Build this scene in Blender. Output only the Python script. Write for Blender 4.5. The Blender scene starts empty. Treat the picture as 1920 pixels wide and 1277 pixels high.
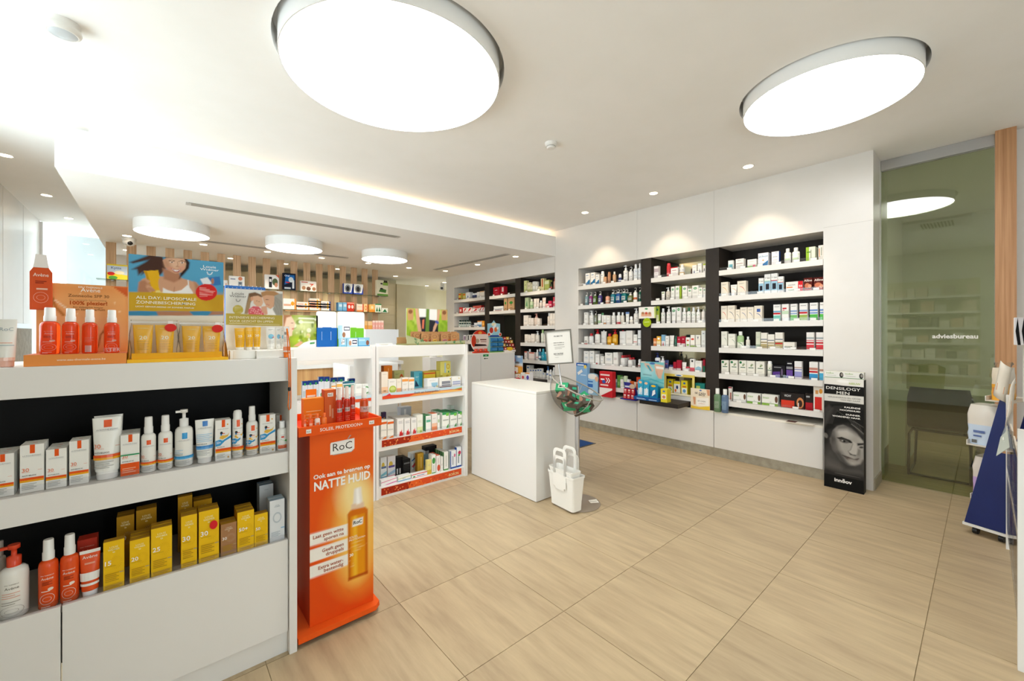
import bpy, math, random
import numpy as np
from mathutils import Vector, Matrix
random.seed(7)
SC = bpy.context.scene
COL = SC.collection

# ------------------------------------------------------------------ camera
F, CX, HY, EYE = 767.0, 960.0, 625.0, 1.4        # focal length and horizon in 1920x1277 pixels, eye height in metres
YAW = math.atan2(663.0, 767.0)
SN, CS = math.sin(YAW), math.cos(YAW)
cam = bpy.data.cameras.new('camera')
cam.sensor_width = 36.0
cam.lens = 36.0 * F / 1920.0
cam.shift_y = -(638.5 - HY) / 1920.0
cam.clip_start = 0.02
camo = bpy.data.objects.new('camera', cam)
camo.location = (0, 0, EYE)
camo.rotation_euler = (math.pi / 2, 0, -YAW)
COL.objects.link(camo)
SC.camera = camo

# ------------------------------------------------------------------ view, world, daylight
SC.view_settings.view_transform = 'Standard'
SC.view_settings.look = 'None'
SC.view_settings.gamma = 1.0
SC.view_settings.use_curve_mapping = False
SC.view_settings.exposure = 0.92
SC.cycles.use_denoising = True
SC.cycles.transparent_max_bounces = 40
WORLD_STRENGTH = 2.9
world = bpy.data.worlds.new('overcast_sky')
SC.world = world
world.use_nodes = True
bg = world.node_tree.nodes['Background']
bg.inputs['Color'].default_value = (0.85, 0.95, 1.0, 1)
bg.inputs['Strength'].default_value = WORLD_STRENGTH
LAMP_E, DOWN_E, SPOT_W, COVE_E = 6.2, 7.0, 12.0, 2.8

def portal(name, loc, rot, sx, sy):
    l = bpy.data.lights.new(name, 'AREA')
    l.shape = 'RECTANGLE'; l.size = sx; l.size_y = sy
    l.cycles.is_portal = True
    o = bpy.data.objects.new(name, l)
    o.location = loc; o.rotation_euler = rot
    COL.objects.link(o)
WX = -1.3                                        # left wall
portal('daylight_shopfront', (WX - .06, 3.6, 1.5), (0, -math.pi / 2, 0), 2.8, 3.0)
portal('added_window_daylight', (1.05, -1.68, 1.3), (math.pi / 2, 0, 0), 1.1, 2.2)  # portal for the added window behind the camera
portal('daylight_entrance', (WX - .06, -1.0, 1.4), (0, -math.pi / 2, 0), 2.8, 1.0)
portal('daylight_back_door', (-.94, 9.12, 1.5), (-math.pi / 2, 0, 0), .7, 3.0)

# ------------------------------------------------------------------ survey of the photograph: pixel -> point on a known plane
def ray(px, py):
    u = (px - CX) / F
    return SN + CS * u, CS - SN * u, (HY - py) / F
def atX(px, py, X):
    a, b, c = ray(px, py); t = X / a
    return X, b * t, EYE + c * t
def atY(px, py, Y):
    a, b, c = ray(px, py); t = Y / b
    return a * t, Y, EYE + c * t
def atZ(px, py, Z):
    a, b, c = ray(px, py); t = (Z - EYE) / c
    return a * t, b * t, Z

def lin(c):
    if isinstance(c, str):
        c = c.lstrip('#')
        if len(c) == 3: c = ''.join(k + k for k in c)
        c = tuple(int(c[i:i + 2], 16) / 255 for i in (0, 2, 4))
    return tuple(k / 12.92 if k <= .04045 else ((k + .055) / 1.055) ** 2.4 for k in c[:3])

# ------------------------------------------------------------------ materials
def mat(name, col=(.8, .8, .8), rough=.5, metal=0.0, spec=None, emit=None, es=0, trans=0, ior=1.45, alpha=None):
    m = bpy.data.materials.new(name); m.use_nodes = True
    b = m.node_tree.nodes['Principled BSDF']
    b.inputs['Base Color'].default_value = (*col, 1)
    b.inputs['Roughness'].default_value = rough
    b.inputs['Metallic'].default_value = metal
    b.inputs['IOR'].default_value = ior
    if spec is not None: b.inputs['Specular IOR Level'].default_value = spec
    if trans: b.inputs['Transmission Weight'].default_value = trans
    if emit:
        b.inputs['Emission Color'].default_value = (*emit, 1)
        b.inputs['Emission Strength'].default_value = es
    return m
def nd(m, t, **kw):
    n = m.node_tree.nodes.new(t)
    for k, v in kw.items():
        if k.startswith('i_'): n.inputs[k[2:].replace('_', ' ')].default_value = v
        else: setattr(n, k, v)
    return n
def lk(m, a, b): m.node_tree.links.new(a, b)
def attr_mat(name, rough, spec=.5, trans=0, coat=0):
    m = mat(name, rough=rough, spec=spec, trans=trans)
    a = nd(m, 'ShaderNodeAttribute', attribute_name='Col')
    b = m.node_tree.nodes['Principled BSDF']
    lk(m, a.outputs['Color'], b.inputs['Base Color'])
    if coat: b.inputs['Coat Weight'].default_value = coat
    return m
M = {}
M['print'] = attr_mat('printed_card', .55, .16)
M['gloss'] = attr_mat('moulded_plastic', .22)
M['lam'] = attr_mat('laminate', .32, .45)
M['clearcol'] = attr_mat('clear_coloured_plastic', .12, .5, .55)
M['metal'] = mat('brushed_steel', (.55, .55, .56), .35, 1)
M['chrome'] = mat('chrome', (.8, .8, .8), .12, 1)

def thin(name, tint, refl, rough=.03, r0=.045):
    """thin clear sheet: transparent, with a mirror part that grows towards grazing view on either face"""
    m = bpy.data.materials.new(name); m.use_nodes = True
    nt = m.node_tree; nt.nodes.clear()
    out = nd(m, 'ShaderNodeOutputMaterial')
    t = nd(m, 'ShaderNodeBsdfTransparent'); t.inputs['Color'].default_value = (*tint, 1)
    g = nd(m, 'ShaderNodeBsdfGlossy'); g.inputs['Roughness'].default_value = rough
    g.inputs['Color'].default_value = (refl, refl, refl, 1)
    mx = nd(m, 'ShaderNodeMixShader')
    lw = nd(m, 'ShaderNodeLayerWeight'); lw.inputs['Blend'].default_value = .5
    p = nd(m, 'ShaderNodeMath', operation='POWER'); p.inputs[1].default_value = 5
    k = nd(m, 'ShaderNodeMath', operation='MULTIPLY_ADD'); k.inputs[1].default_value = .85 - r0; k.inputs[2].default_value = r0
    lk(m, lw.outputs['Facing'], p.inputs[0]); lk(m, p.outputs[0], k.inputs[0]); lk(m, k.outputs[0], mx.inputs[0])
    lk(m, t.outputs[0], mx.inputs[1]); lk(m, g.outputs[0], mx.inputs[2]); lk(m, mx.outputs[0], out.inputs[0])
    return m
M['acrylic'] = thin('clear_acrylic', (.93, .93, .94), .7)
M['bowl'] = thin('bowl_acrylic', (.90, .885, .86), .45)
M['film'] = thin('clear_film', (.985, .985, .98), .35, .1)
M['window'] = thin('window_glass', (.96, .98, .98), 1)
M['tint'] = thin('green_tinted_glass', (.70, .75, .57), 1.0, .015, .09)
M['shelfglass'] = thin('shelf_glass', (.72, .80, .74), .8)
M['mirror'] = mat('bronze_green_mirror', (.46, .44, .31), .06, 1)
M['lamp'] = mat('lamp_diffuser', (.9, .9, .9), .5, emit=(1, 1, .99), es=LAMP_E)
M['down'] = mat('downlight_bulb', (.9, .9, .9), .5, emit=(1, .80, .55), es=DOWN_E)
M['cove'] = mat('led_strip', (.9, .9, .9), .5, emit=(1, .72, .46), es=COVE_E)

def noise_mix(m, c1, c2, scale, mapscale, lo=.35, hi=.65, detail=4, obj=False, bump=0, rnd=0):
    b = m.node_tree.nodes['Principled BSDF']
    tc = nd(m, 'ShaderNodeTexCoord')
    mp = nd(m, 'ShaderNodeMapping'); mp.inputs['Scale'].default_value = mapscale
    lk(m, tc.outputs['Object'], mp.inputs['Vector'])
    vec = mp.outputs['Vector']
    if rnd:
        oi = nd(m, 'ShaderNodeObjectInfo')
        ml = nd(m, 'ShaderNodeMath', operation='MULTIPLY'); ml.inputs[1].default_value = 37.0
        lk(m, oi.outputs['Random'], ml.inputs[0])
        ad = nd(m, 'ShaderNodeVectorMath', operation='ADD')
        lk(m, vec, ad.inputs[0]); lk(m, ml.outputs[0], ad.inputs[1]); vec = ad.outputs[0]
    n = nd(m, 'ShaderNodeTexNoise'); n.inputs['Scale'].default_value = scale; n.inputs['Detail'].default_value = detail
    n.inputs['Roughness'].default_value = .6
    lk(m, vec, n.inputs['Vector'])
    r = nd(m, 'ShaderNodeValToRGB')
    r.color_ramp.elements[0].position = lo; r.color_ramp.elements[0].color = (*c1, 1)
    r.color_ramp.elements[1].position = hi; r.color_ramp.elements[1].color = (*c2, 1)
    lk(m, n.outputs['Fac'], r.inputs['Fac'])
    res = r.outputs['Color']
    if rnd:
        hs = nd(m, 'ShaderNodeHueSaturation')
        mr = nd(m, 'ShaderNodeMapRange'); mr.inputs['To Min'].default_value = 1 - rnd; mr.inputs['To Max'].default_value = 1 + rnd
        lk(m, oi.outputs['Random'], mr.inputs['Value']); lk(m, mr.outputs[0], hs.inputs['Value'])
        lk(m, res, hs.inputs['Color']); res = hs.outputs['Color']
    lk(m, res, b.inputs['Base Color'])
    if bump:
        bp = nd(m, 'ShaderNodeBump'); bp.inputs['Strength'].default_value = bump; bp.inputs['Distance'].default_value = .002
        lk(m, n.outputs['Fac'], bp.inputs['Height']); lk(m, bp.outputs[0], b.inputs['Normal'])
    return m, res, b
M['wall'] = noise_mix(mat('white_wall_paint', rough=.55), lin('f1efec'), lin('f5f4f1'), 3, (1, 1, 1))[0]
M['ceil'] = noise_mix(mat('white_ceiling_paint', rough=.8), lin('f8f6f2'), lin('fbf9f6'), 2, (1, 1, 1))[0]
M['panel'] = noise_mix(mat('white_wall_panel', rough=.28), lin('e4e0da'), lin('e8e4df'), 2, (1, 1, 1))[0]
M['tile'] = noise_mix(mat('beige_stone_tile', rough=.42), lin('ac9677'), lin('c7b18d'), 2.2, (9, 1.1, 3), .3, .7, 7, bump=.06, rnd=.05)[0]
M['grout'] = noise_mix(mat('grout', rough=.9), lin('9c8865'), lin('a69270'), 20, (1, 1, 1))[0]
M['plinth'] = noise_mix(mat('grey_stone_plinth', rough=.6), lin('948d7c'), lin('a9a290'), 14, (1, 1, 1))[0]
M['slat'] = noise_mix(mat('striped_wood_veneer', rough=.5), lin('c49c76'), lin('e2c09a'), 3.0, (22, 22, .5), .35, .65, 5, rnd=.06)[0]
M['woodpost'] = noise_mix(mat('larch_post', rough=.45), lin('a8764c'), lin('cf9f74'), 2.0, (14, 26, .55), .3, .7, 5)[0]
M['woodfront'] = noise_mix(mat('oak_front', rough=.5), lin('b98550'), lin('d3a56d'), 2.0, (16, 16, .8), .3, .7, 4)[0]
M['khaki'] = noise_mix(mat('khaki_laminate', rough=.4), lin('cdc4a4'), lin('d3cbac'), 2, (1, 1, 1))[0]
M['dark'] = noise_mix(mat('dark_brown_laminate', rough=.5, spec=.25), lin('302a26'), lin('342e29'), 4, (1, 1, 1))[0]
M['black'] = noise_mix(mat('black_laminate', rough=.5, spec=.2), lin('0b0b0b'), lin('0e0d0d'), 4, (1, 1, 1))[0]
M['mat'] = noise_mix(mat('blue_mat', rough=.95), lin('12386f'), lin('1c4c8c'), 120, (1, 1, 1))[0]
M['leaf'] = noise_mix(mat('leaf', rough=.5), lin('23401c'), lin('4b6d31'), 12, (1, 1, 1))[0]
M['bluepanel'] = noise_mix(mat('navy_card', rough=.4), lin('0a1f5e'), lin('0b2366'), 4, (1, 1, 1))[0]

# ------------------------------------------------------------------ mesh builder
class MB:
    def __init__(s): s.v = []; s.f = []; s.c = []; s.sm = []
    def face(s, pts, col, smooth=False):
        n = len(s.v); s.v.extend(tuple(p) for p in pts); s.f.append(tuple(range(n, n + len(pts)))); s.c.append(lin(col)); s.sm.append(smooth)
    def box(s, x0, y0, z0, x1, y1, z1, col, top=None, side=None):
        P = [(x, y, z) for z in (z0, z1) for y in (y0, y1) for x in (x0, x1)]
        n = len(s.v); s.v.extend(P)
        for k, q in enumerate(((0, 1, 5, 4), (1, 3, 7, 5), (3, 2, 6, 7), (2, 0, 4, 6), (4, 5, 7, 6), (2, 3, 1, 0))):
            s.f.append(tuple(n + i for i in q))
            s.c.append(lin((top or col) if k == 4 else (side or col) if k in (1, 2, 3) else col)); s.sm.append(False)
    def grid(s, rows, col, closed=True, smooth=True):
        n = len(s.v); w = len(rows[0]); c = lin(col) if not isinstance(col, list) else None
        for r in rows: s.v.extend(tuple(p) for p in r)
        for i in range(len(rows) - 1):
            for j in range(w if closed else w - 1):
                k = (j + 1) % w
                s.f.append((n + i * w + j, n + i * w + k, n + (i + 1) * w + k, n + (i + 1) * w + j))
                s.c.append(c or lin(col[i])); s.sm.append(smooth)
    def lathe(s, prof, col, seg=16, sx=1, sy=1, cx=0, cy=0, smooth=True, cap=True):
        rows = [[(cx + r * sx * math.cos(2 * math.pi * j / seg), cy + r * sy * math.sin(2 * math.pi * j / seg), z) for j in range(seg)] for r, z in prof]
        s.grid(rows, col, True, smooth)
        if cap:
            c0 = col if not isinstance(col, list) else col[0]; c1 = col if not isinstance(col, list) else col[-1]
            if prof[0][0] > 1e-4: s.face(rows[0][::-1], c0)
            if prof[-1][0] > 1e-4: s.face(rows[-1], c1)
    def tube(s, pts, r, col, seg=8, closed=False):
        pts = [Vector(p) for p in pts]; rows = []; up = None; n = len(pts)
        for i, p in enumerate(pts):
            a = pts[(i - 1) % n] if closed or i else p; b = pts[(i + 1) % n] if closed or i < n - 1 else p
            t = (b - a).normalized()
            if up is None:
                up = Vector((0, 0, 1)) if abs(t.z) < .9 else Vector((1, 0, 0))
            x = t.cross(up).normalized(); y = x.cross(t).normalized(); up = y
            rr = r[i] if isinstance(r, (list, tuple)) else r
            rows.append([p + (x * math.cos(2 * math.pi * j / seg) + y * math.sin(2 * math.pi * j / seg)) * rr for j in range(seg)])
        if closed: rows.append(rows[0])
        s.grid(rows, col)
        if not closed: s.face(rows[0], col); s.face(rows[-1][::-1], col)
    def prism(s, poly, y0, y1, col, side=None):
        """poly in (x, z); extruded along y from y0 (front) to y1"""
        s.face([(x, y0, z) for x, z in poly], col)
        s.face([(x, y1, z) for x, z in poly][::-1], side or col)
        for i in range(len(poly)):
            a, b = poly[i], poly[(i + 1) % len(poly)]
            s.face([(a[0], y0, a[1]), (a[0], y1, a[1]), (b[0], y1, b[1]), (b[0], y0, b[1])], side or col)
    def xf(s, m):
        s.v = [tuple(m @ Vector(p)) for p in s.v]; return s
    def mesh(s, name, m):
        me = bpy.data.meshes.new(name)
        me.from_pydata(s.v, [], s.f)
        me.polygons.foreach_set('use_smooth', s.sm)
        at = me.color_attributes.new('Col', 'FLOAT_COLOR', 'CORNER')
        tot = np.array([len(f) for f in s.f])
        cc = np.ones((len(s.f), 4), 'f'); cc[:, :3] = np.array(s.c, 'f')
        at.data.foreach_set('color', np.repeat(cc, tot, 0).ravel())
        for k in (m if isinstance(m, list) else [m]): me.materials.append(M[k] if isinstance(k, str) else k)
        me.update()
        return me
    def build(s, name, m, parent=None, loc=None, rz=0):
        return link(name, s.mesh(name, m), parent, loc, rz)
def link(name, me, parent=None, loc=None, rz=0):
    o = bpy.data.objects.new(name, me)
    COL.objects.link(o)
    if parent: o.parent = parent
    if loc is not None: o.location = loc
    if rz: o.rotation_euler = (0, 0, rz)
    return o
SEEN = {}
def tag(o, label, cat, group=None):
    SEEN.setdefault(label, []).append(o.name)
    o['label'] = label; o['category'] = cat
    if group: o['group'] = group
    return o
def thing(name, label, cat, loc=(0, 0, 0), rz=0, group=None):
    return tag(link(name, None, None, loc, rz), label, cat, group)
def struct(o):
    o['kind'] = 'structure'; return o
def dup(root, loc, rz=None, label=None, group=None):
    r = root.copy(); COL.objects.link(r); r.location = loc
    if rz is not None: r.rotation_euler = (0, 0, rz)
    if label: r['label'] = label; SEEN.setdefault(label, []).append(r.name)
    if group: r['group'] = group
    for ch in list(root.children):
        c = ch.copy(); COL.objects.link(c); c.parent = r
        for g in ch.children:
            d = g.copy(); COL.objects.link(d); d.parent = c
    return r
def bx(name, m, x0, y0, z0, x1, y1, z1, parent=None, col='f2f0ed', bev=0):
    """an axis-aligned board in world coordinates (origin at its own base centre)"""
    mb = MB(); cx, cy = (x0 + x1) / 2, (y0 + y1) / 2
    mb.box(x0 - cx, y0 - cy, 0, x1 - cx, y1 - cy, z1 - z0, col)
    loc = Vector((cx, cy, z0))
    if parent: loc = parent.matrix_basis.inverted() @ loc
    o = mb.build(name, m, parent, loc)
    if bev:
        md = o.modifiers.new('edge', 'BEVEL'); md.width = bev; md.segments = 2
    return o

# ------------------------------------------------------------------ lettering
TXT = {}
def textmesh(s, bold=0.0):
    k = (s, bold)
    if k not in TXT:
        cu = bpy.data.curves.new('t', 'FONT'); cu.body = s; cu.resolution_u = 2; cu.offset = bold
        cu.fill_mode = 'FRONT'
        o = bpy.data.objects.new('t', cu); COL.objects.link(o)
        dg = bpy.context.evaluated_depsgraph_get()
        me = o.evaluated_get(dg).to_mesh()
        v = np.array([p.co[:2] for p in me.vertices]).reshape(-1, 2)
        f = [tuple(p.vertices) for p in me.polygons]
        o.evaluated_get(dg).to_mesh_clear()
        bpy.data.objects.remove(o); bpy.data.curves.remove(cu)
        x0 = v[:, 0].min() if len(v) else 0; x1 = v[:, 0].max() if len(v) else 1
        v = v - [x0, 0]
        TXT[k] = (v / .69, f, (x1 - x0) / .69)          # unit = cap height
    return TXT[k]

# ------------------------------------------------------------------ flat print on products
def put(mb, els, mp, W, H, curved=False):
    """els in fractions of the face; mp(u, v, layer) -> point; W, H the face in metres"""
    for k, e in enumerate(els):
        t = e[0]; L = k + 1
        if t == 'b': e = ('r', 0, e[1], 1, e[2], e[3]); t = 'r'
        if t == 'r':
            _, a, b, c, d, col = e; n = 6 if curved else 1
            for i in range(n):
                u0 = a + (c - a) * i / n; u1 = a + (c - a) * (i + 1) / n
                mb.face([mp(u0, b, L), mp(u1, b, L), mp(u1, d, L), mp(u0, d, L)], col)
        elif t == 'e':
            _, cx, cy, rx, ry, col = e
            mb.face([mp(cx + rx * math.cos(q * math.pi / 8), cy + ry * math.sin(q * math.pi / 8), L) for q in range(16)], col)
        elif t == 'o':                                   # ring
            _, cx, cy, rx, ry, col, wd = e
            for q in range(16):
                a, b = q * math.pi / 8, (q + 1) * math.pi / 8
                mb.face([mp(cx + rx * math.cos(a), cy + ry * math.sin(a), L), mp(cx + rx * math.cos(b), cy + ry * math.sin(b), L),
                         mp(cx + rx * (1 - wd) * math.cos(b), cy + ry * (1 - wd) * math.sin(b), L), mp(cx + rx * (1 - wd) * math.cos(a), cy + ry * (1 - wd) * math.sin(a), L)], col)
        elif t == 'p':
            mb.face([mp(x, y, L) for x, y in e[1]], e[2])
        elif t == 's':                                   # swoosh: a curved stroke through three points
            _, p0, p1, p2, wd, col = e; n = 7
            q = [((1 - s) ** 2 * p0[0] + 2 * s * (1 - s) * p1[0] + s * s * p2[0], (1 - s) ** 2 * p0[1] + 2 * s * (1 - s) * p1[1] + s * s * p2[1]) for s in [i / n for i in range(n + 1)]]
            for i in range(n):
                w0 = wd * math.sin(math.pi * (.12 + .76 * i / n)); w1 = wd * math.sin(math.pi * (.12 + .76 * (i + 1) / n))
                mb.face([mp(q[i][0], q[i][1] - w0, L), mp(q[i + 1][0], q[i + 1][1] - w1, L), mp(q[i + 1][0], q[i + 1][1] + w1, L), mp(q[i][0], q[i][1] + w0, L)], col)
        elif t == 't':                                   # ('t', text, x, y, height, colour, align, max width)
            s, x, y, h, col = e[1:6]; al = e[6] if len(e) > 6 else 'c'; mw = e[7] if len(e) > 7 else .92
            v, f, w = textmesh(s, .012)
            hh = h * H; ww = w * hh / W; sq = min(1, mw / ww)
            x0 = x - (ww * sq / 2 if al == 'c' else ww * sq if al == 'r' else 0)
            for q in f:
                mb.face([mp(x0 + v[i][0] * hh / W * sq, y + v[i][1] * h, L) for i in q], col)

def A(body, *els, side=None, top=None, cap='ffffff', m=None): return dict(body=body, els=els, side=side, top=top, cap=cap, m=m)

EPS = .00025
def make(kind, w, h, d, a):
    """returns (root mesh, [(part name, mesh)])"""
    mb = MB(); parts = []; body = a['body']; cap = a['cap']; mk = a['m'] or 'gloss'
    if kind in ('carton', 'pack'):
        mb.box(-w / 2, -d / 2, 0, w / 2, d / 2, h, body, a['top'], a['side'])
        put(mb, a['els'], lambda u, v, L: (-w / 2 + u * w, -d / 2 - EPS * L, v * h), w, h)
        return mb.mesh(kind, a['m'] or 'print'), parts
    rx, ry = w / 2, d / 2; sy = ry / rx
    def cyl(z0, z1):
        def mp(u, v, L):
            t = (u - .5) * 2.7; k = 1 + (.0004 + EPS * L) / rx
            return (rx * k * math.sin(t), -ry * k * math.cos(t), z0 + v * (z1 - z0))
        return mp
    if kind in ('bottle', 'pump_bottle', 'spray_bottle', 'hook_bottle', 'roll_on'):
        zb = {'bottle': .76, 'pump_bottle': .70, 'spray_bottle': .70, 'hook_bottle': .70, 'roll_on': .55}[kind] * h
        sh = min(.1 * h, rx * .8); nr = rx * .45
        mb.lathe([(rx * .9, 0), (rx, .012 * h + .001), (rx, zb - sh), (rx * .93, zb - sh * .45), (rx * .72, zb - sh * .12), (nr, zb), (nr, zb + .01 * h)], body, 18, 1, sy)
        put(mb, a['els'], cyl(0, zb - sh), rx * 2.7, zb - sh, True)
        c = MB()
        if kind == 'bottle':
            cr = rx * .55; c.lathe([(cr, zb + .002), (cr, h * .985), (cr * .9, h)], cap, 12); pn = 'cap'
        elif kind == 'roll_on':
            c.lathe([(rx * .8, zb + .001), (rx * .85, h * .85), (rx * .55, h)], cap, 12, 1, sy); pn = 'cap'
        elif kind == 'pump_bottle':
            cr = rx * .5; z1 = zb + (h - zb) * .45
            c.lathe([(cr, zb + .001), (cr, z1), (cr * .4, z1 + .003), (cr * .4, h * .94), (cr * .85, h * .945), (cr * .85, h)], cap, 12, cap=True)
            c.box(-rx * .9, -rx * .16, h * .95, 0, rx * .16, h * .985, cap); pn = 'pump'
        elif kind == 'spray_bottle':
            cr = rx * .62; z1 = zb + (h - zb) * .38
            c.lathe([(cr, zb + .001), (cr, z1), (cr * .9, z1 + .002), (cr * .86, h * .985), (cr * .78, h)], cap, 16); pn = 'spray_head'
        else:
            cr = rx * .5; z1 = zb + (h - zb) * .35
            c.lathe([(cr, zb + .001), (cr, z1)], cap, 10)
            R = (h - z1) / 2 * .96
            c.tube([(R * .8 * math.cos(q), 0, z1 + R + R * math.sin(q)) for q in [math.pi * (-.5 + i * .17) for i in range(9)]], max(.0016, rx * .11), cap, 6); pn = 'hook'
        parts.append((pn, c.mesh(pn, 'gloss')))
    elif kind == 'spray_can':
        zb = .80 * h
        mb.lathe([(rx * .92, 0), (rx, .008 * h + .001), (rx, zb), (rx * .86, zb + .02 * h)], body, 18, 1, sy)
        put(mb, a['els'], cyl(0, zb), rx * 2.7, zb, True)
        c = MB(); c.lathe([(rx * .84, zb + .02 * h), (rx * .84, h * .93), (rx * .7, h * .985), (rx * .3, h)], cap, 14, 1, sy)
        parts.append(('cap', c.mesh('cap', 'gloss')))
    elif kind == 'jar':
        zb = .62 * h
        mb.lathe([(rx * .95, 0), (rx, .03 * h), (rx, zb)], body, 18, 1, sy)
        put(mb, a['els'], cyl(0, zb), rx * 2.7, zb, True)
        c = MB(); c.lathe([(rx, zb + .0005), (rx, h * .95), (rx * .93, h)], cap, 18, 1, sy)
        parts.append(('lid', c.mesh('lid', 'gloss')))
    elif kind == 'tube':
        zc = .13 * h; N = 18; rows = []
        rc = rx * .72
        def sec(v):
            q = v ** 1.3
            return rx * (.82 + .18 * v), max(.0012, ry * (1 - q))
        for i in range(8):
            v = i / 7; a_, b_ = sec(v)
            rows.append([(a_ * math.cos(2 * math.pi * j / N), b_ * math.sin(2 * math.pi * j / N), zc + v * (h - zc)) for j in range(N)])
        mb.grid(rows, body); mb.face(rows[0][::-1], body); mb.face(rows[-1], body)
        def mp(u, v, L):
            a_, b_ = sec(max(0, min(1, v))); t = (u - .5) * 2.6; k = .0005 + EPS * L
            return ((a_ + k) * math.sin(t), -(b_ + k) * math.cos(t) - k, zc + v * (h - zc))
        put(mb, a['els'], mp, rx * 2, h - zc, True)
        c = MB(); c.lathe([(rc, 0), (rc * 1.03, zc * .5), (rc * 1.03, zc - .0005)], cap, 14, 1, min(1, ry / rc * .95))
        parts.append(('cap', c.mesh('cap', 'gloss')))
    elif kind == 'pouch':
        N = 14; rows = []
        for i in range(7):
            v = i / 6; b_ = max(.002, ry * math.sin(math.pi * (.12 + .85 * v)))
            a_ = rx * (1 - .08 * math.sin(math.pi * v))
            rows.append([(a_ * math.cos(2 * math.pi * j / N), b_ * math.sin(2 * math.pi * j / N), v * h * .93) for j in range(N)])
        mb.grid(rows, body); mb.face(rows[0][::-1], body); mb.face(rows[-1], body)
        put(mb, [e for e in a['els']], lambda u, v, L: (-rx + u * w, -ry * math.sin(math.pi * (.12 + .85 * v)) * math.sqrt(max(.05, 1 - (2 * u - 1) ** 2)) - .001 - EPS * L, v * h * .93), w, h, True)
        c = MB(); c.lathe([(rx * .2, h * .93), (rx * .2, h)], cap, 10)
        parts.append(('cap', c.mesh('cap', 'gloss')))
    return mb.mesh(kind, mk), parts

NAMES = {'pack': 'pack'}
CAT = {'carton': 'box', 'pack': 'pack', 'bottle': 'bottle', 'pump_bottle': 'bottle', 'spray_bottle': 'bottle', 'hook_bottle': 'bottle',
       'roll_on': 'deodorant', 'spray_can': 'spray can', 'jar': 'jar', 'tube': 'tube', 'pouch': 'pouch'}
KINDS = dict(c='carton', b='bottle', p='pump_bottle', s='spray_bottle', h='hook_bottle', a='spray_can', j='jar', t='tube', u='pouch', r='roll_on', k='pack')
ORD = ['first', 'second', 'third', 'fourth', 'fifth', 'sixth', 'seventh', 'eighth', 'ninth', 'tenth', 'eleventh', 'twelfth', 'thirteenth',
       'fourteenth', 'fifteenth', 'sixteenth', 'seventeenth', 'eighteenth', 'nineteenth', 'twentieth', 'twenty-first', 'twenty-second', 'twenty-third', 'twenty-fourth']
NPROD = [0]
BOX = ['carton']
def product(kind, w, h, d, a, loc, rz, label, group):
    me, parts = make(kind, w, h, d, a)
    o = link(BOX[0] if kind == 'carton' else kind, me, None, loc, rz)
    for pn, pm in parts: link(pn, pm, o)
    tag(o, label, CAT[kind], group); NPROD[0] += 1
    return o

def row(axis, plane, z, zoom, phrase, group, items, inset=.03, jit=0):
    """items: (kind, left px, right px, top px, art, look, options) in a zoomed view (ox, oy, scale) of the photograph"""
    ox, oy, sc = zoom
    order = sorted(range(len(items)), key=lambda i: items[i][1] + items[i][2])
    for n, i in enumerate(order):
        it = items[i]; k, x0, x1, yt, a, look = it[:6]; op = it[6] if len(it) > 6 else {}
        kind = KINDS[k]
        pl = plane + inset + op.get('back', 0)
        X0, X1, Y = ox + x0 / sc, ox + x1 / sc, oy + yt / sc
        at = atX if axis == 'X' else atY
        p0, p1, pm = at(X0, Y, pl), at(X1, Y, pl), at((X0 + X1) / 2, Y, pl)
        w = abs(p1[1] - p0[1]) if axis == 'X' else abs(p1[0] - p0[0])
        zz = z + op.get('dz', 0)
        h = max(.012, pm[2] - zz)
        if kind in ('carton', 'pack'): w *= .97; d = op.get('d', min(max(.03, w * .75), .075))
        elif kind == 'tube': w *= .97; d = op.get('d', min(.045, w * .62))
        elif kind == 'pouch': w *= .96; d = op.get('d', .06)
        else: w *= .95; d = op.get('d', min(w, .065))
        if axis == 'X': loc = (pl + d / 2, (p0[1] + p1[1]) / 2, zz); rz = -math.pi / 2
        else: loc = ((p0[0] + p1[0]) / 2, pl + d / 2, zz); rz = 0
        rz += op.get('rz', 0)
        pos = '%s from left on %s' % (ORD[n], phrase)
        o = product(kind, w, h, d, a, loc, rz, '%s, %s' % (look, pos), group)
        for q in range(1, op.get('n', 1)):
            off = q * (d + .004)
            l2 = (loc[0] + (off if axis == 'X' else 0), loc[1] + (off if axis == 'Y' else 0), loc[2])
            dup(o, l2, rz, '%s, %s behind, %s' % (look, ORD[q - 1], pos), group); NPROD[0] += 1

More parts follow.
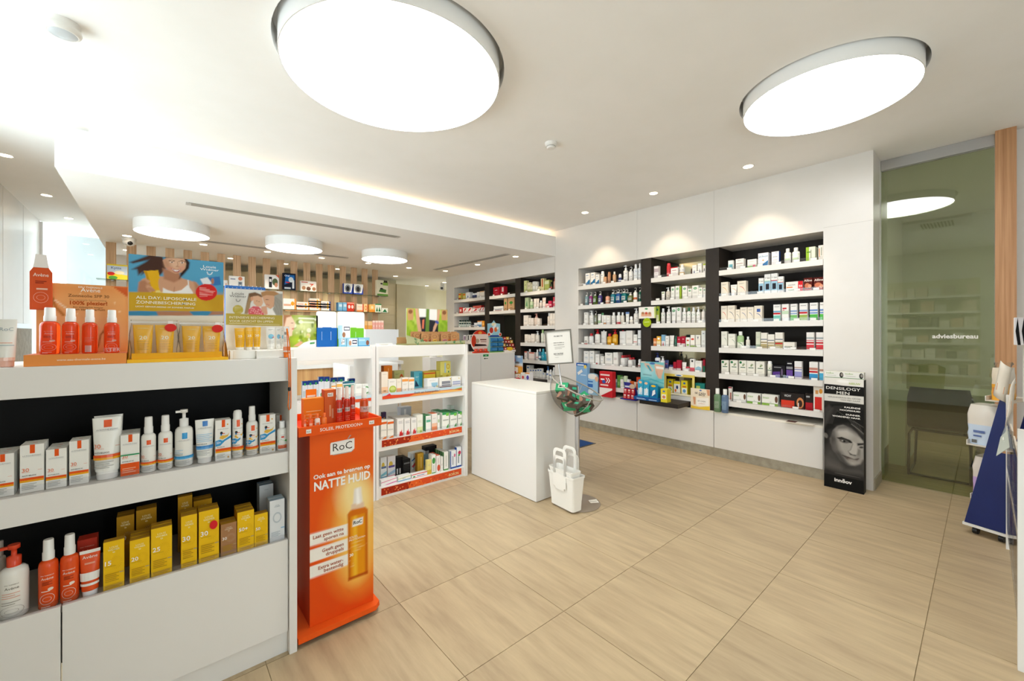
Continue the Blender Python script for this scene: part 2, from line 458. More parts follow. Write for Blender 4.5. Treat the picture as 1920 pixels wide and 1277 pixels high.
# ------------------------------------------------------------------ painted posters: colours on a fine grid of a flat board
def homography(src, dst):
    m = []
    for (x, y), (u, v) in zip(src, dst):
        m.append([x, y, 1, 0, 0, 0, -u * x, -u * y, -u]); m.append([0, 0, 0, x, y, 1, -v * x, -v * y, -v])
    return np.linalg.svd(np.array(m, float))[2][-1].reshape(3, 3)
class Canvas:
    """a board of W x H metres; quad = its corners TL, TR, BR, BL in some zoomed view of the photograph"""
    def __init__(s, W, H, nx, ny, quad, base):
        s.W, s.H, s.nx, s.ny = W, H, nx, ny
        s.Hm = homography(quad, [(0, H), (W, H), (W, 0), (0, 0)])
        s.X, s.Y = np.meshgrid(np.linspace(0, W, nx + 1), np.linspace(0, H, ny + 1))
        s.C = np.ones((ny + 1, nx + 1, 3)) * np.array(lin(base))
        s.px = W / max(1, math.hypot(quad[1][0] - quad[0][0], quad[1][1] - quad[0][1])); s.tx = []
    def m(s, p):
        q = s.Hm @ np.array([p[0], p[1], 1.0]); return q[0] / q[2], q[1] / q[2]
    def blend(s, mask, col): s.C += (np.array(lin(col)) - s.C) * mask[..., None]
    def dist(s, P, closed=True):
        d = np.full(s.X.shape, 1e9); ins = np.zeros(s.X.shape, bool); n = len(P)
        for i in range(n if closed else n - 1):
            (x0, y0), (x1, y1) = P[i], P[(i + 1) % n]; dx, dy = x1 - x0, y1 - y0
            t = np.clip(((s.X - x0) * dx + (s.Y - y0) * dy) / (dx * dx + dy * dy + 1e-12), 0, 1)
            d = np.minimum(d, np.hypot(s.X - x0 - t * dx, s.Y - y0 - t * dy))
            if closed and y0 != y1:
                ins ^= ((y0 > s.Y) != (y1 > s.Y)) & (s.X < (x1 - x0) * (s.Y - y0) / (y1 - y0) + x0)
        return np.where(ins, -d, d)
    def poly(s, pts, col, soft=1, op=1.0):
        d = s.dist([s.m(p) for p in pts]); w = soft * s.px
        s.blend(op * np.clip(.5 - d / (2 * w), 0, 1), col)
    def ell(s, c, rx, ry, col, rot=0, soft=1, op=1.0):
        a, b = math.cos(math.radians(rot)), math.sin(math.radians(rot))
        s.poly([(c[0] + rx * math.cos(t) * a - ry * math.sin(t) * b, c[1] + rx * math.cos(t) * b + ry * math.sin(t) * a) for t in [i * math.pi / 12 for i in range(24)]], col, soft, op)
    def stroke(s, pts, w, col, soft=1, op=1.0):
        d = s.dist([s.m(p) for p in pts], False) - w * s.px / 2
        s.blend(op * np.clip(.5 - d / (2 * soft * s.px), 0, 1), col)
    def text(s, t, a, b, col, bold=.012, hs=1.0): s.tx.append((t, s.m(a), s.m(b), col, bold, hs))
    def letter(s, parent, y, loc=(0, 0, 0), lay=1):
        if not s.tx: return
        mb = MB()
        for t, a, b, col, bold, hs in s.tx:
            v, f, w = textmesh(t, bold); k = (b[0] - a[0]) / w; z = (a[1] + b[1]) / 2
            for q in f: mb.face([(a[0] + v[i][0] * k, y, z + v[i][1] * k * hs) for i in q], col)
        return mb.build('lettering', 'print', parent, loc)
    def build(s, name, parent=None, loc=None, rz=0, th=.004, m='print', letters=True, back='f0efec'):
        nx, ny = s.nx, s.ny; v = np.stack([s.X, np.zeros_like(s.X), s.Y], -1).reshape(-1, 3)
        n = len(v); W, H = s.W, s.H
        v = np.concatenate([v, [[0, th, 0], [W, th, 0], [W, th, H], [0, th, H], [0, 0, 0], [W, 0, 0], [W, 0, H], [0, 0, H]]])
        i = np.arange(ny)[:, None] * (nx + 1) + np.arange(nx)[None]
        f = np.stack([i, i + 1, i + nx + 2, i + nx + 1], -1).reshape(-1, 4).tolist()
        f += [[n + 1, n, n + 3, n + 2], [n + 4, n, n + 1, n + 5], [n + 5, n + 1, n + 2, n + 6], [n + 6, n + 2, n + 3, n + 7], [n + 7, n + 3, n, n + 4]]
        me = bpy.data.meshes.new(name); me.from_pydata(v.tolist(), [], f)
        c = np.ones((len(v), 4), 'f'); c[:n, :3] = s.C.reshape(-1, 3); c[n:, :3] = lin(back)
        me.color_attributes.new('Col', 'FLOAT_COLOR', 'POINT').data.foreach_set('color', c.ravel())
        me.materials.append(M[m]); me.update()
        o = link(name, me, parent, loc, rz)
        if letters and s.tx:
            if parent: s.letter(parent, -.0012, loc or (0, 0, 0))
            else: s.letter(o, -.0012)
        return o
# ================================================================== THE ROOM
ZC, ZS = 3.03, 2.63                      # ceiling, soffit underside
XW, XB, XG = 4.80, 5.19, 5.20            # front of the right wall, back of its recesses, glass plane
YF = 8.95                                # back wall
T0X, T0Y, TS = .945, 1.388, .60          # floor joints

# floor: slab and tiles
fl = struct(bx('floor', 'grout', -2.2, -2.6, -.06, 8.6, 11.0, -.003))
tb = MB(); tb.box(-.2985, -.2985, -.0065, .2985, .2985, 0, 'c0ad8f')
tme = tb.mesh('tile', 'tile')
for i in range(-5, 11):
    for j in range(-4, 15):
        x, y = T0X + (i + .5) * TS, T0Y + (j + .5) * TS
        vis = (x * SN + y * CS) > .35 and abs((x * CS - y * SN) / max(.1, x * SN + y * CS)) < 1.6
        if not vis or x < -1.7 or y > 9.2 or (x > 5.3 and y > 1.4): continue
        if (y > 2.7 and x < .3) : continue
        o = link('tile', tme, fl, (x, y, .06))
for o in fl.children: o.location = (o.location[0] - fl.location[0], o.location[1] - fl.location[1], .06 + .0)
# ceiling with two round wells for the big lamps
LAMPS = [(1.107, 2.37, .635, .665), (3.385, .705, .478, .502)]
mb = MB(); zc = ZC; X0, X1, Y0, Y1 = -2.2, 5.35, -2.6, 10.4
sq = [(cx - .72, cy - .72, cx + .72, cy + .72, cx, cy, r) for cx, cy, _, r in LAMPS]
xs = sorted({X0, X1, *[s[0] for s in sq], *[s[2] for s in sq]}); ys = sorted({Y0, Y1, *[s[1] for s in sq], *[s[3] for s in sq]})
for a, b in zip(xs, xs[1:]):
    for c, d in zip(ys, ys[1:]):
        mx, my = (a + b) / 2, (c + d) / 2
        if any(s[0] < mx < s[2] and s[1] < my < s[3] for s in sq): continue
        mb.face([(a, c, zc), (a, d, zc), (b, d, zc), (b, c, zc)], 'fff')
for a, c, b, d, cx, cy, r in sq:
    N = 96
    def edge(t):
        u, v = math.cos(t), math.sin(t); k = .72 / max(abs(u), abs(v)); return cx + k * u, cy + k * v, zc
    ts = [2 * math.pi * i / N for i in range(N)]
    n = len(mb.v)
    for i in range(N):
        t, t2 = ts[i], 2 * math.pi * (i + 1) / N
        mb.face([edge(t), (cx + r * math.cos(t), cy + r * math.sin(t), zc), (cx + r * math.cos(t2), cy + r * math.sin(t2), zc), edge(t2)], 'fff')
        p, q = (cx + r * math.cos(t), cy + r * math.sin(t)), (cx + r * math.cos(t2), cy + r * math.sin(t2))
        mb.face([(*p, zc), (*p, zc + .12), (*q, zc + .12), (*q, zc)], 'fff')
    mb.face([(cx + r * math.cos(t), cy + r * math.sin(t), zc + .12) for t in ts], 'fff')
mb.face([(X0, Y0, zc + .3), (X1, Y0, zc + .3), (X1, Y1, zc + .3), (X0, Y1, zc + .3)], 'fff')
struct(mb.build('ceiling', 'ceil'))
# dropped soffit over the counter with a light cove on its front edge
SX0, SY0 = -.58, 4.49
mb = MB()
mb.box(SX0, SY0, ZS, XW, 10.4, 2.945, 'fff')
mb.box(SX0 + .16, SY0 + .17, 2.945, XW, 10.4, ZC, 'fff')
struct(mb.build('ceiling_soffit', 'ceil'))
st = bx('cove_light', 'cove', SX0 + .2, SY0 + .115, 2.946, XW - .02, SY0 + .15, 2.962)
tag(st, 'warm light strip lying in the cove above the white soffit', 'light')

def wallbox(name, m, *boxes):
    mb = MB()
    for b in boxes: mb.box(*b, 'f2f0ed')
    return struct(mb.build(name, m))
RT = 2.375                                # top of the shelf recesses
wr = wallbox('wall_right', 'panel',
        (XW, .65, RT, XB, 7.77, ZC), (XW, .65, 0, XB, 1.01, RT), (XW, 4.04, 0, XB, 4.50, RT), (XW, 7.47, 0, XB, 7.77, RT),
        (XB + .0, .66, 0, 5.5, 7.77, ZC))
# recessed joints between the wall panels
for y in (2.02, 3.02, 5.5, 6.5):
    pass
mb = MB()
for y in (2.025, 3.02): mb.box(XW - .0012, y - .0015, RT, XW, y + .0015, ZC, 'c9c5bf')
mb.box(XW - .0012, 4.497, 0, XW, 4.503, ZS, 'c9c5bf')
mb.box(XW - .0012, .65, RT + .03, XW, 1.01, RT + .033, 'c9c5bf')
struct(mb.build('trim_1', 'lam'))
struct(bx('baseboard_right', 'plinth', XW - .004, .70, 0, XW + .03, 7.6, .098))
struct(bx('baseboard_return', 'plinth', XW + .02, .640, 0, XG - .012, .655, .098))
# wall beyond the consulting-room glass
wallbox('wall_right_front', 'wall', (XG, -2.6, 0, 5.32, -.165, ZC))
wallbox('wall_front', 'wall', (-2.2, -1.75, 0, .5, -1.6, ZC), (1.6, -1.75, 0, XG, -1.6, ZC), (.5, -1.75, 2.4, 1.6, -1.6, ZC))
# left wall with shop windows
wl = wallbox('wall_left', 'panel', (WX - .15, 6.2, 0, WX, YF, ZC), (WX - .15, -1.6, 2.9, WX, 6.2, ZC), (WX - .15, -.5, 0, WX, 2.1, 2.9),
        (WX - .15, -1.6, 0, WX, -1.5, 2.9), (WX - .15, 2.1, 0, WX, 5.1, .12), (WX - .15, 5.1, 0, WX, 6.2, 2.9))
mb = MB()
for y in (7.1, 8.0): mb.box(WX - .0, y - .002, 0, WX + .0012, y + .002, ZC, 'd2d0cc')
struct(mb.build('trim_2', 'lam'))
mb = MB()
for x in (.5, 1.55): mb.box(x, -1.71, 0, x + .05, -1.64, 2.4, '8b8f92')
w4 = struct(mb.build('added_front_window', 'lam'))  # unseen window, added and sized to light surfaces facing the camera
bx('pane', 'window', .551, -1.68, 0, 1.549, -1.672, 2.4, w4)
def window(name, y0, y1, z0, z1, n):
    mb = MB()
    for i in range(n + 1):
        y = y0 + (y1 - y0) * i / n; mb.box(WX - .10, y - .025, z0, WX - .04, y + .025, z1, '8b8f92')
    mb.box(WX - .10, y0, z0, WX - .04, y1, z0 + .05, '8b8f92'); mb.box(WX - .10, y0, z1 - .05, WX - .04, y1, z1, '8b8f92')
    fr = struct(mb.build(name, 'lam'))
    for i in range(n):
        a, b = y0 + (y1 - y0) * i / n + .026, y0 + (y1 - y0) * (i + 1) / n - .026
        bx('pane', 'window', WX - .074, a, z0 + .051, WX - .066, b, z1 - .051, fr)
window('window_1', 2.1, 5.1, .12, 2.9, 3)
window('window_2', -1.5, -0.5, 0.0, 2.9, 2)
# framed grey panel in the left wall
t = thing('wall_panel', 'dark grey panel in a silver frame on the left wall', 'panel', (WX, 7.68, 0))
bx('frame', 'metal', WX + .001, 7.15, .0, WX + .03, 8.22, 1.52, t)
mb = MB(); mb.box(0, -.50, .02, .012, .50, 1.46, '7b766c'); mb.build('grey_panel', 'plinth', t, (.031, 0, 0))
# back wall: white opening to the left, khaki room behind the slats
wallbox('wall_back', 'wall', (-.56, YF, 0, .25, YF + .12, ZC))
kb = wallbox('wall_back_room', 'khaki', (.25, 9.0, 0, 4.2, 9.1, ZS), (4.2, 10.2, 0, 8.2, 10.3, ZS), (4.1, 9.1, 0, 4.2, 10.3, ZS), (7.5, 7.77, 0, 7.6, 10.3, ZS))
struct(bx('ceiling_corridor', 'ceil', XW, 7.77, ZS, 7.6, 10.4, ZS + .05))
d1 = struct(bx('door_1', 'lam', -1.12, YF + .7, 0, -.55, YF + .75, 2.98, None, 'bcc4c6'))
bx('handle', 'metal', -1.06, YF + .66, 1.02, -.94, YF + .698, 1.045, d1)
mb = MB()
for x in (WX, -.60): mb.box(x - .0, YF + .0, 0, x + .03, YF + .1, 3.02, 'f4f4f4')
w3 = struct(mb.build('window_3', 'lam'))
bx('pane', 'window', WX + .031, YF + .04, 0, -.601, YF + .05, 3.02, w3)
# drawer cabinet of the back room
t = thing('drawer_cabinet', 'tall khaki drawer cabinet against the far back wall', 'cabinet', (2.0, 8.8, 0))
bx('carcass', 'khaki', .3, 8.62, 0, 4.0, 8.995, 2.5, t)
for i in range(8):
    x0 = .31 + .4612 * i
    for zz0, zz1 in ((.02, .35), (.355, .68), (.685, 1.0), (1.005, 1.2), (1.205, 1.4), (1.405, 1.6), (1.605, 1.8), (1.805, 2.02), (2.025, 2.49)):
        bx('drawer', 'khaki', x0, 8.604, zz0, x0 + .455, 8.62, zz1, t)
t = thing('cabinet_panel', 'plain beige end panel to the right of the slats at the back', 'panel', (4.45, 8.3, 0))
bx('board', 'khaki', 4.02, 8.58, 0, 4.75, 8.63, 2.5, t)

# ------------------------------------------------------------------ consulting room behind the glass
wallbox('wall_consulting', 'wall', (5.5, .80, 0, 8.6, .92, ZC), (8.3, -2.6, 0, 8.42, .8, ZC), (5.32, -2.6, 0, 8.4, -2.5, ZC))
struct(bx('ceiling_consulting', 'ceil', 5.35, -2.6, ZC, 8.6, .92, ZC + .1))
struct(bx('baseboard_consulting', 'dark', 8.27, -2.5, 0, 8.30, .8, .12))
dr = thing('door', 'full-height green tinted glass door lettered adviesbureau', 'door', (XG, .28, 0))
bx('pane', 'tint', XG - .006, -.05, .012, XG + .006, .645, 2.93, dr)
mb = MB(); v, f, w = textmesh('adviesbureau', .03)
pa, pb = atX(1748, 634, XG), atX(1834, 634, XG); k = (pa[1] - pb[1]) / w
for q in f: mb.face([(-.008, pa[1] - .28 - v[i][0] * k, pa[2] + v[i][1] * k * 1.0) for i in q], 'ece9e2')
mb.build('lettering', 'print', dr)
bx('rail', 'metal', XG - .03, -.05, 2.935, XG + .03, .645, 3.028, dr)
struct(bx('trim_3', 'lam', XG - .05, .648, 0, XG + .05, .66, ZC))
p = thing('post', 'tall striped larch wood post right of the tinted glass door', 'post', (XG, -.11, 0))
bx('board', 'woodpost', XG - .10, -.162, 0, XG + .06, -.052, ZC, p)
t = thing('desk', 'white waterfall-edged desk in the consulting room behind glass', 'desk', (6.3, 0, 0))
bx('leg', 'lam', 5.95, .55, 0, 6.72, .68, .68, t, 'eef0ee'); bx('desktop', 'lam', 5.95, -1.1, .68, 6.72, .68, .80, t, 'eef0ee')
# black sled-base chair with its back to us
t = thing('chair', 'black shell chair with sled base behind the tinted glass', 'chair', (5.9, .29, 0))
mb = MB(); N = 14
rows = []
for i in range(15):
    v = i / 14
    if v < .5: x, z = -.27 - .02 * math.sin(v * 6), .87 - v * .72
    else: q = (v - .5) * 2; x, z = -.27 + .47 * q, .51 - .06 * math.sin(math.pi * min(1, q * 1.2) / 1.2)
    hw = .215 if v > .15 else .195 + .02 * v / .15
    rows.append([(x + .035 * (2 * j / N - 1) ** 2 * (1 if v < .5 else -.2), hw * (1 - 2 * j / N), z) for j in range(N + 1)])
mb.grid(rows, '17171a', False)
se = mb.build('seat_shell', 'lam', t); md = se.modifiers.new('t', 'SOLIDIFY'); md.thickness = .014
for s in (-1, 1):
    mb = MB(); y = .205 * s
    mb.tube([(.16, y * .85, .44), (-.22, y * .9, .45), (-.255, y, .40), (-.30, y, .06), (-.29, y, .013), (-.26, y, .011), (.24, y, .011), (.27, y, .02), (.20, y * .9, .42), (.16, y * .85, .44)], .011, '141416')
    mb.build('sled_leg', 'gloss', t)
for a_, b_ in (((-.255, .205, .011), (-.255, -.205, .011)), ((-.2, .19, .445), (-.2, -.19, .445))):
    mb = MB(); mb.tube([a_, b_], .011, '141416'); mb.build('crossbar', 'gloss', t)
t = thing('paper_bag', 'pale carrier bag standing on the consulting room desk', 'bag', (6.15, .42, .801))
mb = MB(); mb.prism([(-.13, 0), (.13, 0), (.145, .24), (.07, .28), (-.05, .26), (-.13, .27)], -.05, .05, 'd8d3b8'); mb.build('bag', 'print', t, None, -1.2)

# ------------------------------------------------------------------ lamps
def big_lamp(x, y, r, z0, z1, label, ring='f4f3f1'):
    t = thing('ceiling_lamp', label, 'lamp', (x, y, z0))
    mb = MB(); mb.lathe([(r, .0), (r, z1 - z0)], ring, 72, cap=False); mb.lathe([(r - .006, z1 - z0), (r - .006, .0)], ring, 72, cap=False)
    n = 72
    for i in range(n):
        a, b = 2 * math.pi * i / n, 2 * math.pi * (i + 1) / n
        mb.face([(r * math.cos(a), r * math.sin(a), 0), (r * math.cos(b), r * math.sin(b), 0), ((r - .006) * math.cos(b), (r - .006) * math.sin(b), 0), ((r - .006) * math.cos(a), (r - .006) * math.sin(a), 0)], ring)
    mb.face([(r * math.cos(2 * math.pi * i / n), r * math.sin(2 * math.pi * i / n), z1 - z0) for i in range(n)], ring)
    mb.build('housing', 'lam', t)
    mb = MB(); mb.lathe([(r - .008, .004), (r - .008, .02)], 'fff', 72); mb.build('diffuser', 'lamp', t)
    return t
big_lamp(*LAMPS[0][:3], 2.95, 3.14, 'very large round ceiling lamp, nearest the camera at top centre')
big_lamp(*LAMPS[1][:3], 2.95, 3.14, 'large round recessed ceiling lamp near the glass door')
for px, py, s in ((325, 436, 'left'), (555.5, 465.5, 'middle'), (724.5, 487, 'right')):
    x, y, z = atZ(px, py, ZS - .115)
    big_lamp(x, 5.99, .335, ZS - .115, ZS - .001, 'drum shaped white lamp under the soffit, %s of the three' % s)
big_lamp(6.9, -1.7, .43, 2.85, 3.02, 'added unseen drum lamp on the consulting room ceiling behind glass')  # added lamp, kept out of view to brighten the room behind the glass
def downlight(x, y, z, label, target=None, w=1.0, kind='SPOT', r=.043):
    t = thing('downlight', label, 'lamp', (x, y, z))
    mb = MB(); mb.lathe([(r, -.001), (r * 1.28, -.004), (r * 1.3, -.0005)], 'efece6', 20, cap=False); mb.build('ring', 'lam', t)
    mb = MB(); mb.lathe([(r, -.003), (r, -.001)], 'fff', 20); mb.build('bulb', 'down', t)
    if w:
        l = bpy.data.lights.new('downlight_beam', 'SPOT'); l.energy = SPOT_W * w; l.color = (1, .78, .54); l.spot_size = 1.25; l.spot_blend = .6; l.shadow_soft_size = .04
        o = bpy.data.objects.new('downlight_beam', l); COL.objects.link(o); o.parent = t; o.location = (0, 0, -.03)
        d = Vector(target or (0, 0, -1)); o.rotation_euler = d.to_track_quat('-Z', 'Y').to_euler()
    return t
for n, y in enumerate((1.515, 2.525, 3.535)):
    downlight(4.36, y, ZC, 'small round ceiling downlight by right wall, %s from the glass door' % ORD[n], (.32, 0, -1), 1.0)
for n, (x, y) in enumerate(((4.33, 4.92), (4.32, 5.94), (4.28, 6.96))):
    downlight(x, y, ZS, 'small soffit downlight by far shelves, %s from the near end' % ORD[n], (.3, 0, -1), .8)
for n in range(6):
    downlight(-.3 + .772 * n, 7.08, ZS, 'small soffit downlight before the slats, %s from left' % ORD[n], (0, .4, -1), .9)
for n, (x, y) in enumerate(((3.86, 8.3), (5.26, 9.46), (5.23, 8.55))):
    downlight(x, y, ZS, 'small downlight in the back room ceiling, %s from left' % ORD[(0, 1, 2)[n]], None, .5)
for n, (x, y) in enumerate(((.9, 8.1), (1.7, 8.1), (-.35, 8.3), (2.6, 8.1))):
    downlight(x, y, ZS, 'small downlight behind the slat screen, %s from left' % ORD[(1, 2, 0, 3)[n]], (0, .35, -1), 1.2)
for n, (x, y) in enumerate(((-1.06, 5.87), (-1.0, 7.25), (-.96, 8.49))):
    downlight(x, y, ZC, 'small ceiling downlight by the left wall, %s from the camera' % ORD[n], (-.12, 0, -1), .22)
# detectors, cameras, air slots
def disc_thing(name, label, cat, loc, prof, col, parts=()):
    t = thing(name, label, cat, loc); mb = MB(); mb.lathe(prof, col, 32); mb.build('body', 'lam', t)
    for pn, pr, c, m in parts:
        mb = MB(); mb.lathe(pr, c, 28); mb.build(pn, m, t)
    return t
x, y, z = atZ(118, 42, ZC)
disc_thing('motion_detector', 'round white motion detector on the ceiling at top left', 'detector', (x, y, ZC),
           [(.06, -.062), (.068, -.055), (.072, -.045), (.068, -.03), (.066, -.028), (.066, 0)], 'e9e6e0', [('lens', [(.02, -.066), (.053, -.0635), (.055, -.062)], 'c9cdd0', 'gloss')])
x, y, z = atZ(1033, 268, ZC)
disc_thing('smoke_detector', 'small white smoke detector on the ceiling at centre', 'detector', (x, y, ZC),
           [(.03, -.05), (.036, -.045), (.038, -.026), (.05, -.022), (.052, -.004), (.052, 0)], 'f0ede8', [('vent_ring', [(.0385, -.036), (.0385, -.03)], 'b5b0a8', 'lam')])
x, y, z = atZ(242, 447, ZS)
t = disc_thing('security_camera', 'white dome security camera under the soffit at left', 'camera', (x, y, ZS), [(.02, -.10), (.045, -.092), (.06, -.07), (.064, -.05), (.06, -.03), (.07, -.025), (.07, 0)], 'efefec')
mb = MB(); mb.lathe([(.001, -.03), (.022, -.022), (.028, 0)], '1b1b1b', 16); o = mb.build('lens', 'gloss', t, (.012, -.045, -.066)); o.rotation_euler = (-.9, .3, 0)
t = thing('security_camera', 'small white bullet camera beside the far shelf wall top', 'camera', (4.72, 7.85, 2.42))
mb = MB(); mb.tube([(.06, .05, .02), (-.02, -.06, -.03)], .05, 'f0efec', 12); mb.box(.04, 0, -.05, .08, .1, .1, 'f0efec'); mb.build('body', 'lam', t)
mb = MB(); mb.tube([(-.0205, -.061, -.0305), (-.022, -.063, -.031)], .03, '161616', 12); mb.build('lens', 'gloss', t)
def slot(x0, y0, x1, y1, label, w=.085):
    t = thing('air_slot', label, 'air vent', ((x0 + x1) / 2, (y0 + y1) / 2, ZS)); L = math.hypot(x1 - x0, y1 - y0); a = math.atan2(y1 - y0, x1 - x0)
    mb = MB(); mb.box(-L / 2, -w / 2, -.003, L / 2, w / 2, -.001, '4a443d'); mb.build('slot', 'lam', t, None, a)
    for k in range(5):
        mb = MB(); yy = -w / 2 + w * k / 4; mb.box(-L / 2, yy - .004, -.007, L / 2, yy + .004, -.003, 'b8b2a8'); mb.build('bar', 'lam', t, None, a)
    for sx in (-1, 1):
        mb = MB(); mb.box(sx * L / 2 - .02, -w / 2, -.008, sx * L / 2 + .02, w / 2, -.003, 'c9c6c0'); mb.build('end_cap', 'lam', t, None, a)
slot(.215, 4.93, 2.31, 4.90, 'long thin air slot in the soffit nearest its front edge')
slot(.35, 6.80, 2.32, 6.80, 'long thin air slot in the soffit behind the drum lamps')
slot(4.04, 6.95, 4.10, 4.85, 'long thin air slot in the soffit beside the far shelves')
# ceiling cassette above the camera (seen in the reflection of the glass)
t = thing('air_conditioner', 'white ceiling cassette air conditioner reflected in the tinted glass', 'air conditioner', (1.7, .47, ZC))
bx('cover', 'lam', 1.35, .12, ZC - .03, 2.05, .82, ZC - .001, t)
for k in range(10): bx('slat', 'dark', 1.5, .3 + k * .035, ZC - .036, 1.9, .315 + k * .035, ZC - .03, t)
# ================================================================== SHELVING IN THE RIGHT WALL
WH = 'e9e6e1'
ZSH = [2.108, 1.818, 1.526, 1.237, .945, .645]      # shelf tops
tagme = MB(); tagme.box(-.0007, -.024, 0, 0, .024, .021, 'f7f6f2'); tagme = tagme.mesh('price_tag', 'print')
def shelf(parent, y0, y1, z, x0=XW - .004, x1=XB - .002, tags=5, skip=False):
    s = bx('shelf', 'lam', x0, y0, z - .056, x1, y1, z, parent, WH)
    c = Vector(((x0 + x1) / 2, (y0 + y1) / 2, z - .056))
    r = bx('price_rail', 'acrylic', x0 + .001, y0 + .004, z, x0 + .004, y1 - .004, z + .032); r.parent = s; r.location = Vector(r.location) - c
    for k in range(tags):
        o = link('price_tag', tagme, s, (x0 - c.x, y0 + (y1 - y0) * (k + .5 + random.uniform(-.2, .2)) / tags - c.y, .056 + random.uniform(0, .004)))
    return s
u1 = thing('shelving_unit', 'built-in white shelves with dark pillars in the long right wall', 'shelving', (XW + .2, 2.5, 0))
bx('back_panel', 'dark', XB - .006, 1.012, .515, XB - .001, 4.038, RT - .001, u1)
bx('side_panel', 'lam', XW, 4.02, .515, XB - .007, 4.039, RT - .001, u1, WH)
bx('pillar', 'dark', XW + .002, 2.815, .515, XB - .007, 2.96, RT - .001, u1)
bx('pillar', 'dark', XW + .002, 1.972, .515, XB - .007, 2.12, RT - .001, u1)
bx('mirror', 'mirror', XB - .014, 2.122, .70, XB - .0075, 2.813, RT - .002, u1)
BAYS = {1: (2.962, 4.018), 2: (2.122, 2.813), 3: (1.012, 1.970)}
for b, (y0, y1) in BAYS.items():
    for k, z in enumerate(ZSH):
        shelf(u1, y0, y1, z, tags=6 if b != 2 else 4)
cb = ['below the right bay', 'below the middle bay', 'below the left bay']
for n, (y0, y1) in enumerate(((1.012, 2.022), (2.027, 3.013), (3.018, 4.038))):
    t = thing('low_cabinet', 'low white cabinet of the right wall, %s of shelves' % cb[n], 'cabinet', (XW + .2, (y0 + y1) / 2, 0))
    bx('carcass', 'lam', XW + .016, y0, .10, XB - .001, y1, .492, t, WH)
    bx('front', 'lam', XW - .006, y0 + .001, .10, XW + .015, y1 - .001, .492, t, WH)
    bx('top', 'lam', XW - .006, y0, .4925, XB - .007, y1, .514, t, 'f3eee2')
u2 = thing('shelving_unit', 'built-in shelves at the far end of the right wall under the soffit', 'shelving', (XW + .2, 6, 0))
bx('back_panel', 'dark', XB - .006, 4.502, .515, XB - .001, 7.468, RT - .001, u2)
bx('side_panel', 'lam', XW, 7.45, .515, XB - .007, 7.469, RT - .001, u2, WH)
def Yw(px): return atX(px, 600, XW)[1]
q = [Yw(909), Yw(917.7), Yw(966), Yw(976)]
bx('pillar', 'dark', XW + .002, q[1], .515, XB - .007, q[0], RT - .001, u2)
bx('pillar', 'dark', XW + .002, q[3], .515, XB - .007, q[2], RT - .001, u2)
bx('mirror', 'mirror', XB - .014, q[2] + .001, .9, XB - .0075, q[1] - .001, RT - .002, u2)
FB = {1: (q[0] + .001, 7.449), 2: (q[2] + .001, q[1] - .001), 3: (4.503, q[3] - .001)}
for b, (y0, y1) in FB.items():
    for k, z in enumerate(ZSH):
        if b == 2 and k > 1: continue
        shelf(u2, y0, y1, z, tags=3)
t = thing('low_cabinet', 'low white cabinet below the far shelves behind the blue mat', 'cabinet', (XW + .2, 6, 0))
bx('carcass', 'lam', XW + .016, 4.505, .10, XB - .001, 7.46, .492, t, WH); bx('front', 'lam', XW - .006, 4.505, .10, XW + .015, 7.46, .492, t, WH)
bx('top', 'lam', XW - .006, 4.505, .4925, XB - .007, 7.46, .514, t, 'f3eee2')

# ================================================================== PRODUCTS ON THE RIGHT WALL
def L(y0, n, c='b9b5ad', x0=.18, x1=.82, g=.045): return [('r', x0, y0 - g * k, x1 - .12 * (k % 2), y0 - g * k - .014, c) for k in range(n)]
def plain(b, *e, **k): return A(b, *e, *L(.5, 3), **k)
W_ = 'f3f1ec'; CR = 'efe6d6'
def oval(c, body=W_, y=.76, **k): return A(body, ('e', .5, y, .3, .085, c), ('r', .3, y - .015, .7, y + .015, 'f4f2ee'), *L(.5, 3), **k)
def swoosh(c, body=CR, **k): return A(body, ('s', (.25, .62), (.75, .60), (.98, .16), .022, c), *L(.85, 2, '9b968c'), ('r', .1, .2, .5, .215, 'b8b2a6'), **k)
def band(c, y0, y1, body=W_, c2=None, **k):
    e = [('b', y0, y1, c)]
    if c2: e.append(('b', y0 - .06, y0, c2))
    return A(body, *e, *L(.86, 2, '8f8b84'), **k)
def wave(c, body=W_, **k): return A(body, ('p', [(0, .08), (1, .08), (1, .48), (.72, .44), (.4, .3), (0, .2)], c), ('r', .15, .8, .7, .85, '4a6fa0'), *L(.66, 2), **k)
R1 = ('X', XW)
def rw(phr, grp, zi, zoom, items, inset=.03): row('X', XW, ZSH[zi] + .0008, zoom, phr, grp, items, inset)
Z1 = (1080, 460, 7.096); Z2 = (1080, 630, 7.385); Z3 = (1330, 430, 6.722); Z4 = (1330, 600, 6.387)
navy, teal, green, red, orange = '1f3f86', '1893a5', '2c8a57', 'c3222c', 'e5632a'
BOX[0] = 'cosmetics_box'
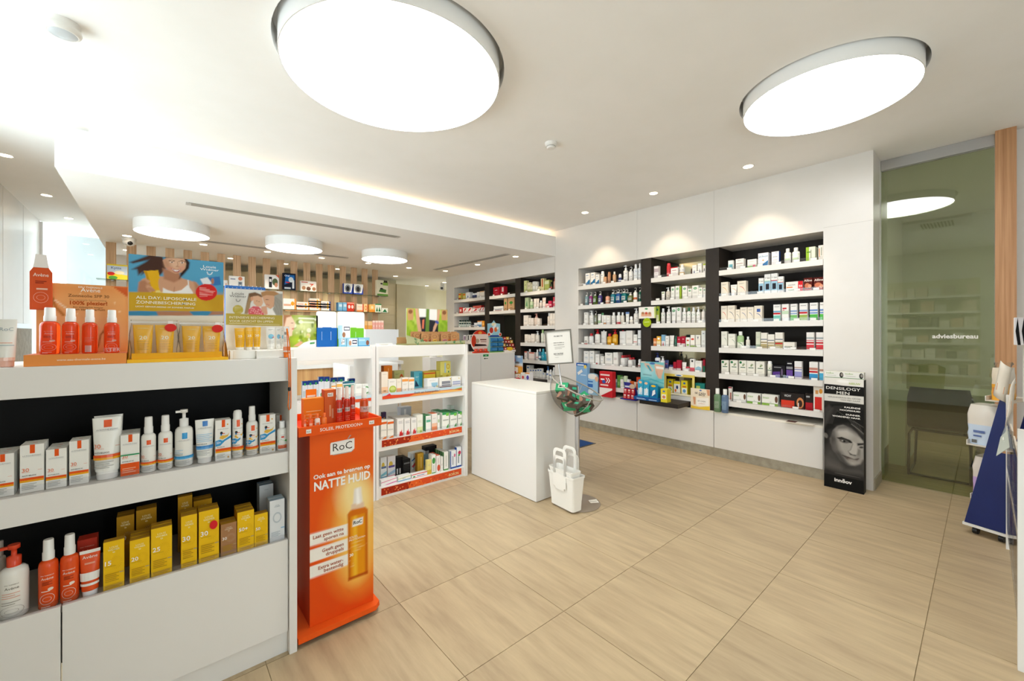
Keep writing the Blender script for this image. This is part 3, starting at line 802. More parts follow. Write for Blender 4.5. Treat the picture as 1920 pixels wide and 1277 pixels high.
rw("left bay's top shelf", 'toiletries on the left bay top shelf', 0, Z1, [
    ('c', 125, 185, 372, wave('2a76a8'), 'white carton with blue wave'), ('c', 195, 253, 362, wave('2a76a8'), 'white carton with blue wave', {'n': 2}),
    ('c', 262, 308, 388, wave('2a76a8'), 'shorter white carton with blue wave'), ('a', 320, 362, 342, wave('3a86b8'), 'white spray can with blue wave'),
    ('c', 368, 402, 420, plain('d8a67c'), 'small tan carton'), ('a', 412, 450, 352, A('b98460', cap='b98460'), 'bronze spray can'),
    ('b', 478, 520, 350, plain('dcae84', cap='f3ece0'), 'tan bottle with white cap'), ('r', 553, 595, 380, A('243a78', ('b', .3, .6, 'e8ecf2'), cap='efeff2'), 'small navy roll-on'),
    ('p', 617, 675, 265, oval(navy, y=.8), 'white pump bottle with navy oval'), ('h', 690, 742, 283, oval(navy, y=.5), 'white hooked bottle with navy oval'),
    ('b', 752, 808, 250, oval('2c4f9a', 'e9eef2', .82), 'white bottle with navy oval'), ('b', 815, 862, 240, oval('2c4f9a', 'e9eef2', .82), 'slim white bottle with navy oval')])
def gel(c, l='e9f0ee'): return A(c, ('r', .2, .35, .8, .8, l), ('e', .5, .3, .25, .12, '%s' % c), ('r', .3, .6, .7, .68, c), cap='efe9df', m='clearcol')
rw("left bay's second shelf", 'shower gels on the left bay second shelf', 1, Z1, [
    ('h', 108, 150, 625, gel('a8cfd8'), 'pale blue hooked bottle'), ('h', 160, 205, 622, gel('c04fa0'), 'pink hooked bottle'), ('h', 213, 262, 620, gel('6f9a3c'), 'green hooked bottle'),
    ('h', 281, 330, 610, gel('7460b8'), 'purple hooked bottle'), ('p', 380, 434, 632, A('eba98c', ('b', .3, .5, 'f4e2d4'), cap='3a3432'), 'peach cone pump bottle with dark pump'),
    ('h', 447, 508, 590, gel('1fa2b8'), 'teal hooked bottle', {'n': 2}), ('h', 515, 580, 582, gel('1f6fc0'), 'blue hooked bottle', {'n': 2}), ('h', 586, 660, 578, gel('159a98'), 'wide teal hooked bottle', {'n': 2}),
    ('p', 677, 742, 625, gel('8a9440'), 'olive pump bottle'), ('h', 752, 803, 562, A(W_, ('b', .3, .55, 'c4622c'), *L(.7, 1), cap='e8e2d8'), 'white hooked bottle with orange label'),
    ('h', 826, 862, 560, gel('16866a'), 'dark green hooked bottle')])
rw("left bay's third shelf", 'body care on the left bay third shelf', 2, Z1, [
    ('c', 108, 156, 893, plain(W_, ('r', .3, .85, .7, .9, '8a7a60')), 'white carton with brown mark'), ('p', 163, 222, 870, oval('b8a078', W_, .7), 'white pump bottle with beige mark'),
    ('h', 236, 268, 872, gel('b9bc9a'), 'pale hooked bottle'), ('t', 278, 325, 915, band('a9c79a', .0, .3), 'white tube with green foot'),
    ('t', 334, 362, 900, A('f0efe8', ('b', .8, 1, '5c9a6a')), 'white tube with green end'), ('c', 366, 402, 930, plain(W_, ('b', .05, .18, 'e0a060')), 'white carton with orange foot'),
    ('c', 406, 450, 932, plain(W_, ('r', .3, .8, .7, .85, 'c09038')), 'small white carton with gold mark'), ('b', 462, 512, 892, plain(W_, ('e', .5, .7, .3, .06, 'c09048')), 'white bottle with gold mark'),
    ('b', 525, 580, 888, plain(W_, ('b', 0, .28, 'c8273a')), 'white bottle with red foot'), ('b', 585, 630, 892, plain('e9e2d6'), 'cream bottle'),
    ('t', 650, 700, 887, A(W_, ('b', .82, 1, '6f8fc8'), *L(.6, 3)), 'white tube with blue end'), ('r', 703, 746, 945, plain('f0ece4'), 'white roll-on'),
    ('p', 753, 822, 838, oval('6a4a3a', W_, .62), 'large white pump bottle with brown mark')])
rw("left bay's fourth shelf", 'red capped care on the left bay fourth shelf', 3, Z1, [
    ('c', 110, 153, 1212, A(W_, ('e', .5, .35, .3, .14, '2a2a2a'), ('e', .5, .35, .17, .08, W_), ('b', 0, .1, 'c44')), 'small white carton with black ring'),
    ('b', 160, 218, 1172, plain('f4f2f0', cap=red), 'white bottle with red cap'), ('p', 236, 305, 1120, plain('f4efe9', cap=red), 'white pump bottle with red pump'),
    ('u', 315, 395, 1132, plain('e6e3df', cap='f0f0f0'), 'white refill pouch'), ('b', 400, 465, 1175, A('e0a21c', ('r', .2, .35, .8, .7, 'e8b84a'), cap=red), 'golden oil bottle with red cap'),
    ('p', 470, 540, 1120, A('dd9f1c', ('r', .2, .35, .8, .7, 'e8b84a'), cap=red), 'golden oil pump bottle with red pump'), ('u', 560, 660, 1130, plain('eceae7', cap=red), 'large white pouch with red cap'),
    ('c', 666, 750, 1135, plain('f0ece6'), 'tall white carton'), ('c', 763, 812, 1187, A(W_, ('b', .3, .36, red), *L(.8, 2)), 'slim white carton with red line'), ('c', 822, 863, 1130, A('e9ecee', ('b', .42, .47, '58626c')), 'tall white carton with grey line')])
def vee(c='8a9ab0'): return A('f1eee8', ('s', (.2, .9), (.5, .75), (.8, .9), .02, '7a8088'), *L(.55, 3, c), ('r', .15, .36, .85, .37, c))
rw("left bay's fifth shelf", 'white cartons on the left bay fifth shelf', 4, Z2, [
    ('c', 107, 178, 210, vee(), 'tall white carton with pale print'), ('c', 184, 252, 208, vee(), 'tall white carton with pale print', {'n': 2}),
    ('c', 266, 322, 252, A('f1eee8', *L(.8, 3), ('e', .4, .1, .2, .07, red)), 'white carton with red dot', {'n': 2}), ('c', 338, 384, 282, vee(), 'short white carton with pale print', {'n': 3}),
    ('c', 400, 505, 233, vee('5f86b0'), 'wide white carton with blue print'), ('c', 515, 580, 228, A('f1eee8', *L(.6, 4, 'a05a5a')), 'white carton with red print', {'n': 2}),
    ('b', 606, 670, 268, plain('f1efec', cap=red), 'short white bottle with red cap', {'n': 5, 'd': .036}), ('b', 705, 770, 300, plain('f1efec', cap=red), 'low white bottle with red cap', {'n': 2}),
    ('r', 848, 895, 322, A('f2f0ee', ('b', .35, .6, 'c06060')), 'white roll-on with red print')])
rw("left bay's lowest shelf", 'face care on the left bay lowest shelf', 5, Z2, [
    ('j', 525, 568, 598, A('7c98ac', cap='e8ecee'), 'blue glass jar with white lid'), ('c', 570, 610, 546, A('63a04a', ('r', .2, .2, .8, .5, '8cc070')), 'green carton', {'n': 2}),
    ('c', 613, 655, 568, A(W_, ('b', .8, 1, '88b070'), *L(.5, 2)), 'white carton with green top'), ('c', 662, 702, 555, A('d6e6c0', *L(.5, 2)), 'pale green carton'), ('c', 706, 745, 602, plain(W_), 'small white carton'),
    ('c', 748, 800, 628, A('d8622a', ('b', .2, .4, 'e89060')), 'small orange carton'), ('c', 803, 835, 638, plain('e8c8b0'), 'small peach carton'), ('c', 836, 892, 572, A('d84a24', ('b', .5, .6, 'f0a080')), 'orange-red carton')])
# middle bay
rw("middle bay's top shelf", 'sprays and bottles on the middle bay top shelf', 0, Z1, [
    ('c', 1037, 1098, 278, A('e8e4e6', ('b', .5, .8, 'b8a8ae'), *L(.4, 2)), 'white and mauve carton'), ('a', 1196, 1248, 235, A('c8323a', ('b', .2, .35, 'e08080'), cap='d0404a'), 'red spray can'),
    ('c', 1260, 1355, 290, A('f3f0ee', ('b', .9, 1, red), ('r', .2, .6, .8, .66, 'b07070'), *L(.4, 2)), 'white carton with red top'),
    ('b', 1364, 1432, 252, A('f2f1ee', ('b', 0, .42, 'eec04e'), ('e', .5, .7, .35, .09, '6f87b8'), cap='f4f4f4'), 'white bottle with yellow foot'),
    ('c', 1546, 1604, 264, A(W_, ('p', [(.35, .1), (.6, .1), (.5, .5)], navy), *L(.75, 2)), 'white carton with navy figure'), ('c', 1619, 1671, 240, A(W_, ('p', [(.4, .1), (.65, .1), (.5, .55)], navy), *L(.8, 2)), 'taller white carton with navy figure'),
    ('c', 1691, 1724, 247, A(W_, ('b', .85, 1, 'b4c840'), ('r', .3, .2, .6, .5, '556')), 'white carton with lime top')])
og = lambda y=.78: oval('2e9a4e', 'f3f1ea', y)
rw("middle bay's second shelf", 'green oval care on the middle bay second shelf', 1, Z1, [
    ('t', 1128, 1177, 615, oval('7a9a38', y=.8), 'white tube with olive oval'), ('p', 1184, 1243, 560, A('d9d0c2', ('e', .5, .5, .3, .15, '8a7a68'), m='gloss'), 'clear pump bottle with brown print'),
    ('c', 1262, 1312, 550, og(), 'white carton with green oval'), ('c', 1322, 1374, 540, og(), 'white carton with green oval'), ('c', 1378, 1400, 545, A('9cb83a'), 'narrow lime carton'),
    ('c', 1412, 1478, 540, og(), 'wide white carton with green oval'), ('c', 1487, 1538, 575, og(), 'short white carton with green oval'), ('c', 1543, 1630, 535, og(), 'widest white carton with green oval'),
    ('c', 1632, 1680, 562, og(), 'white carton with green oval'), ('c', 1692, 1724, 565, og(), 'white carton with green oval at pillar')])
rw("middle bay's third shelf", 'green oval bottles on the middle bay third shelf', 2, Z1, [
    ('c', 1066, 1100, 812, A('b9cf4a', ('e', .5, .8, .35, .07, '2e8a4e'), ('b', 0, .5, 'e9ecc0')), 'lime and white carton'), ('b', 1120, 1174, 840, oval('2e9a4e', y=.8), 'white bottle with green oval'),
    ('p', 1192, 1250, 812, oval('2e9a4e', y=.8), 'white pump bottle with green oval'), ('t', 1260, 1325, 825, oval('2e9a4e', y=.75), 'white tube with green oval'),
    ('c', 1336, 1394, 822, oval('2e9a4e', y=.85), 'tall white carton with green oval'), ('b', 1403, 1457, 832, oval('2e9a4e', y=.8), 'white bottle with green oval'),
    ('b', 1463, 1518, 828, oval('2e9a4e', y=.8, cap='1f6a44'), 'white bottle with dark green cap'), ('b', 1526, 1580, 825, oval('2e9a4e', y=.8), 'white bottle with green oval'),
    ('p', 1589, 1645, 818, oval('2e9a4e', y=.8), 'white pump bottle with green oval'), ('h', 1655, 1718, 810, plain('f0e9e0', cap='e8e2d8'), 'white hooked bottle with orange back')])
rw("middle bay's fourth shelf", 'face care on the middle bay fourth shelf', 3, Z1, [
    ('c', 1030, 1068, 1236, A('e98a4a', ('b', .3, .6, 'f4c8a0')), 'small orange carton'), ('c', 1073, 1127, 1210, A('f0b84a', ('b', .2, .5, 'f6e2b0'), ('e', .5, .75, .3, .1, 'fff')), 'yellow carton'),
    ('c', 1136, 1184, 1190, A('86b4d0', ('b', 0, .45, 'e8e8ea'), ('p', [(.3, .05), (.7, .05), (.5, .4)], red)), 'blue and white carton'), ('c', 1189, 1232, 1205, plain(W_, ('p', [(.4, .8), (.6, .8), (.5, .6)], '444')), 'white carton with black mark'),
    ('t', 1237, 1298, 1200, plain('f0ece4'), 'white tube'), ('b', 1303, 1340, 1205, A('2a6a58', cap='2a6a58'), 'small dark green bottle'),
    ('c', 1345, 1393, 1215, A('b01f36', ('b', 0, .35, 'e8d8d8'), ('r', .3, .7, .7, .75, 'f0d0d0')), 'crimson carton'), ('c', 1400, 1452, 1210, A('b01f36', ('b', 0, .3, 'e8d8d8'), ('r', .3, .7, .7, .75, 'f0d0d0')), 'wider crimson carton'),
    ('c', 1461, 1513, 1225, A(W_, ('r', .2, .6, .8, .75, 'd05a3a'), ('e', .5, .2, .3, .1, '8fc050')), 'white carton with red and green'),
    ('c', 1522, 1580, 1193, A('f3ede4', ('e', .5, .65, .36, .08, 'd84a3a'), ('b', 0, .12, '9cc060')), 'white carton with red oval'), ('c', 1590, 1655, 1192, A('efece2', ('p', [(.35, .85), (.65, .85), (.5, .6)], '667'), ('b', 0, .08, '9cc060')), 'white carton with grey vee'),
    ('c', 1668, 1723, 1135, A('e9eae6', ('r', .3, .8, .7, .84, '667'), *L(.4, 3)), 'tall pale carton by the pillar')])
rw("middle bay's fifth shelf", 'creams on the middle bay fifth shelf', 4, Z2, [
    ('p', 1077, 1150, 235, A('f0f0f2', ('r', .15, .3, .85, .85, '27356f'), ('r', .3, .6, .7, .66, 'c04050'), cap='27356f'), 'white pump bottle with navy label'),
    ('p', 1156, 1218, 285, A('f0f0f2', ('r', .15, .3, .85, .6, '4a3f7a')), 'white pump bottle with violet label'), ('t', 1222, 1277, 335, A('27306e', ('r', .3, .5, .7, .6, 'a03050'), cap='d8d8de'), 'navy tube'),
    ('j', 1272, 1345, 402, A('e9e9ee', cap='27306e'), 'white jar with navy lid'), ('c', 1347, 1388, 360, A('a81f34', ('b', 0, .2, 'ead8d8')), 'dark red carton'), ('c', 1393, 1452, 335, A('a81f34', ('b', 0, .2, 'ead8d8')), 'larger dark red carton'),
    ('t', 1458, 1522, 365, plain('f3eee8'), 'white tube'), ('j', 1507, 1570, 425, A('ead8d8', cap='b01f36'), 'low jar with red lid'), ('c', 1577, 1642, 318, A('f3efea', ('r', .3, .75, .7, .9, '333'), ('b', 0, .3, 'd85a6a')), 'tall white and red carton'),
    ('c', 1647, 1740, 345, A('f2efe8', ('p', [(.05, .1), (.95, .1), (.95, .4), (.5, .5), (.05, .35)], '9cc4d8'), *L(.85, 2)), 'wide white carton with blue picture'), ('c', 1757, 1788, 330, A('a81f34', ('b', 0, .5, '2a6a50')), 'narrow red and green carton')])
# right bay
BOX[0] = 'haircare_box'
rw("right bay's top shelf", 'hair care on the right bay top shelf', 0, Z3, [
    ('c', 237, 300, 393, A('eef0ee', ('r', .1, .1, .9, .6, '9cc8cc'), ('r', .35, .12, .9, .55, '6fb0c0')), 'white carton with teal patch'), ('c', 330, 434, 372, A('efece8', ('t', 'pilica', .45, .8, .09, '443a52'), ('r', .08, .5, .9, .56, 'b08a86'), *L(.35, 2)), 'white carton with dusky line'),
    ('c', 478, 595, 378, A('f1eee8', ('b', 0, .22, '9cc888'), ('r', .6, .02, .9, .3, 'dc6a88'), *L(.75, 2)), 'white carton with green foot and pink patch'),
    ('c', 613, 745, 298, A('f2f3f3', ('t', 'pil.food', .5, .68, .14, '3a86b8'), ('p', [(.2, .05), (.95, .05), (.98, .42), (.7, .28)], '2a7ab8'), ('e', .5, .45, .1, .04, 'e0a040')), 'large white carton with blue swoosh'),
    ('c', 783, 878, 280, A('f0f0f0', ('p', [(.35, .95), (.95, .95), (.65, .82)], 'c8ccd6'), ('t', 'omica', .48, .58, .09, '6a7080'), *L(.4, 2), side=navy), 'white carton with navy side'),
    ('b', 934, 1024, 240, A('f3f2ee', ('e', .5, .82, .4, .1, 'a8d860'), ('r', .2, .3, .8, .5, 'c8dcb8'), cap='f2f2ee'), 'white shampoo bottle with lime label', {'d': .05}), ('b', 1031, 1135, 228, A('f3f2ee', ('e', .5, .82, .4, .1, 'a8d860'), ('r', .2, .3, .8, .5, 'c8dcb8'), cap='f2f2ee'), 'wider white shampoo bottle with lime label', {'d': .05}),
    ('c', 1216, 1335, 222, A('e9efd8', ('r', 0, 0, .34, 1, '9cc23c'), ('r', .1, .6, .6, .68, '5c8a2c'), ('r', .5, .2, .6, .8, '9a9a8a')), 'white and lime carton', {'n': 2}), ('c', 1373, 1443, 200, A('efeae0', ('r', .1, .2, .3, .8, 'e0a078'), ('r', .5, .3, .65, .85, '9a9a8a')), 'cream carton with orange strip')])
tg = lambda c: A('f2f1ee', ('r', 0, .14, 1, .62, '9cc4dc'), ('r', .22, .2, .78, .5, '2a2a34'), ('b', .62, .66, c), ('t', 'T Gel', .5, .76, .07, '555', 'c', .8))
rw("right bay's second shelf", 'hair care on the right bay second shelf', 1, Z3, [
    ('c', 147, 235, 665, swoosh('e0a040'), 'white carton with amber swoosh'), ('t', 258, 344, 697, swoosh('e8a048', W_), 'white tube with amber swoosh'), ('c', 352, 462, 650, swoosh('d8402c'), 'white carton with red swoosh'),
    ('c', 620, 684, 615, tg('9cc4dc'), 'narrow white and blue carton'), ('c', 693, 771, 565, tg('a8d0b8'), 'tall white and blue carton with green line'), ('c', 776, 858, 555, tg(red), 'tall white and blue carton with red line'), ('c', 862, 932, 595, tg('e06a5a'), 'shorter white and blue carton with red line'),
    ('c', 962, 1182, 658, A('f1ece6', ('t', 'omnivit', .34, .62, .14, '777', 'c', .6), ('r', .72, 0, 1, 1, 'd8262e'), ('t', '50', .86, .42, .2, 'fff', 'c', .2), ('r', .04, .4, .4, .5, 'e88a4a'), ('s', (.1, .2), (.4, .1), (.7, .3), .03, '7ab060')), 'wide white carton with red end panel'),
    ('c', 1188, 1300, 612, A('5a1a14', ('t', 'Alline', .5, .72, .16, 'f3e8e0'), ('e', .4, .4, .3, .2, 'd07a5a'), ('e', .7, .35, .2, .15, 'e0a080'), ('r', .1, .05, .9, .14, 'c04a30')), 'dark red carton with picture'),
    ('c', 1312, 1444, 605, A('5a1a14', ('t', 'Alline', .5, .72, .17, 'f3e8e0'), ('e', .45, .4, .36, .2, 'd07a5a'), ('e', .75, .3, .2, .15, 'e0a080'), ('r', .1, .05, .9, .14, 'c04a30')), 'wider dark red carton with picture')])
sh = lambda c1, c2, b=None: A('f1efec', ('b', .02, .34, c1), ('b', .52, .62, c2), *([('r', -.0, .40, 1, .5, red)] if b else [('b', .38, .46, c2)]), ('r', .15, .85, .85, .88, '888'))
rw("right bay's third shelf", 'hair care on the right bay third shelf', 2, Z3, [
    ('c', 147, 224, 965, swoosh('d8402c'), 'white carton with red swoosh'), ('c', 228, 322, 960, swoosh('2f4a6a'), 'white carton with navy swoosh'), ('c', 328, 384, 1010, swoosh('2f5a6a'), 'small white carton with teal swoosh'),
    ('c', 388, 475, 982, swoosh('2f5a9a'), 'white carton with blue swoosh'), ('c', 479, 558, 980, swoosh('2f5a9a'), 'white carton with blue swoosh'), ('c', 563, 664, 962, A(CR, ('s', (.3, .5), (.8, .5), (.98, .14), .022, '2f5a9a'), ('r', .35, .6, .8, .8, '4a68b0')), 'white carton with blue stamp'),
    ('c', 806, 896, 948, sh('7cc8b8', '6fa8c8', 1), 'white and turquoise carton with red strip'), ('c', 913, 1000, 942, A('f1efec', ('r', .1, .7, .7, .78, red), ('r', .1, .62, .4, .66, red), ('b', .4, .6, 'c8dcc0')), 'white carton with red lettering'), ('c', 1021, 1106, 940, sh('7cc070', '8fa8cc'), 'white and green carton'),
    ('c', 1134, 1236, 932, sh('a0b860', '8fa8cc', 1), 'white and olive carton with red strip'), ('c', 1264, 1366, 925, sh('58b850', '6f90c8'), 'wide white and green carton'), ('c', 1392, 1444, 920, sh('58b850', '6f90c8'), 'narrow white and green carton')])
gp = lambda: A('efede2', ('s', (.55, .6), (.95, .55), (.98, .2), .02, '2f7a4a'), *L(.8, 2))
bg_ = lambda r=0: A('f1ece2', ('b', .05, .3, 'b8a878'), ('b', .36, .44, '9a8a60'), ('b', .55, .62, '8a8e96'), *([('r', 0, .3, 1, .37, red)] if r else []))
rr = lambda: A('f0ece8', ('b', .04, .30, 'd8404a'), ('b', .36, .45, red), ('b', .5, .56, 'd8808a'), ('b', .62, .72, 'a8b0b4'))
rw("right bay's fourth shelf", 'hair care on the right bay fourth shelf', 3, Z4, [
    ('c', 142, 212, 137, gp(), 'white carton with green swoosh'), ('c', 224, 308, 166, gp(), 'lower white carton with green swoosh'), ('b', 322, 408, 138, A('a8c890', ('r', 0, 0, 1, .55, 'e6e8da'), ('s', (.3, .5), (.7, .5), (.9, .1), .03, '2f7a4a'), cap='f2f2ee'), 'green lotion bottle', {'d': .045}),
    ('b', 430, 480, 200, gp(), 'small white bottle with green swoosh'), ('c', 556, 610, 142, A('d8dcc8', ('b', .1, .25, '9aa890'), *L(.7, 2)), 'pale sage carton'), ('c', 616, 692, 153, bg_(), 'white and gold carton'), ('c', 698, 778, 172, bg_(), 'white and gold carton'),
    ('c', 787, 880, 150, bg_(1), 'white and gold carton with red strip'), ('c', 884, 1022, 265, A('f1ece2', ('r', .1, .2, .8, .45, '9a9478'), *L(.8, 1)), 'flat white carton'), ('c', 1162, 1255, 148, rr(), 'white and red carton'), ('c', 1277, 1366, 148, rr(), 'white and red carton against the wall')])
kl = lambda b=1: A('f0ede2', *([('e', .22, .86, .17, .09, '2e7a4e')] if b else []), ('e', .65, .74, .16, .07, 'a8b090'), ('e', .55, .66, .1, .05, '7a9a60'), ('r', .2, .5, .85, .55, '2e6a48'), *L(.3, 2))
rw("right bay's fifth shelf", 'hair care on the right bay fifth shelf', 4, Z4, [
    ('c', 142, 230, 482, kl(), 'white botanical carton with green badge'), ('c', 248, 340, 483, kl(), 'white botanical carton with green badge'), ('c', 354, 444, 486, kl(), 'white botanical carton with green badge'), ('c', 448, 545, 491, kl(0), 'white botanical carton without badge'), ('c', 557, 660, 498, kl(0), 'wider white botanical carton without badge', {'n': 2}),
    ('a', 687, 747, 493, kl(0), 'white botanical spray can'), ('c', 757, 908, 545, A('1c1a20', ('p', [(0, 0), (.6, 0), (.6, .5), (0, .45)], '5a3a8a'), ('r', .1, .8, .7, .88, '888'), ('e', .75, .45, .08, .3, '6a5a78')), 'wide black and purple carton'),
    ('c', 921, 1000, 500, A('1c1a20', ('b', .05, .5, '6a4a9a'), ('r', .15, .86, .85, .92, 'ccc'), ('b', .55, .7, '8a8a90')), 'tall black and purple carton'), ('c', 1019, 1108, 496, A('f0eeee', ('b', .1, .42, '9a98d0'), ('b', .5, .56, '8a88b8'), ('b', .6, .68, 'c8b0a8')), 'white and lilac carton'),
    ('c', 1196, 1300, 503, A('f0eee9', ('b', .02, .34, '3f9ad0'), ('b', .40, .50, red), ('b', .55, .68, 'c88a78')), 'blue carton with red strip', {'n': 2}), ('c', 1317, 1366, 507, A('f0eee9', ('b', .02, .4, '4fb0d8'), ('b', .5, .62, 'b88a78')), 'narrow white and blue carton')])
iv = lambda c: A('f0efe8', ('t', 'inneov', .26, .6, .22, '8ab060', 'c', .4), ('b', 0, .2, c), ('r', .5, .3, .6, .34, 'aaa'), ('e', .9, .6, .09, .3, '6a4a3a'))
rw("right bay's lowest shelf", 'supplements on the right bay lowest shelf', 5, Z4, [
    ('c', 228, 268, 802, A('efe9e0', ('b', .9, 1, 'a03a4a'), ('r', .5, .1, .9, .6, 'b06a5a')), 'upright white and wine carton'), ('c', 283, 440, 870, iv('efefe8'), 'flat white supplement carton', {'d': .06}), ('c', 448, 615, 880, iv('8ac04a'), 'flat white supplement carton with green foot', {'d': .06}), ('c', 627, 824, 896, iv('9cc850'), 'wide flat white supplement carton with green foot', {'d': .06}),
    ('c', 851, 1145, 878, A('2a2422', ('r', .02, .02, .58, .5, 'd8402c'), ('t', 'VICHY', .3, .74, .14, 'ddd', 'c', .3), ('e', .82, .4, .15, .36, 'd08a58'), ('e', .82, .36, .09, .24, '3a2a24'), ('r', .73, .02, .77, .4, 'efe8e0')), 'long black carton with red label'),
    ('c', 1150, 1240, 880, A('2a2422', ('b', 0, .45, 'a81f2a'), ('r', .1, .75, .6, .85, 'aaa')), 'black and dark red carton'), ('c', 1245, 1366, 800, A('f3ece2', ('r', .14, .05, .86, .58, 'd8342c'), ('e', .75, .82, .18, .1, 'e8a040'), ('r', .2, .7, .5, .85, 'e0a060')), 'large white carton with red label')])
# ================================================================== GONDOLAS
GX1 = .43
def gondola(label, x0, x1, yf, yb, drawers, back, shelves=((.79, .888), (.40, .497)), base=None):
    t = thing('gondola', label, 'shelving', ((x0 + x1) / 2, (yf + yb) / 2, 0))
    bx('end_panel', 'lam', x0, yf - .02, 0, x0 + .024, yb, 1.292, t, WH, .001); bx('end_panel', 'lam', x1 - .030, yf - .02, 0, x1, yb, 1.292, t, WH, .001)
    a, b = x0 + .0245, x1 - .0305
    bx('top', 'lam', a, yf, 1.192, b, yb, 1.292, t, WH, .001)
    if back: bx('back_panel', 'black', a, yb - .02, .09, b, yb - .002, 1.19, t)
    for z0, z1 in shelves:
        if z0 < .45 and drawers:
            s = bx('shelf', 'lam', a, yf + .02, z1 - .03, b, yb - .021, z1 - .008, t, 'b9b4ac')
        else: s = bx('shelf', 'lam', a, yf, z0, b, yb - (.021 if back else 0), z1 - .006, t, WH)
        c = Vector(((a + b) / 2, (yf + (.02 if z0 < .45 and drawers else 0) + yb - (.021 if back else 0)) / 2, z1 - .03 if z0 < .45 and drawers else z0))
        r = bx('price_rail', 'acrylic', a + .003, yf + .004, z1 - .0055, b - .003, yf + .007, z1 + .022); r.parent = s; r.location = Vector(r.location) - c
    for d0, d1 in drawers:
        bx('drawer_front', 'lam', d0, yf - .002, .095, d1, yf + .017, .497, t, WH, .001)
    if drawers: bx('toe_kick', 'lam', a, yf + .012, 0, b, yf + .03, .092, t, 'e6e3de')
    if base: bx('shelf', 'lam', a, yf, 0, b, yb, .088, t, WH)
    return t
g1 = gondola('long white sunscreen gondola with black back, nearest at left', -1.05, .462, 2.0, 2.42, [(-1.02, -.245), (-.241, .430)], True)
g2 = gondola('white open gondola behind the orange sunscreen stand', .44, 1.372, 3.35, 3.75, [], False, base=True)
g3 = gondola('white open homeopathy gondola with orange shelf strips', 1.377, 2.302, 3.35, 3.75, [], False, base=True)
G = 2.0
ga = "sunscreen gondola's upper shelf"; gb = "sunscreen gondola's lower shelf"
O1, O2 = 'ea5a1c', 'f0a81c'
GY = '8c8c8c'
def lrp(tx='ANTHELIOS', n='30', c1=O1, c2=O2, sq=O1, dark='4a4a4a', top=True, extra=(), body='f3f1ea', m=None, cap='f6f4f0', nc='e88a68'):
    e = [('r', .41, .82, .62, .955 if not top else 1.0, sq), ('t', 'LA ROCHE-POSAY', .5, .765, .022, '9a9a9a', 'c', .78), ('r', .12, .75, .88, .754, 'c0c0c0')]
    if n: e += [('t', n, .08, .44, .075, nc, 'l', .3), ('r', .08, .425, .42, .43, nc), ('r', .74, .46, .92, .466, nc)]
    e += [('t', tx, .08, .345, .026, dark, 'l', .62), ('b', .265, .315, c1), ('b', .225, .265, c2)]
    e += L(.19, 4, 'b4b4b0', .08, .7, .035)
    return A(body, *e, *extra, m=m, cap=cap)
def kid(m=None):
    blue = '3f9ad0'
    return A('f4f2ec', ('r', .40, .82, .62, 1.0, O1), ('t', 'LA ROCHE-POSAY', .5, .765, .02, '9a9a9a', 'c', .7), ('e', .78, .88, .05, .02, 'e8b050'),
             ('p', [(0, .36), (.3, .37), (.6, .47), (1, .54), (1, .60), (.6, .52), (.3, .46), (0, .46)], blue), ('p', [(0, .40), (.3, .39), (.55, .47), (.3, .52), (0, .50)], blue),
             ('p', [(.25, .55), (.45, .52), (.8, .58), (.9, .68), (.78, .62), (.6, .61), (.45, .62), (.3, .6)], 'e8b84a'), ('e', .38, .68, .09, .035, '333'), ('e', .36, .64, .05, .025, '2f78b8'), ('r', .44, .655, .6, .672, 'e05a2a'),
             ('t', '50+', .06, .42, .06, 'eef4f8', 'l', .28), ('t', 'ANTHELIOS', .08, .325, .024, '5a5a5a', 'l', .5), ('b', .24, .30, O1), ('b', .20, .24, O2), *L(.16, 3, 'b4b4b0', .08, .6, .035), ('e', .82, .07, .06, .025, 'd8a860'), m=m, cap='f6f4f0')
BOX[0] = 'sunscreen_box'
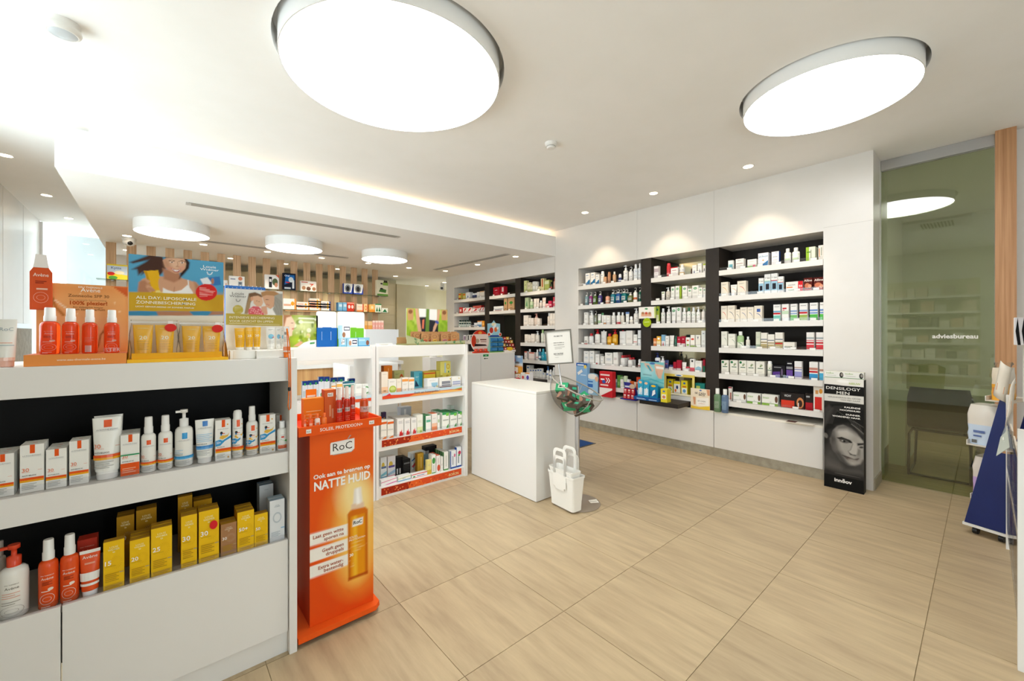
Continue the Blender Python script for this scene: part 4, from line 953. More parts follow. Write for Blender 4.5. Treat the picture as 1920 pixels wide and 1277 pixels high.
row('Y', G, .8832, (0, 740, 5.803), ga, 'sunscreens on the sunscreen gondola upper shelf', [
    ('c', -110, 155, 650, lrp(), 'white carton with orange square, cropped', {'n': 3, 'd': .034}),
    ('c', 212, 482, 545, lrp(), 'large white carton with orange square', {'n': 2, 'd': .036}),
    ('c', 497, 728, 592, lrp(), 'white carton with orange square', {'n': 3, 'd': .034}),
    ('c', 750, 968, 500, lrp('ANTHELIOS AC'), 'taller white carton with orange square', {'n': 2, 'd': .034}),
    ('t', 988, 1330, 258, lrp(top=False), 'large white tube with orange square', {'n': 2, 'd': .05}),
    ('c', 1308, 1520, 435, lrp('ANTHELIOS AC', extra=(('b', .5, .53, '2f9a60'), ('b', .02, .28, O1), *L(.2, 3, 'f6c8a8', .1, .8))), 'white carton with green line', {'n': 3, 'd': .034}),
    ('s', 1527, 1703, 250, lrp(top=False), 'white spray bottle with orange square'),
    ('s', 1715, 1885, 232, lrp(n='20', top=False), 'white spray bottle marked 20'),
    ('p', 1897, 2112, 172, lrp('POSTHELIOS', '', '3a96d0', '5ab0e0', '2f9ad8', extra=L(.5, 3, '9cc8e8', .1, .45)), 'white pump bottle with blue square'),
    ('t', 2122, 2340, 278, lrp('POSTHELIOS', '', '3a86c8', '5aa0d8', '2f7ac8', top=False, extra=L(.62, 5, '9cc8e8', .1, .8)), 'white tube with blue square', {'d': .045}),
    ('c', 2342, 2515, 275, kid(), "white child's carton with blue wave", {'d': .05}),
    ('a', 2530, 2652, 172, kid('gloss'), "white child's spray can with clear cap"),
    ('s', 2683, 2818, 132, kid('gloss'), "white child's spray bottle with blue wave"),
    ('c', 2828, 2998, 220, kid(), "tall white child's carton with blue wave", {'d': .04}),
    ('c', 3006, 3100, 222, lrp(), 'greyish carton standing further back', {'back': .10, 'd': .06}),
    ('b', 3018, 3134, 292, A('f4f2ec', ('t', 'THERMALE', .5, .78, .03, '999', 'c', .7), ('r', .4, .66, .6, .74, 'd8402c'), ('p', [(.15, .42), (.85, .42), (.8, .56), (.6, .5), (.4, .58), (.15, .55)], '4ab050'), ('r', .15, .1, .85, .28, O1)), 'small white bottle with green hill', {'d': .03}),
])
AV = 'e8531c'
def avene(body=AV, txt='f6e0d0', cap='f2f0ea', m=None, dk='8a2a10'):
    return A(body, ('t', 'EAU THERMALE', .5, .80, .022, txt, 'c', .5), ('t', 'Avène', .5, .71, .055, txt, 'c', .46), *L(.66, 3, dk, .32, .68, .03),
             ('e', .62, .48, .1, .035, txt), ('r', .3, .43, .6, .45, txt), ('o', .5, .25, .26, .13, txt, .06), ('o', .5, .25, .15, .055, txt, .08), *L(.08, 2, txt, .3, .6, .03), cap=cap, m=m)
def widmer(num, body='f0c01a', star=0, nc='fbf8ee', lc='fae9a8'):
    e = [('t', 'LOUIS', .5, .855, .036, lc, 'c', .4), ('t', 'WIDMER', .5, .805, .036, lc, 'c', .56), ('o', .5, .77, .06, .014, lc, .5)]
    for k in range(20):
        a = 2 * math.pi * k / 20; r0, r1 = .12, .30
        e.append(('p', [(.62 + r0 * math.cos(a), .56 + r0 * .42 * math.sin(a)), (.62 + r1 * math.cos(a), .56 + r1 * .42 * math.sin(a)), (.62 + r1 * math.cos(a + .05), .56 + r1 * .42 * math.sin(a + .05))], 'd8aa10' if body[0] == 'f' else 'c8b090'))
    if num: e.append(('t', num, .08, .535, .085, nc, 'l', .8))
    e += [('r', .1, .50, .6, .506, 'b08a20'), ('r', .78, .34, .98, .36, 'b8a070')] + L(.36, 5, 'b8901c', .1, .75, .035) + L(.12, 2, 'b8901c', .1, .9, .03)
    if star: e.append(('e', .72, .71, .2, .085, 'd8262c'))
    return A(body, *e, side='d0920e', top='b88a2a')  # shade painted in: sides and top get a darker, browner yellow
row('Y', G, .4896, (0, 920, 5.803), gb, 'sunscreens on the sunscreen gondola lower shelf', [
    ('p', -60, 305, 625, A('efece4', ('t', 'EAU THERMALE', .5, .80, .022, '9a948a', 'c', .6), ('t', 'Avène', .5, .70, .06, '8a847a', 'c', .5), *L(.62, 3, 'e0a088', .25, .7, .05), *L(.42, 2, '9a948a', .25, .7, .05), ('o', .5, .2, .3, .12, 'a8a298', .05), ('o', .5, .2, .17, .05, 'a8a298', .08), cap='e04a2a'), 'big cream pump bottle with red pump', {'d': .06}),
    ('b', -70, 60, 560, A('b8ada2', cap='b8ada2'), 'greyish bottle standing further back', {'back': .14}),
    ('s', 390, 632, 556, avene(), 'orange spray bottle with white head'), ('s', 632, 860, 500, avene(), 'taller orange spray bottle with white head'),
    ('c', 838, 1060, 528, A('c03a28', ('t', 'EAU THERMALE', .5, .84, .02, 'e8a898', 'c', .7), ('t', 'Avène', .5, .74, .05, 'e8b8a8', 'c', .6)), 'red carton standing further back', {'back': .08, 'd': .05}),
    ('t', 852, 1093, 662, A(AV, ('b', .92, 1, 'f2f0ea'), ('t', 'Avène', .5, .80, .07, 'f6e0d0', 'c', .6), ('r', .3, .66, .7, .7, 'f0a080'), ('b', .26, .46, 'f0eee8'), ('b', .14, .2, 'f0eee8')), 'orange and white tube', {'d': .035}),
    ('c', 1120, 1355, 545, widmer('15'), 'yellow carton marked 15', {'d': .03}), ('c', 1408, 1632, 525, widmer('20'), 'yellow carton marked 20', {'n': 3, 'd': .03}),
    ('c', 1266, 1462, 275, widmer('20', 'c08c1c', 0), 'yellow carton marked 20, further back', {'back': .17, 'd': .03, 'n': 2}), ('c', 1478, 1706, 200, widmer('', 'c08c1c'), 'yellow carton without number, further back', {'back': .17, 'd': .025, 'n': 2}),  # further-back cartons in a darker yellow, shelf shade put into the colour
    ('c', 1640, 1875, 398, widmer('25'), 'yellow carton marked 25', {'n': 2, 'd': .03}), ('c', 1968, 2146, 268, widmer('30'), 'narrow yellow carton marked 30', {'n': 2, 'd': .04}),
    ('c', 2160, 2386, 212, widmer('30', star=1), 'yellow red-stickered carton marked 30', {'n': 2, 'd': .035}),
    ('c', 2400, 2576, 355, widmer('30', 'a87a52', 0, 'f3ece0', 'd8c4a8'), 'brown carton marked 30', {'n': 2, 'd': .03}), ('c', 2580, 2766, 222, widmer('50+'), 'yellow carton marked 50+', {'n': 3, 'd': .03}),
    ('c', 2766, 2916, 250, widmer('50'), 'yellow carton marked 50', {'d': .035}), ('c', 2932, 3098, 100, A('e6e8ea', ('t', 'LOUIS', .5, .86, .022, '9aa4ac', 'c', .4), ('t', 'WIDMER', .5, .83, .022, '9aa4ac', 'c', .5), ('o', .5, .58, .3, .13, 'c4ccd2', .3), ('r', .75, .3, 1, .33, '9cc0dc'), *L(.25, 4, 'b8bec4', .1, .7, .03), side='b0bcc4', top='a8bccc'), 'silver white carton', {'d': .03, 'n': 2}),
    ('c', 2820, 2975, -65, A('d8dadc', ('t', 'LOUIS', .5, .88, .02, '9aa4ac', 'c', .4), side='a8b4bc', top='8aa0b0'), 'tall silver carton further back', {'back': .16, 'd': .03, 'n': 2}),
    ('c', 1934, 2095, 60, widmer('', 'd09a20'), 'plain yellow carton further back', {'back': .17, 'd': .03}), ('c', 2104, 2308, 100, widmer('', 'd8a020'), 'wider yellow carton further back', {'back': .17, 'd': .03, 'n': 2}),
], inset=.022)

# ------------------------------------------------------------------ on top of the sunscreen gondola
ZT = 1.2925
def Gp(px, py, y=G + .02): return atY(px, py, y)
# orange counter display: tray, backboard with bottle cut-out
t = thing('counter_display', 'orange cardboard sun oil display on the sunscreen gondola', 'display', (0, 0, ZT))
ya = G + .012
xl, xr = Gp(44, 676, ya)[0], Gp(237, 668, ya)[0]
ht = Gp(140, 664, ya)[2] - ZT
OD = 'e8924a'
mb = MB(); mb.box(xl, ya, 0, xr, ya + .15, ht, OD, 'e0805a')
k = textmesh('www.eau-thermale-avene.be', .01)
v, f, w = k; tw = (xr - xl) * .48; s = tw / w
mb.build('tray', 'print', t)
m2 = MB()
for q_ in f: m2.face([((xl + xr) / 2 - tw * .42 + v[i][0] * s, ya - .0006, ht * .42 + v[i][1] * s) for i in q_], 'f8e4cc')
m2.build('lettering', 'print', t)
yb_ = ya + .135
def Bq(px, py): p = atY(px, py, yb_); return p[0], p[2]
p0, p1 = Bq(68, 530), Bq(240, 534); W = p1[0] - p0[0]; H = Bq(150, 533)[1] - ZT
Q = [(285, 338), (1022, 368), (1022, 895), (285, 915)]
cv = Canvas(W, H - ht, 64, 44, Q, 'eba868')
cv.poly([(285, 338), (1022, 368), (1022, 430), (285, 430)], 'e89a58', 60)
cv.ell((650, 760), 300, 150, 'f2be8c', 0, 120)
cv.stroke([(415, 470), (440, 540), (500, 600)], 26, 'c07a38', 6); cv.stroke([(430, 480), (520, 545), (560, 560)], 14, 'f8e2c0', 5)
cv.ell((860, 700), 60, 20, 'b86a30', -50, 10); cv.stroke([(780, 860), (800, 760), (860, 690)], 14, 'a86030', 6)
cv.poly([(890, 362), (1022, 368), (1022, 455)], 'd0602c', 3)
for x, y, r in ((912, 502, 8), (955, 572, 10), (640, 430, 6), (610, 590, 7)): cv.ell((x, y), r, r, 'f6cfa0', 0, 2)
cv.text('EAU THERMALE', (622, 384), (815, 386), 'fbeedd'); cv.text('Avène', (640, 414), (798, 416), 'fffaf0', .0)
cv.text('Zonneolie SFP 30', (538, 456), (870, 460), '8a5a30'); cv.text('De optimale bescherming', (552, 486), (848, 488), 'b08050', 0)
cv.text('100% plezier!', (553, 518), (855, 520), 'b8541c', .03); cv.text('Een zijdezachte textuur', (580, 543), (822, 545), '9a6434', .01); cv.text('een zacht parfum', (575, 563), (836, 566), '9a6434', .015)
o = cv.build('backboard', t, (p0[0], yb_, ht), 0, .005, back=OD)
# bottle cut-out fixed on the board
yc = yb_ - .012
cx0, cx1 = Bq(57, 540)[0], Bq(99, 540)[0]; zc0, zc1 = Bq(78, 581)[1] - ZT, Bq(78, 478)[1] - ZT; cw = cx1 - cx0
mb = MB(); hh = zc1 - zc0
mb.prism([(cx0, zc0), (cx1, zc0), (cx1, zc0 + .68 * hh), (cx1 - .16 * cw, zc0 + .76 * hh), (cx0 + .16 * cw, zc0 + .76 * hh), (cx0, zc0 + .68 * hh)], yc, yc + .01, 'd8582c')
put(mb, [('t', 'Avène', .5, .60, .06, 'f6d8c8', 'c', .7), *L(.52, 2, '8a2a18', .25, .75, .03), ('r', .3, .36, .8, .39, 'f0c0a8'), ('o', .5, .22, .34, .10, 'f0b098', .06), ('o', .5, .22, .2, .045, 'f0b098', .08)], lambda u, v, L_: (cx0 + u * cw, yc - .0004 - EPS * L_, zc0 + v * hh), cw, hh)
mb.build('cutout_bottle', 'print', t)
mb = MB(); a0, a1 = cx0 + .26 * cw, cx1 - .26 * cw
mb.prism([(a0 - .006, zc0 + .762 * hh), (a1 + .006, zc0 + .762 * hh), (a1 + .003, zc0 + .85 * hh), (a1, zc0 + hh), (a0, zc0 + hh), (a0 - .003, zc0 + .85 * hh)], yc, yc + .01, 'efeae6')
mb.build('cutout_cap', 'print', t)
row('Y', G, ZT + ht + .0006, (0, 450, 4.257), 'the orange sun oil display', 'sun oil bottles in the orange display', [
    ('s', 295, 478, 537, avene('ff5a1e', m='clearcol', cap='f6f4f2'), 'clear orange oil bottle'), ('s', 480, 632, 545, avene('ff5a1e', m='clearcol', cap='f6f4f2'), 'clear orange oil bottle'),
    ('s', 642, 780, 553, A('ff5a1e', ('r', .3, .05, .6, .3, 'e8d8d0'), *L(.6, 4, 'e8a080', .3, .7, .05), cap='f6f4f2', m='clearcol'), 'clear orange oil bottle turned backwards'),
    ('s', 820, 957, 557, A('ff5a1e', *avene('d8380c')['els'], ('t', 'ESTER', .5, .06, .13, 'f8f4f0', 'c', .8), cap='f6f4f2', m='clearcol'), 'clear orange tester oil bottle')], inset=.035)
# cream tube at the picture's left edge
row('Y', G, ZT + .0006, (0, 560, 7.98), "sunscreen gondola's top", 'tubes on the sunscreen gondola top', [
    ('t', -130, 236, 305, A('e9e8e0', ('t', 'RoC', .55, .72, .08, 'a8b0b4', 'c', .5), ('r', .1, .42, .8, .44, 'e0b098'), ('r', .1, .36, .9, .375, '9ab0b8'), ('b', 0, .08, 'e8c0b0'), cap='e8b4a0'), 'cream tube with peach cap at picture edge', {'d': .05})], inset=.02)
# yellow display with beach poster
t = thing('counter_display', 'yellow sunscreen display with beach poster on the sunscreen gondola', 'display', (0, 0, ZT))
yy = G + .012
xa, xb_ = Gp(238, 675, yy)[0], Gp(428, 665, yy)[0]
mb = MB(); mb.box(xa, yy, 0, xb_, yy + .12, .012, 'f0b82c'); mb.build('base', 'print', t)
mb = MB(); zz = Gp(240, 660, yy)[2] - ZT
mb.prism([(xa + .012, .0121), (xb_ - .02, .0121), (xb_ - .02, .034), (xa + .012, .034)], yy + .012, yy + .016, 'eaac22'); mb.build('front_lip', 'print', t)
for x_, s_ in ((xa, 1), (xb_, -1)):
    mb = MB(); mb.face([(x_, yy, .0121), (x_, yy + .1, .0121), (x_, yy + .1, .09)], 'e8a81c'); mb.face([(x_ + .003 * s_, yy + .1, .09), (x_ + .003 * s_, yy + .1, .0121), (x_ + .003 * s_, yy, .0121)], 'e8a81c')
    mb.build('side_gusset', 'print', t)
yp = yy + .10
pl, pr = atY(241, 480, yp), atY(419, 493, yp); W = pr[0] - pl[0]; H = atY(330, 484, yp)[2] - ZT - .012
Q = [(1025, 118), (1782, 186), (1782, 1000), (1025, 1000)]
cv = Canvas(W, H, 150, 130, Q, '4f9cc8')
cv.ell((1300, 200), 500, 260, '5aa6cc', 0, 160); cv.poly([(1025, 600), (1782, 605), (1782, 660), (1025, 660)], '3f8ab0', 10)
HR, HD, SK, SKD, SKL = '4a3026', '33201a', 'd2a080', 'b57f60', 'e6bfa2'
cv.poly([(1190, 125), (1240, 130), (1180, 170), (1060, 200), (1030, 190), (1100, 165)], HR, 8); cv.poly([(1240, 125), (1180, 240), (1100, 300), (1090, 250), (1050, 250), (1150, 190)], HR, 10)
cv.poly([(1200, 130), (1290, 140), (1320, 240), (1270, 300), (1150, 280), (1120, 300), (1170, 200)], HR, 8)
cv.poly([(1105, 360), (1180, 300), (1300, 310), (1430, 320), (1560, 360), (1590, 420), (1600, 470), (1105, 470)], SK, 6)
cv.poly([(1105, 360), (1130, 340), (1190, 440), (1180, 470), (1105, 470)], SKD, 12); cv.poly([(1540, 350), (1600, 400), (1600, 470), (1560, 470)], SKD, 12)
cv.poly([(1290, 240), (1420, 270), (1440, 330), (1380, 360), (1300, 330)], SKD, 10)
cv.poly([(1300, 145), (1390, 130), (1480, 150), (1507, 190), (1500, 240), (1460, 290), (1420, 330), (1440, 250)], HD, 8)
cv.poly([(1290, 170), (1320, 150), (1460, 150), (1478, 200), (1470, 240), (1440, 275), (1390, 285), (1345, 262), (1310, 230)], SK, 4)
cv.ell((1390, 200), 60, 45, SKL, 0, 40, .8); cv.ell((1330, 215), 26, 45, SKD, -25, 20, .5); cv.ell((1440, 235), 22, 14, 'dca088', 0, 12); cv.ell((1350, 240), 22, 14, 'd89a80', 0, 12)
cv.stroke([(1335, 176), (1362, 170), (1385, 178)], 5, '3a241a', 2); cv.stroke([(1420, 178), (1445, 174), (1468, 184)], 5, '3a241a', 2)
cv.ell((1362, 187), 15, 5, 'efe6e0', 0, 2); cv.ell((1446, 190), 14, 5, 'efe6e0', 0, 2); cv.ell((1364, 187), 6, 6, '2a1a14', 0, 2); cv.ell((1446, 190), 6, 6, '2a1a14', 0, 2)
cv.stroke([(1408, 185), (1412, 215), (1398, 224), (1420, 226)], 4, SKD, 3)
cv.poly([(1358, 240), (1400, 252), (1436, 246), (1415, 272), (1385, 272)], 'a8404a', 3); cv.poly([(1364, 245), (1400, 256), (1430, 250), (1410, 264), (1388, 264)], 'f6f2ee', 2)
cv.poly([(1280, 440), (1285, 400), (1330, 425), (1380, 440), (1440, 425), (1490, 380), (1530, 440), (1540, 470), (1280, 470)], 'f0eeec', 4)
cv.stroke([(1493, 340), (1500, 400)], 9, 'f0eeec', 2); cv.stroke([(1385, 400), (1380, 440)], 4, SKD, 5)
cv.poly([(1143, 262), (1256, 256), (1290, 440), (1205, 445)], 'e8b41e', 2); cv.poly([(1143, 262), (1165, 262), (1215, 440), (1205, 445)], 'c8940e', 4); cv.poly([(1235, 430), (1290, 425), (1292, 446), (1235, 447)], 'f0d880', 2)
for i, (x, y) in enumerate(((1160, 345), (1165, 372), (1180, 398), (1200, 420))): cv.ell((x, y), 34, 13, 'c48e6e' if i % 2 else SK, 18, 3)
cv.ell((1275, 385), 16, 60, SK, -8, 4); cv.ell((1130, 400), 28, 60, SKD, 20, 10)
cv.poly([(1025, 438), (1782, 468), (1782, 612), (1025, 600)], 'd0a62a', 2); cv.poly([(1600, 460), (1782, 468), (1782, 612), (1700, 610)], 'c89a24', 40)
cv.poly([(1240, 606), (1500, 608), (1540, 650), (1260, 650)], SKD, 6); cv.poly([(1690, 612), (1782, 615), (1782, 640), (1660, 645)], SKD, 8)
cv.poly([(1025, 640), (1782, 648), (1782, 1000), (1025, 1000)], 'e9e2d0', 3)
cv.poly([(1588, 325), (1750, 308), (1762, 382), (1620, 395)], '3a78b8', 3); cv.poly([(1590, 330), (1650, 315), (1690, 370), (1620, 385)], 'e8ecf0', 3); cv.ell((1692, 350), 12, 26, 'b87a5a', 0, 5)
cv.ell((1642, 445), 88, 73, 'd42a26', 0, 2)
for i in range(6): cv.stroke([(1588, 404 + i * 15), (1588 + (50, 78, 125, 108, 104, 60)[i], 406 + i * 15)], 6, 'f2b8b0', 2)
cv.text('Louis', (1615, 232), (1720, 238), 'f4f8fa', .01, .7); cv.text('Widmer', (1590, 256), (1744, 262), 'f4f8fa', .01, .7); cv.stroke([(1648, 270), (1655, 288), (1668, 293), (1682, 287), (1690, 272)], 8, 'f0f4f8', 2)
cv.text('ALL DAY: LIPOSOMALE', (1082, 500), (1560, 516), 'f8f2dc', .012, .9); cv.text('ZONNEBESCHERMING', (1082, 542), (1552, 552), 'f8f2dc', .012, .9); cv.text('LICHT GEPARFUMEERD OF ZONDER PARFUM', (1080, 573), (1540, 580), 'f8f2dc', .02, .8)
cv.build('poster_board', t, (pl[0], yp, .0121), 0, .004, back='e9e2d0')
def zip_pouch(px0, px1, ytop, label):
    y = yy + .026
    a, b = atY(px0, 640, y), atY(px1, 640, y); w = b[0] - a[0]; h = atY(px0, ytop, y)[2] - ZT - .0125
    t = thing('zip_pouch', label, 'pouch', ((a[0] + b[0]) / 2, y + .02, ZT + .0126))
    mb = MB(); n = 12; rows = []
    for i in range(9):
        v = i / 8; d = .022 * (1 - v) ** .5 + .0012
        rows.append([((w / 2 - .003 * math.sin(v * 9 + j)) * math.cos(2 * math.pi * j / n), d * math.sin(2 * math.pi * j / n), v * h) for j in range(n)])
    mb.grid(rows, 'fff'); mb.build('film', 'film', t)
    mb = MB(); mb.box(-w / 2, -.0035, h - .012, w / 2, .0035, h - .006, 'e0dcd4'); mb.box(w / 2 - .03, -.006, h - .014, w / 2 - .015, .006, h - .003, 'f4f2ee'); mb.build('zip', 'gloss', t)
    mb = MB(); mb.face([(w * .34 + w * .13 * math.cos(q * math.pi / 10), -.0132, h * .80 + w * .11 * math.sin(q * math.pi / 10)) for q in range(20)], 'd8302a'); mb.build('sticker', 'print', t)
    return t, w, h
for n, (p_, q_, yt) in enumerate(((243, 334, 599), (336, 421, 602))):
    s_ = ('left', 'right')[n]
    t_, w, h = zip_pouch(p_, q_, yt, 'clear zip pouch of two yellow tubes, %s in the yellow display' % s_)
    for k in (0, 1):
        a_ = A('efb31e', ('t', 'WIDMER', .5, .86, .04, 'f8dc88', 'c', .5), ('t', '20', .5, .5, .12, 'fbf2d4', 'c', .6), ('r', .25, .43, .75, .445, 'd09a18'), *L(.36, 5, 'c8901a', .25, .75, .05), cap='f0c04a')
        product('tube', w * .42, h * .86, .026, a_, (t_.location[0] + w * (-.235 + .45 * k), t_.location[1], ZT + .0140), 0, 'yellow tube marked 20, %s in the %s zip pouch' % (('left', 'right')[k], s_), 'yellow tubes in the zip pouches')
# white display with mother-and-child poster
t = thing('counter_display', 'white sunscreen display with mother and girl poster', 'display', (0, 0, ZT))
yp = G + .14
pl, pr = atY(423, 541, yp), atY(530, 546, yp); W = pr[0] - pl[0]; H = atY(470, 543, yp)[2] - ZT
Q = [(128, 392), (724, 418), (724, 1045), (128, 1090)]
cv = Canvas(W, H, 96, 110, Q, 'e9e4d8')
cv.poly([(128, 392), (724, 418), (724, 660), (128, 650)], 'e2e1dc', 3)
cv.ell((220, 540), 60, 120, 'd2d0ca', 40, 40); cv.ell((180, 640), 50, 60, 'd6d4ce', 0, 30)
cv.poly([(500, 430), (560, 412), (640, 415), (690, 440), (680, 480), (650, 470), (560, 460), (510, 480)], 'b4875c', 6)
cv.poly([(515, 470), (560, 455), (630, 460), (660, 490), (640, 560), (600, 590), (560, 570), (530, 520)], 'd8a888', 4); cv.poly([(640, 460), (690, 440), (724, 440), (724, 660), (600, 650), (640, 560)], 'a8a49a', 6)
for i in range(7): cv.stroke([(650 + i * 11, 470 + i * 8), (620 + i * 16, 640)], 4, '7c786e', 3)
cv.poly([(560, 600), (620, 590), (660, 655), (560, 655)], 'f2efea', 6)
cv.poly([(375, 440), (440, 428), (500, 450), (515, 470), (480, 500), (420, 480), (390, 540), (360, 640), (330, 640), (355, 520)], '7a5c44', 6)
cv.poly([(415, 470), (470, 462), (512, 480), (525, 530), (505, 565), (460, 570), (425, 540)], 'deb090', 4); cv.ell((405, 495), 16, 22, 'd8a080', 0, 4)
cv.poly([(350, 560), (380, 470), (395, 490), (385, 600), (360, 645), (335, 640)], 'a88a66', 6)
cv.poly([(370, 600), (420, 565), (480, 570), (520, 610), (540, 655), (370, 652)], 'd8606a', 4)
for i in range(16): cv.ell((385 + (i * 37) % 140, 590 + (i * 23) % 55), 8, 5, 'f0b8b4', 20, 2)
cv.poly([(500, 570), (560, 560), (570, 640), (545, 650), (510, 610)], 'd8a488', 5)
cv.stroke([(455, 515), (485, 520)], 4, '5a3a2c', 2); cv.stroke([(550, 500), (580, 498)], 4, '5a3a2c', 2); cv.stroke([(560, 545), (590, 555)], 5, 'b8605a', 2)
cv.ell((260, 604), 56, 46, 'b8a63e', 0, 2)
for i in range(5): cv.stroke([(225, 578 + i * 13), (295, 580 + i * 13)], 4, 'e6dfb4', 2)
cv.poly([(128, 643), (724, 650), (724, 754), (128, 758)], 'b8a448', 2)
cv.text('Louis', (198, 455), (322, 457), '5a5a56', .0, .75); cv.text('Widmer', (170, 481), (350, 483), '5a5a56', .0, .75); cv.stroke([(240, 500), (245, 518), (262, 524), (278, 518), (284, 502)], 7, '5a5a56', 2)
cv.text('INTENSIEVE BESCHERMING', (168, 690), (640, 690), 'f4efd8', .0); cv.text('VOOR GEZICHT EN LIPPEN', (168, 725), (625, 725), 'f4efd8', .0); cv.stroke([(168, 739), (690, 741)], 6, 'e4dcb0', 2)
cv.build('poster_board', t, (pl[0], yp, 0), 0, .004, back='efece4')
mb = MB(); x0 = atY(437, 660, G + .05)[0]; x1 = atY(546, 660, G + .05)[0]
mb.box(x0 - .01, G + .05, 0, x1, G + .13, .035, 'f4f1ea'); mb.build('step', 'print', t)
for cxp in (462, 530):
    xx = atY(cxp, 665, G + .04)[0]; mb = MB(); mb.lathe([(.05, 0), (.05, .034)], 'f4f1ea', 24, 1, .55); mb.build('round_step', 'print', t, (xx, G + .06, .0003))
xx = atY(501, 665, G + .04)[0]; mb = MB(); mb.box(-.042, -.03, 0, .042, .02, .033, 'f6f3ec'); mb.build('block_step', 'print', t, (xx, G + .046, .0))
wy = lambda n: A('efb41e', ('t', 'WIDMER', .5, .84, .04, 'f8dc88', 'c', .6), ('t', n, .5, .52, .11, 'fbf2d4', 'c', .6), *L(.42, 6, 'c8901a', .2, .8, .06), cap='f2ede0')
wb = A('f1efe8', *L(.9, 2, 'a8a8a4', .3, .7), ('e', .5, .52, .24, .12, '7cc0dc'), ('r', .6, .45, .75, .5, 'e06a6a'), *L(.3, 4, 'b8b8b4', .25, .75), cap='f4f2ea')
row('Y', G, ZT + .0360, (400, 470, 5.554), 'the white sunscreen display', 'tubes on the white sunscreen display', [
    ('t', 222, 340, 806, wy('25'), 'yellow tube marked 25'), ('t', 330, 425, 800, wy('25'), 'yellow tube marked 25'), ('t', 415, 500, 797, wy('30'), 'yellow tube marked 30'),
    ('t', 550, 655, 796, wb, 'white tube with blue disc'), ('t', 650, 712, 800, wb, 'white tube with blue disc'), ('t', 700, 765, 808, wb, 'white tube with blue disc')], inset=.07)
row('Y', G, ZT + .0006, (400, 470, 5.554), "sunscreen gondola's top right corner", 'tester tubes on the gondola corner', [
    ('t', 728, 800, 790, A('f0eee8', ('r', .25, .7, .75, .8, '8a8a86'), *L(.6, 4, 'b8b8b4'), ('b', 0, .05, 'f07818'), cap='f0780f'), 'white tester tube with orange cap')], inset=.02)
# orange elastic band hanging over the front edge
t = thing('lanyard', 'orange cord loop hanging over the right end of sunscreen gondola', 'cord', (0, 0, 0))
yl = G - .026
mb = MB(); pts = [Gp(537.5, 616, yl), Gp(539, 640, yl), Gp(541, 670, yl), Gp(542, 720, yl), Gp(541, 745, yl), Gp(540, 762, yl), Gp(542, 769, yl), Gp(545, 766, yl), Gp(545.5, 750, yl), Gp(545, 715, yl), Gp(544.5, 672, yl), Gp(543, 645, yl), Gp(538.5, 616, yl)]
mb.tube(pts, .0022, 'f07a1a', 6, True); mb.build('cord', 'gloss', t)
mb = MB(); mb.lathe([(.0052, -.008), (.0062, 0), (.0052, .008)], '1a1a1a', 10); mb.build('bead', 'gloss', t, Gp(542.6, 729.5, yl - .004))
mb = MB(); a, b = Gp(531, 650, yl + .02), Gp(543, 657, yl + .02); mb.box(a[0], yl + .004, b[2], b[0], yl + .02, a[2], 'f0780f'); mb.build('clip', 'gloss', t)
# calendar block behind
t = thing('calendar', 'blue desk calendar top behind the white sunscreen display', 'calendar', (Gp(460, 540, 2.22)[0], 2.24, ZT))
mb = MB(); z = Gp(460, 537, 2.22)[2] - ZT; mb.prism([(-.075, 0), (.08, 0), (.08, z), (-.075, z)], -.02, .02, '3a6fb8'); mb.build('card', 'print', t)
mb = MB()
for i in range(9): mb.tube([(-.065 + i * .016, -.022, z - .01), (-.065 + i * .016, 0, z + .004), (-.065 + i * .016, .022, z - .01)], .002, 'e8eef4', 5)
mb.build('ring_binding', 'metal', t)

# ------------------------------------------------------------------ orange floor stand
t = thing('floor_display', 'tall orange cardboard floor display for body oil, lettered NATTE HUID', 'display', (.66, 2.17, 0))
OR, ORD_ = 'ee5a16', 'd8481a'
def rl(x, y, z): return x - .66, y - 2.17, z
mb = MB()
x0, x1, y0, y1 = .468 - .66, .850 - .66, 1.983 - 2.17, 2.36 - 2.17
ch = .03
oc = [(x0, y0), (x1 - ch, y0), (x1, y0 + ch), (x1, y1), (x0, y1)]
oc2 = [(x0, y0 + .002), (x1 - ch, y0 + .002), (x1 - .002, y0 + ch), (x1 - .002, y1), (x0, y1)]
def loft(mb, a, b, za, zb, col, top=None):
    n = len(a)
    for i in range(n):
        j = (i + 1) % n; mb.face([(*a[i], za), (*a[j], za), (*b[j], zb), (*b[i], zb)], col)
    mb.face([(*p, zb) for p in b], top or col); mb.face([(*p, za) for p in a][::-1], col)
loft(mb, oc, oc2, .022, .045, OR, 'f0601c'); mb.build('base_plate', 'print', t)
mb = MB(); mb.box(x0 + .03, y0 + .03, 0, x1 - .04, y1 - .03, .0215, '2a2420'); mb.build('foot', 'print', t)
yf_ = 2.03
A_ = lambda px, py: atY(px, py, yf_)
pxl, pxr = A_(581, 900)[0], A_(700, 900)[0]
mb = MB(); mb.box(pxl - .66 + .001, yf_ - 2.17 + .006, .0455, pxr - .66 - .001, 2.33 - 2.17, .933, 'c8431c'); mb.build('body', 'print', t)
W, H = pxr - pxl, .93 - .046
Q = [(582.5, 816), (701, 797.5), (698, 1131), (578, 1183)]
cv = Canvas(W, H, 60, 150, Q, 'e85614')
cv.poly([(560, 1080), (720, 1060), (720, 1200), (560, 1200)], 'e24c10', 60); cv.poly([(560, 800), (720, 780), (720, 850), (560, 870)], 'f2641e', 40)
cv.ell((668, 1000), 52, 115, 'f29030', 4, 26); cv.ell((668, 1000), 34, 95, 'f8c860', 4, 18); cv.ell((666, 930), 30, 40, 'fbe09a', 0, 16)
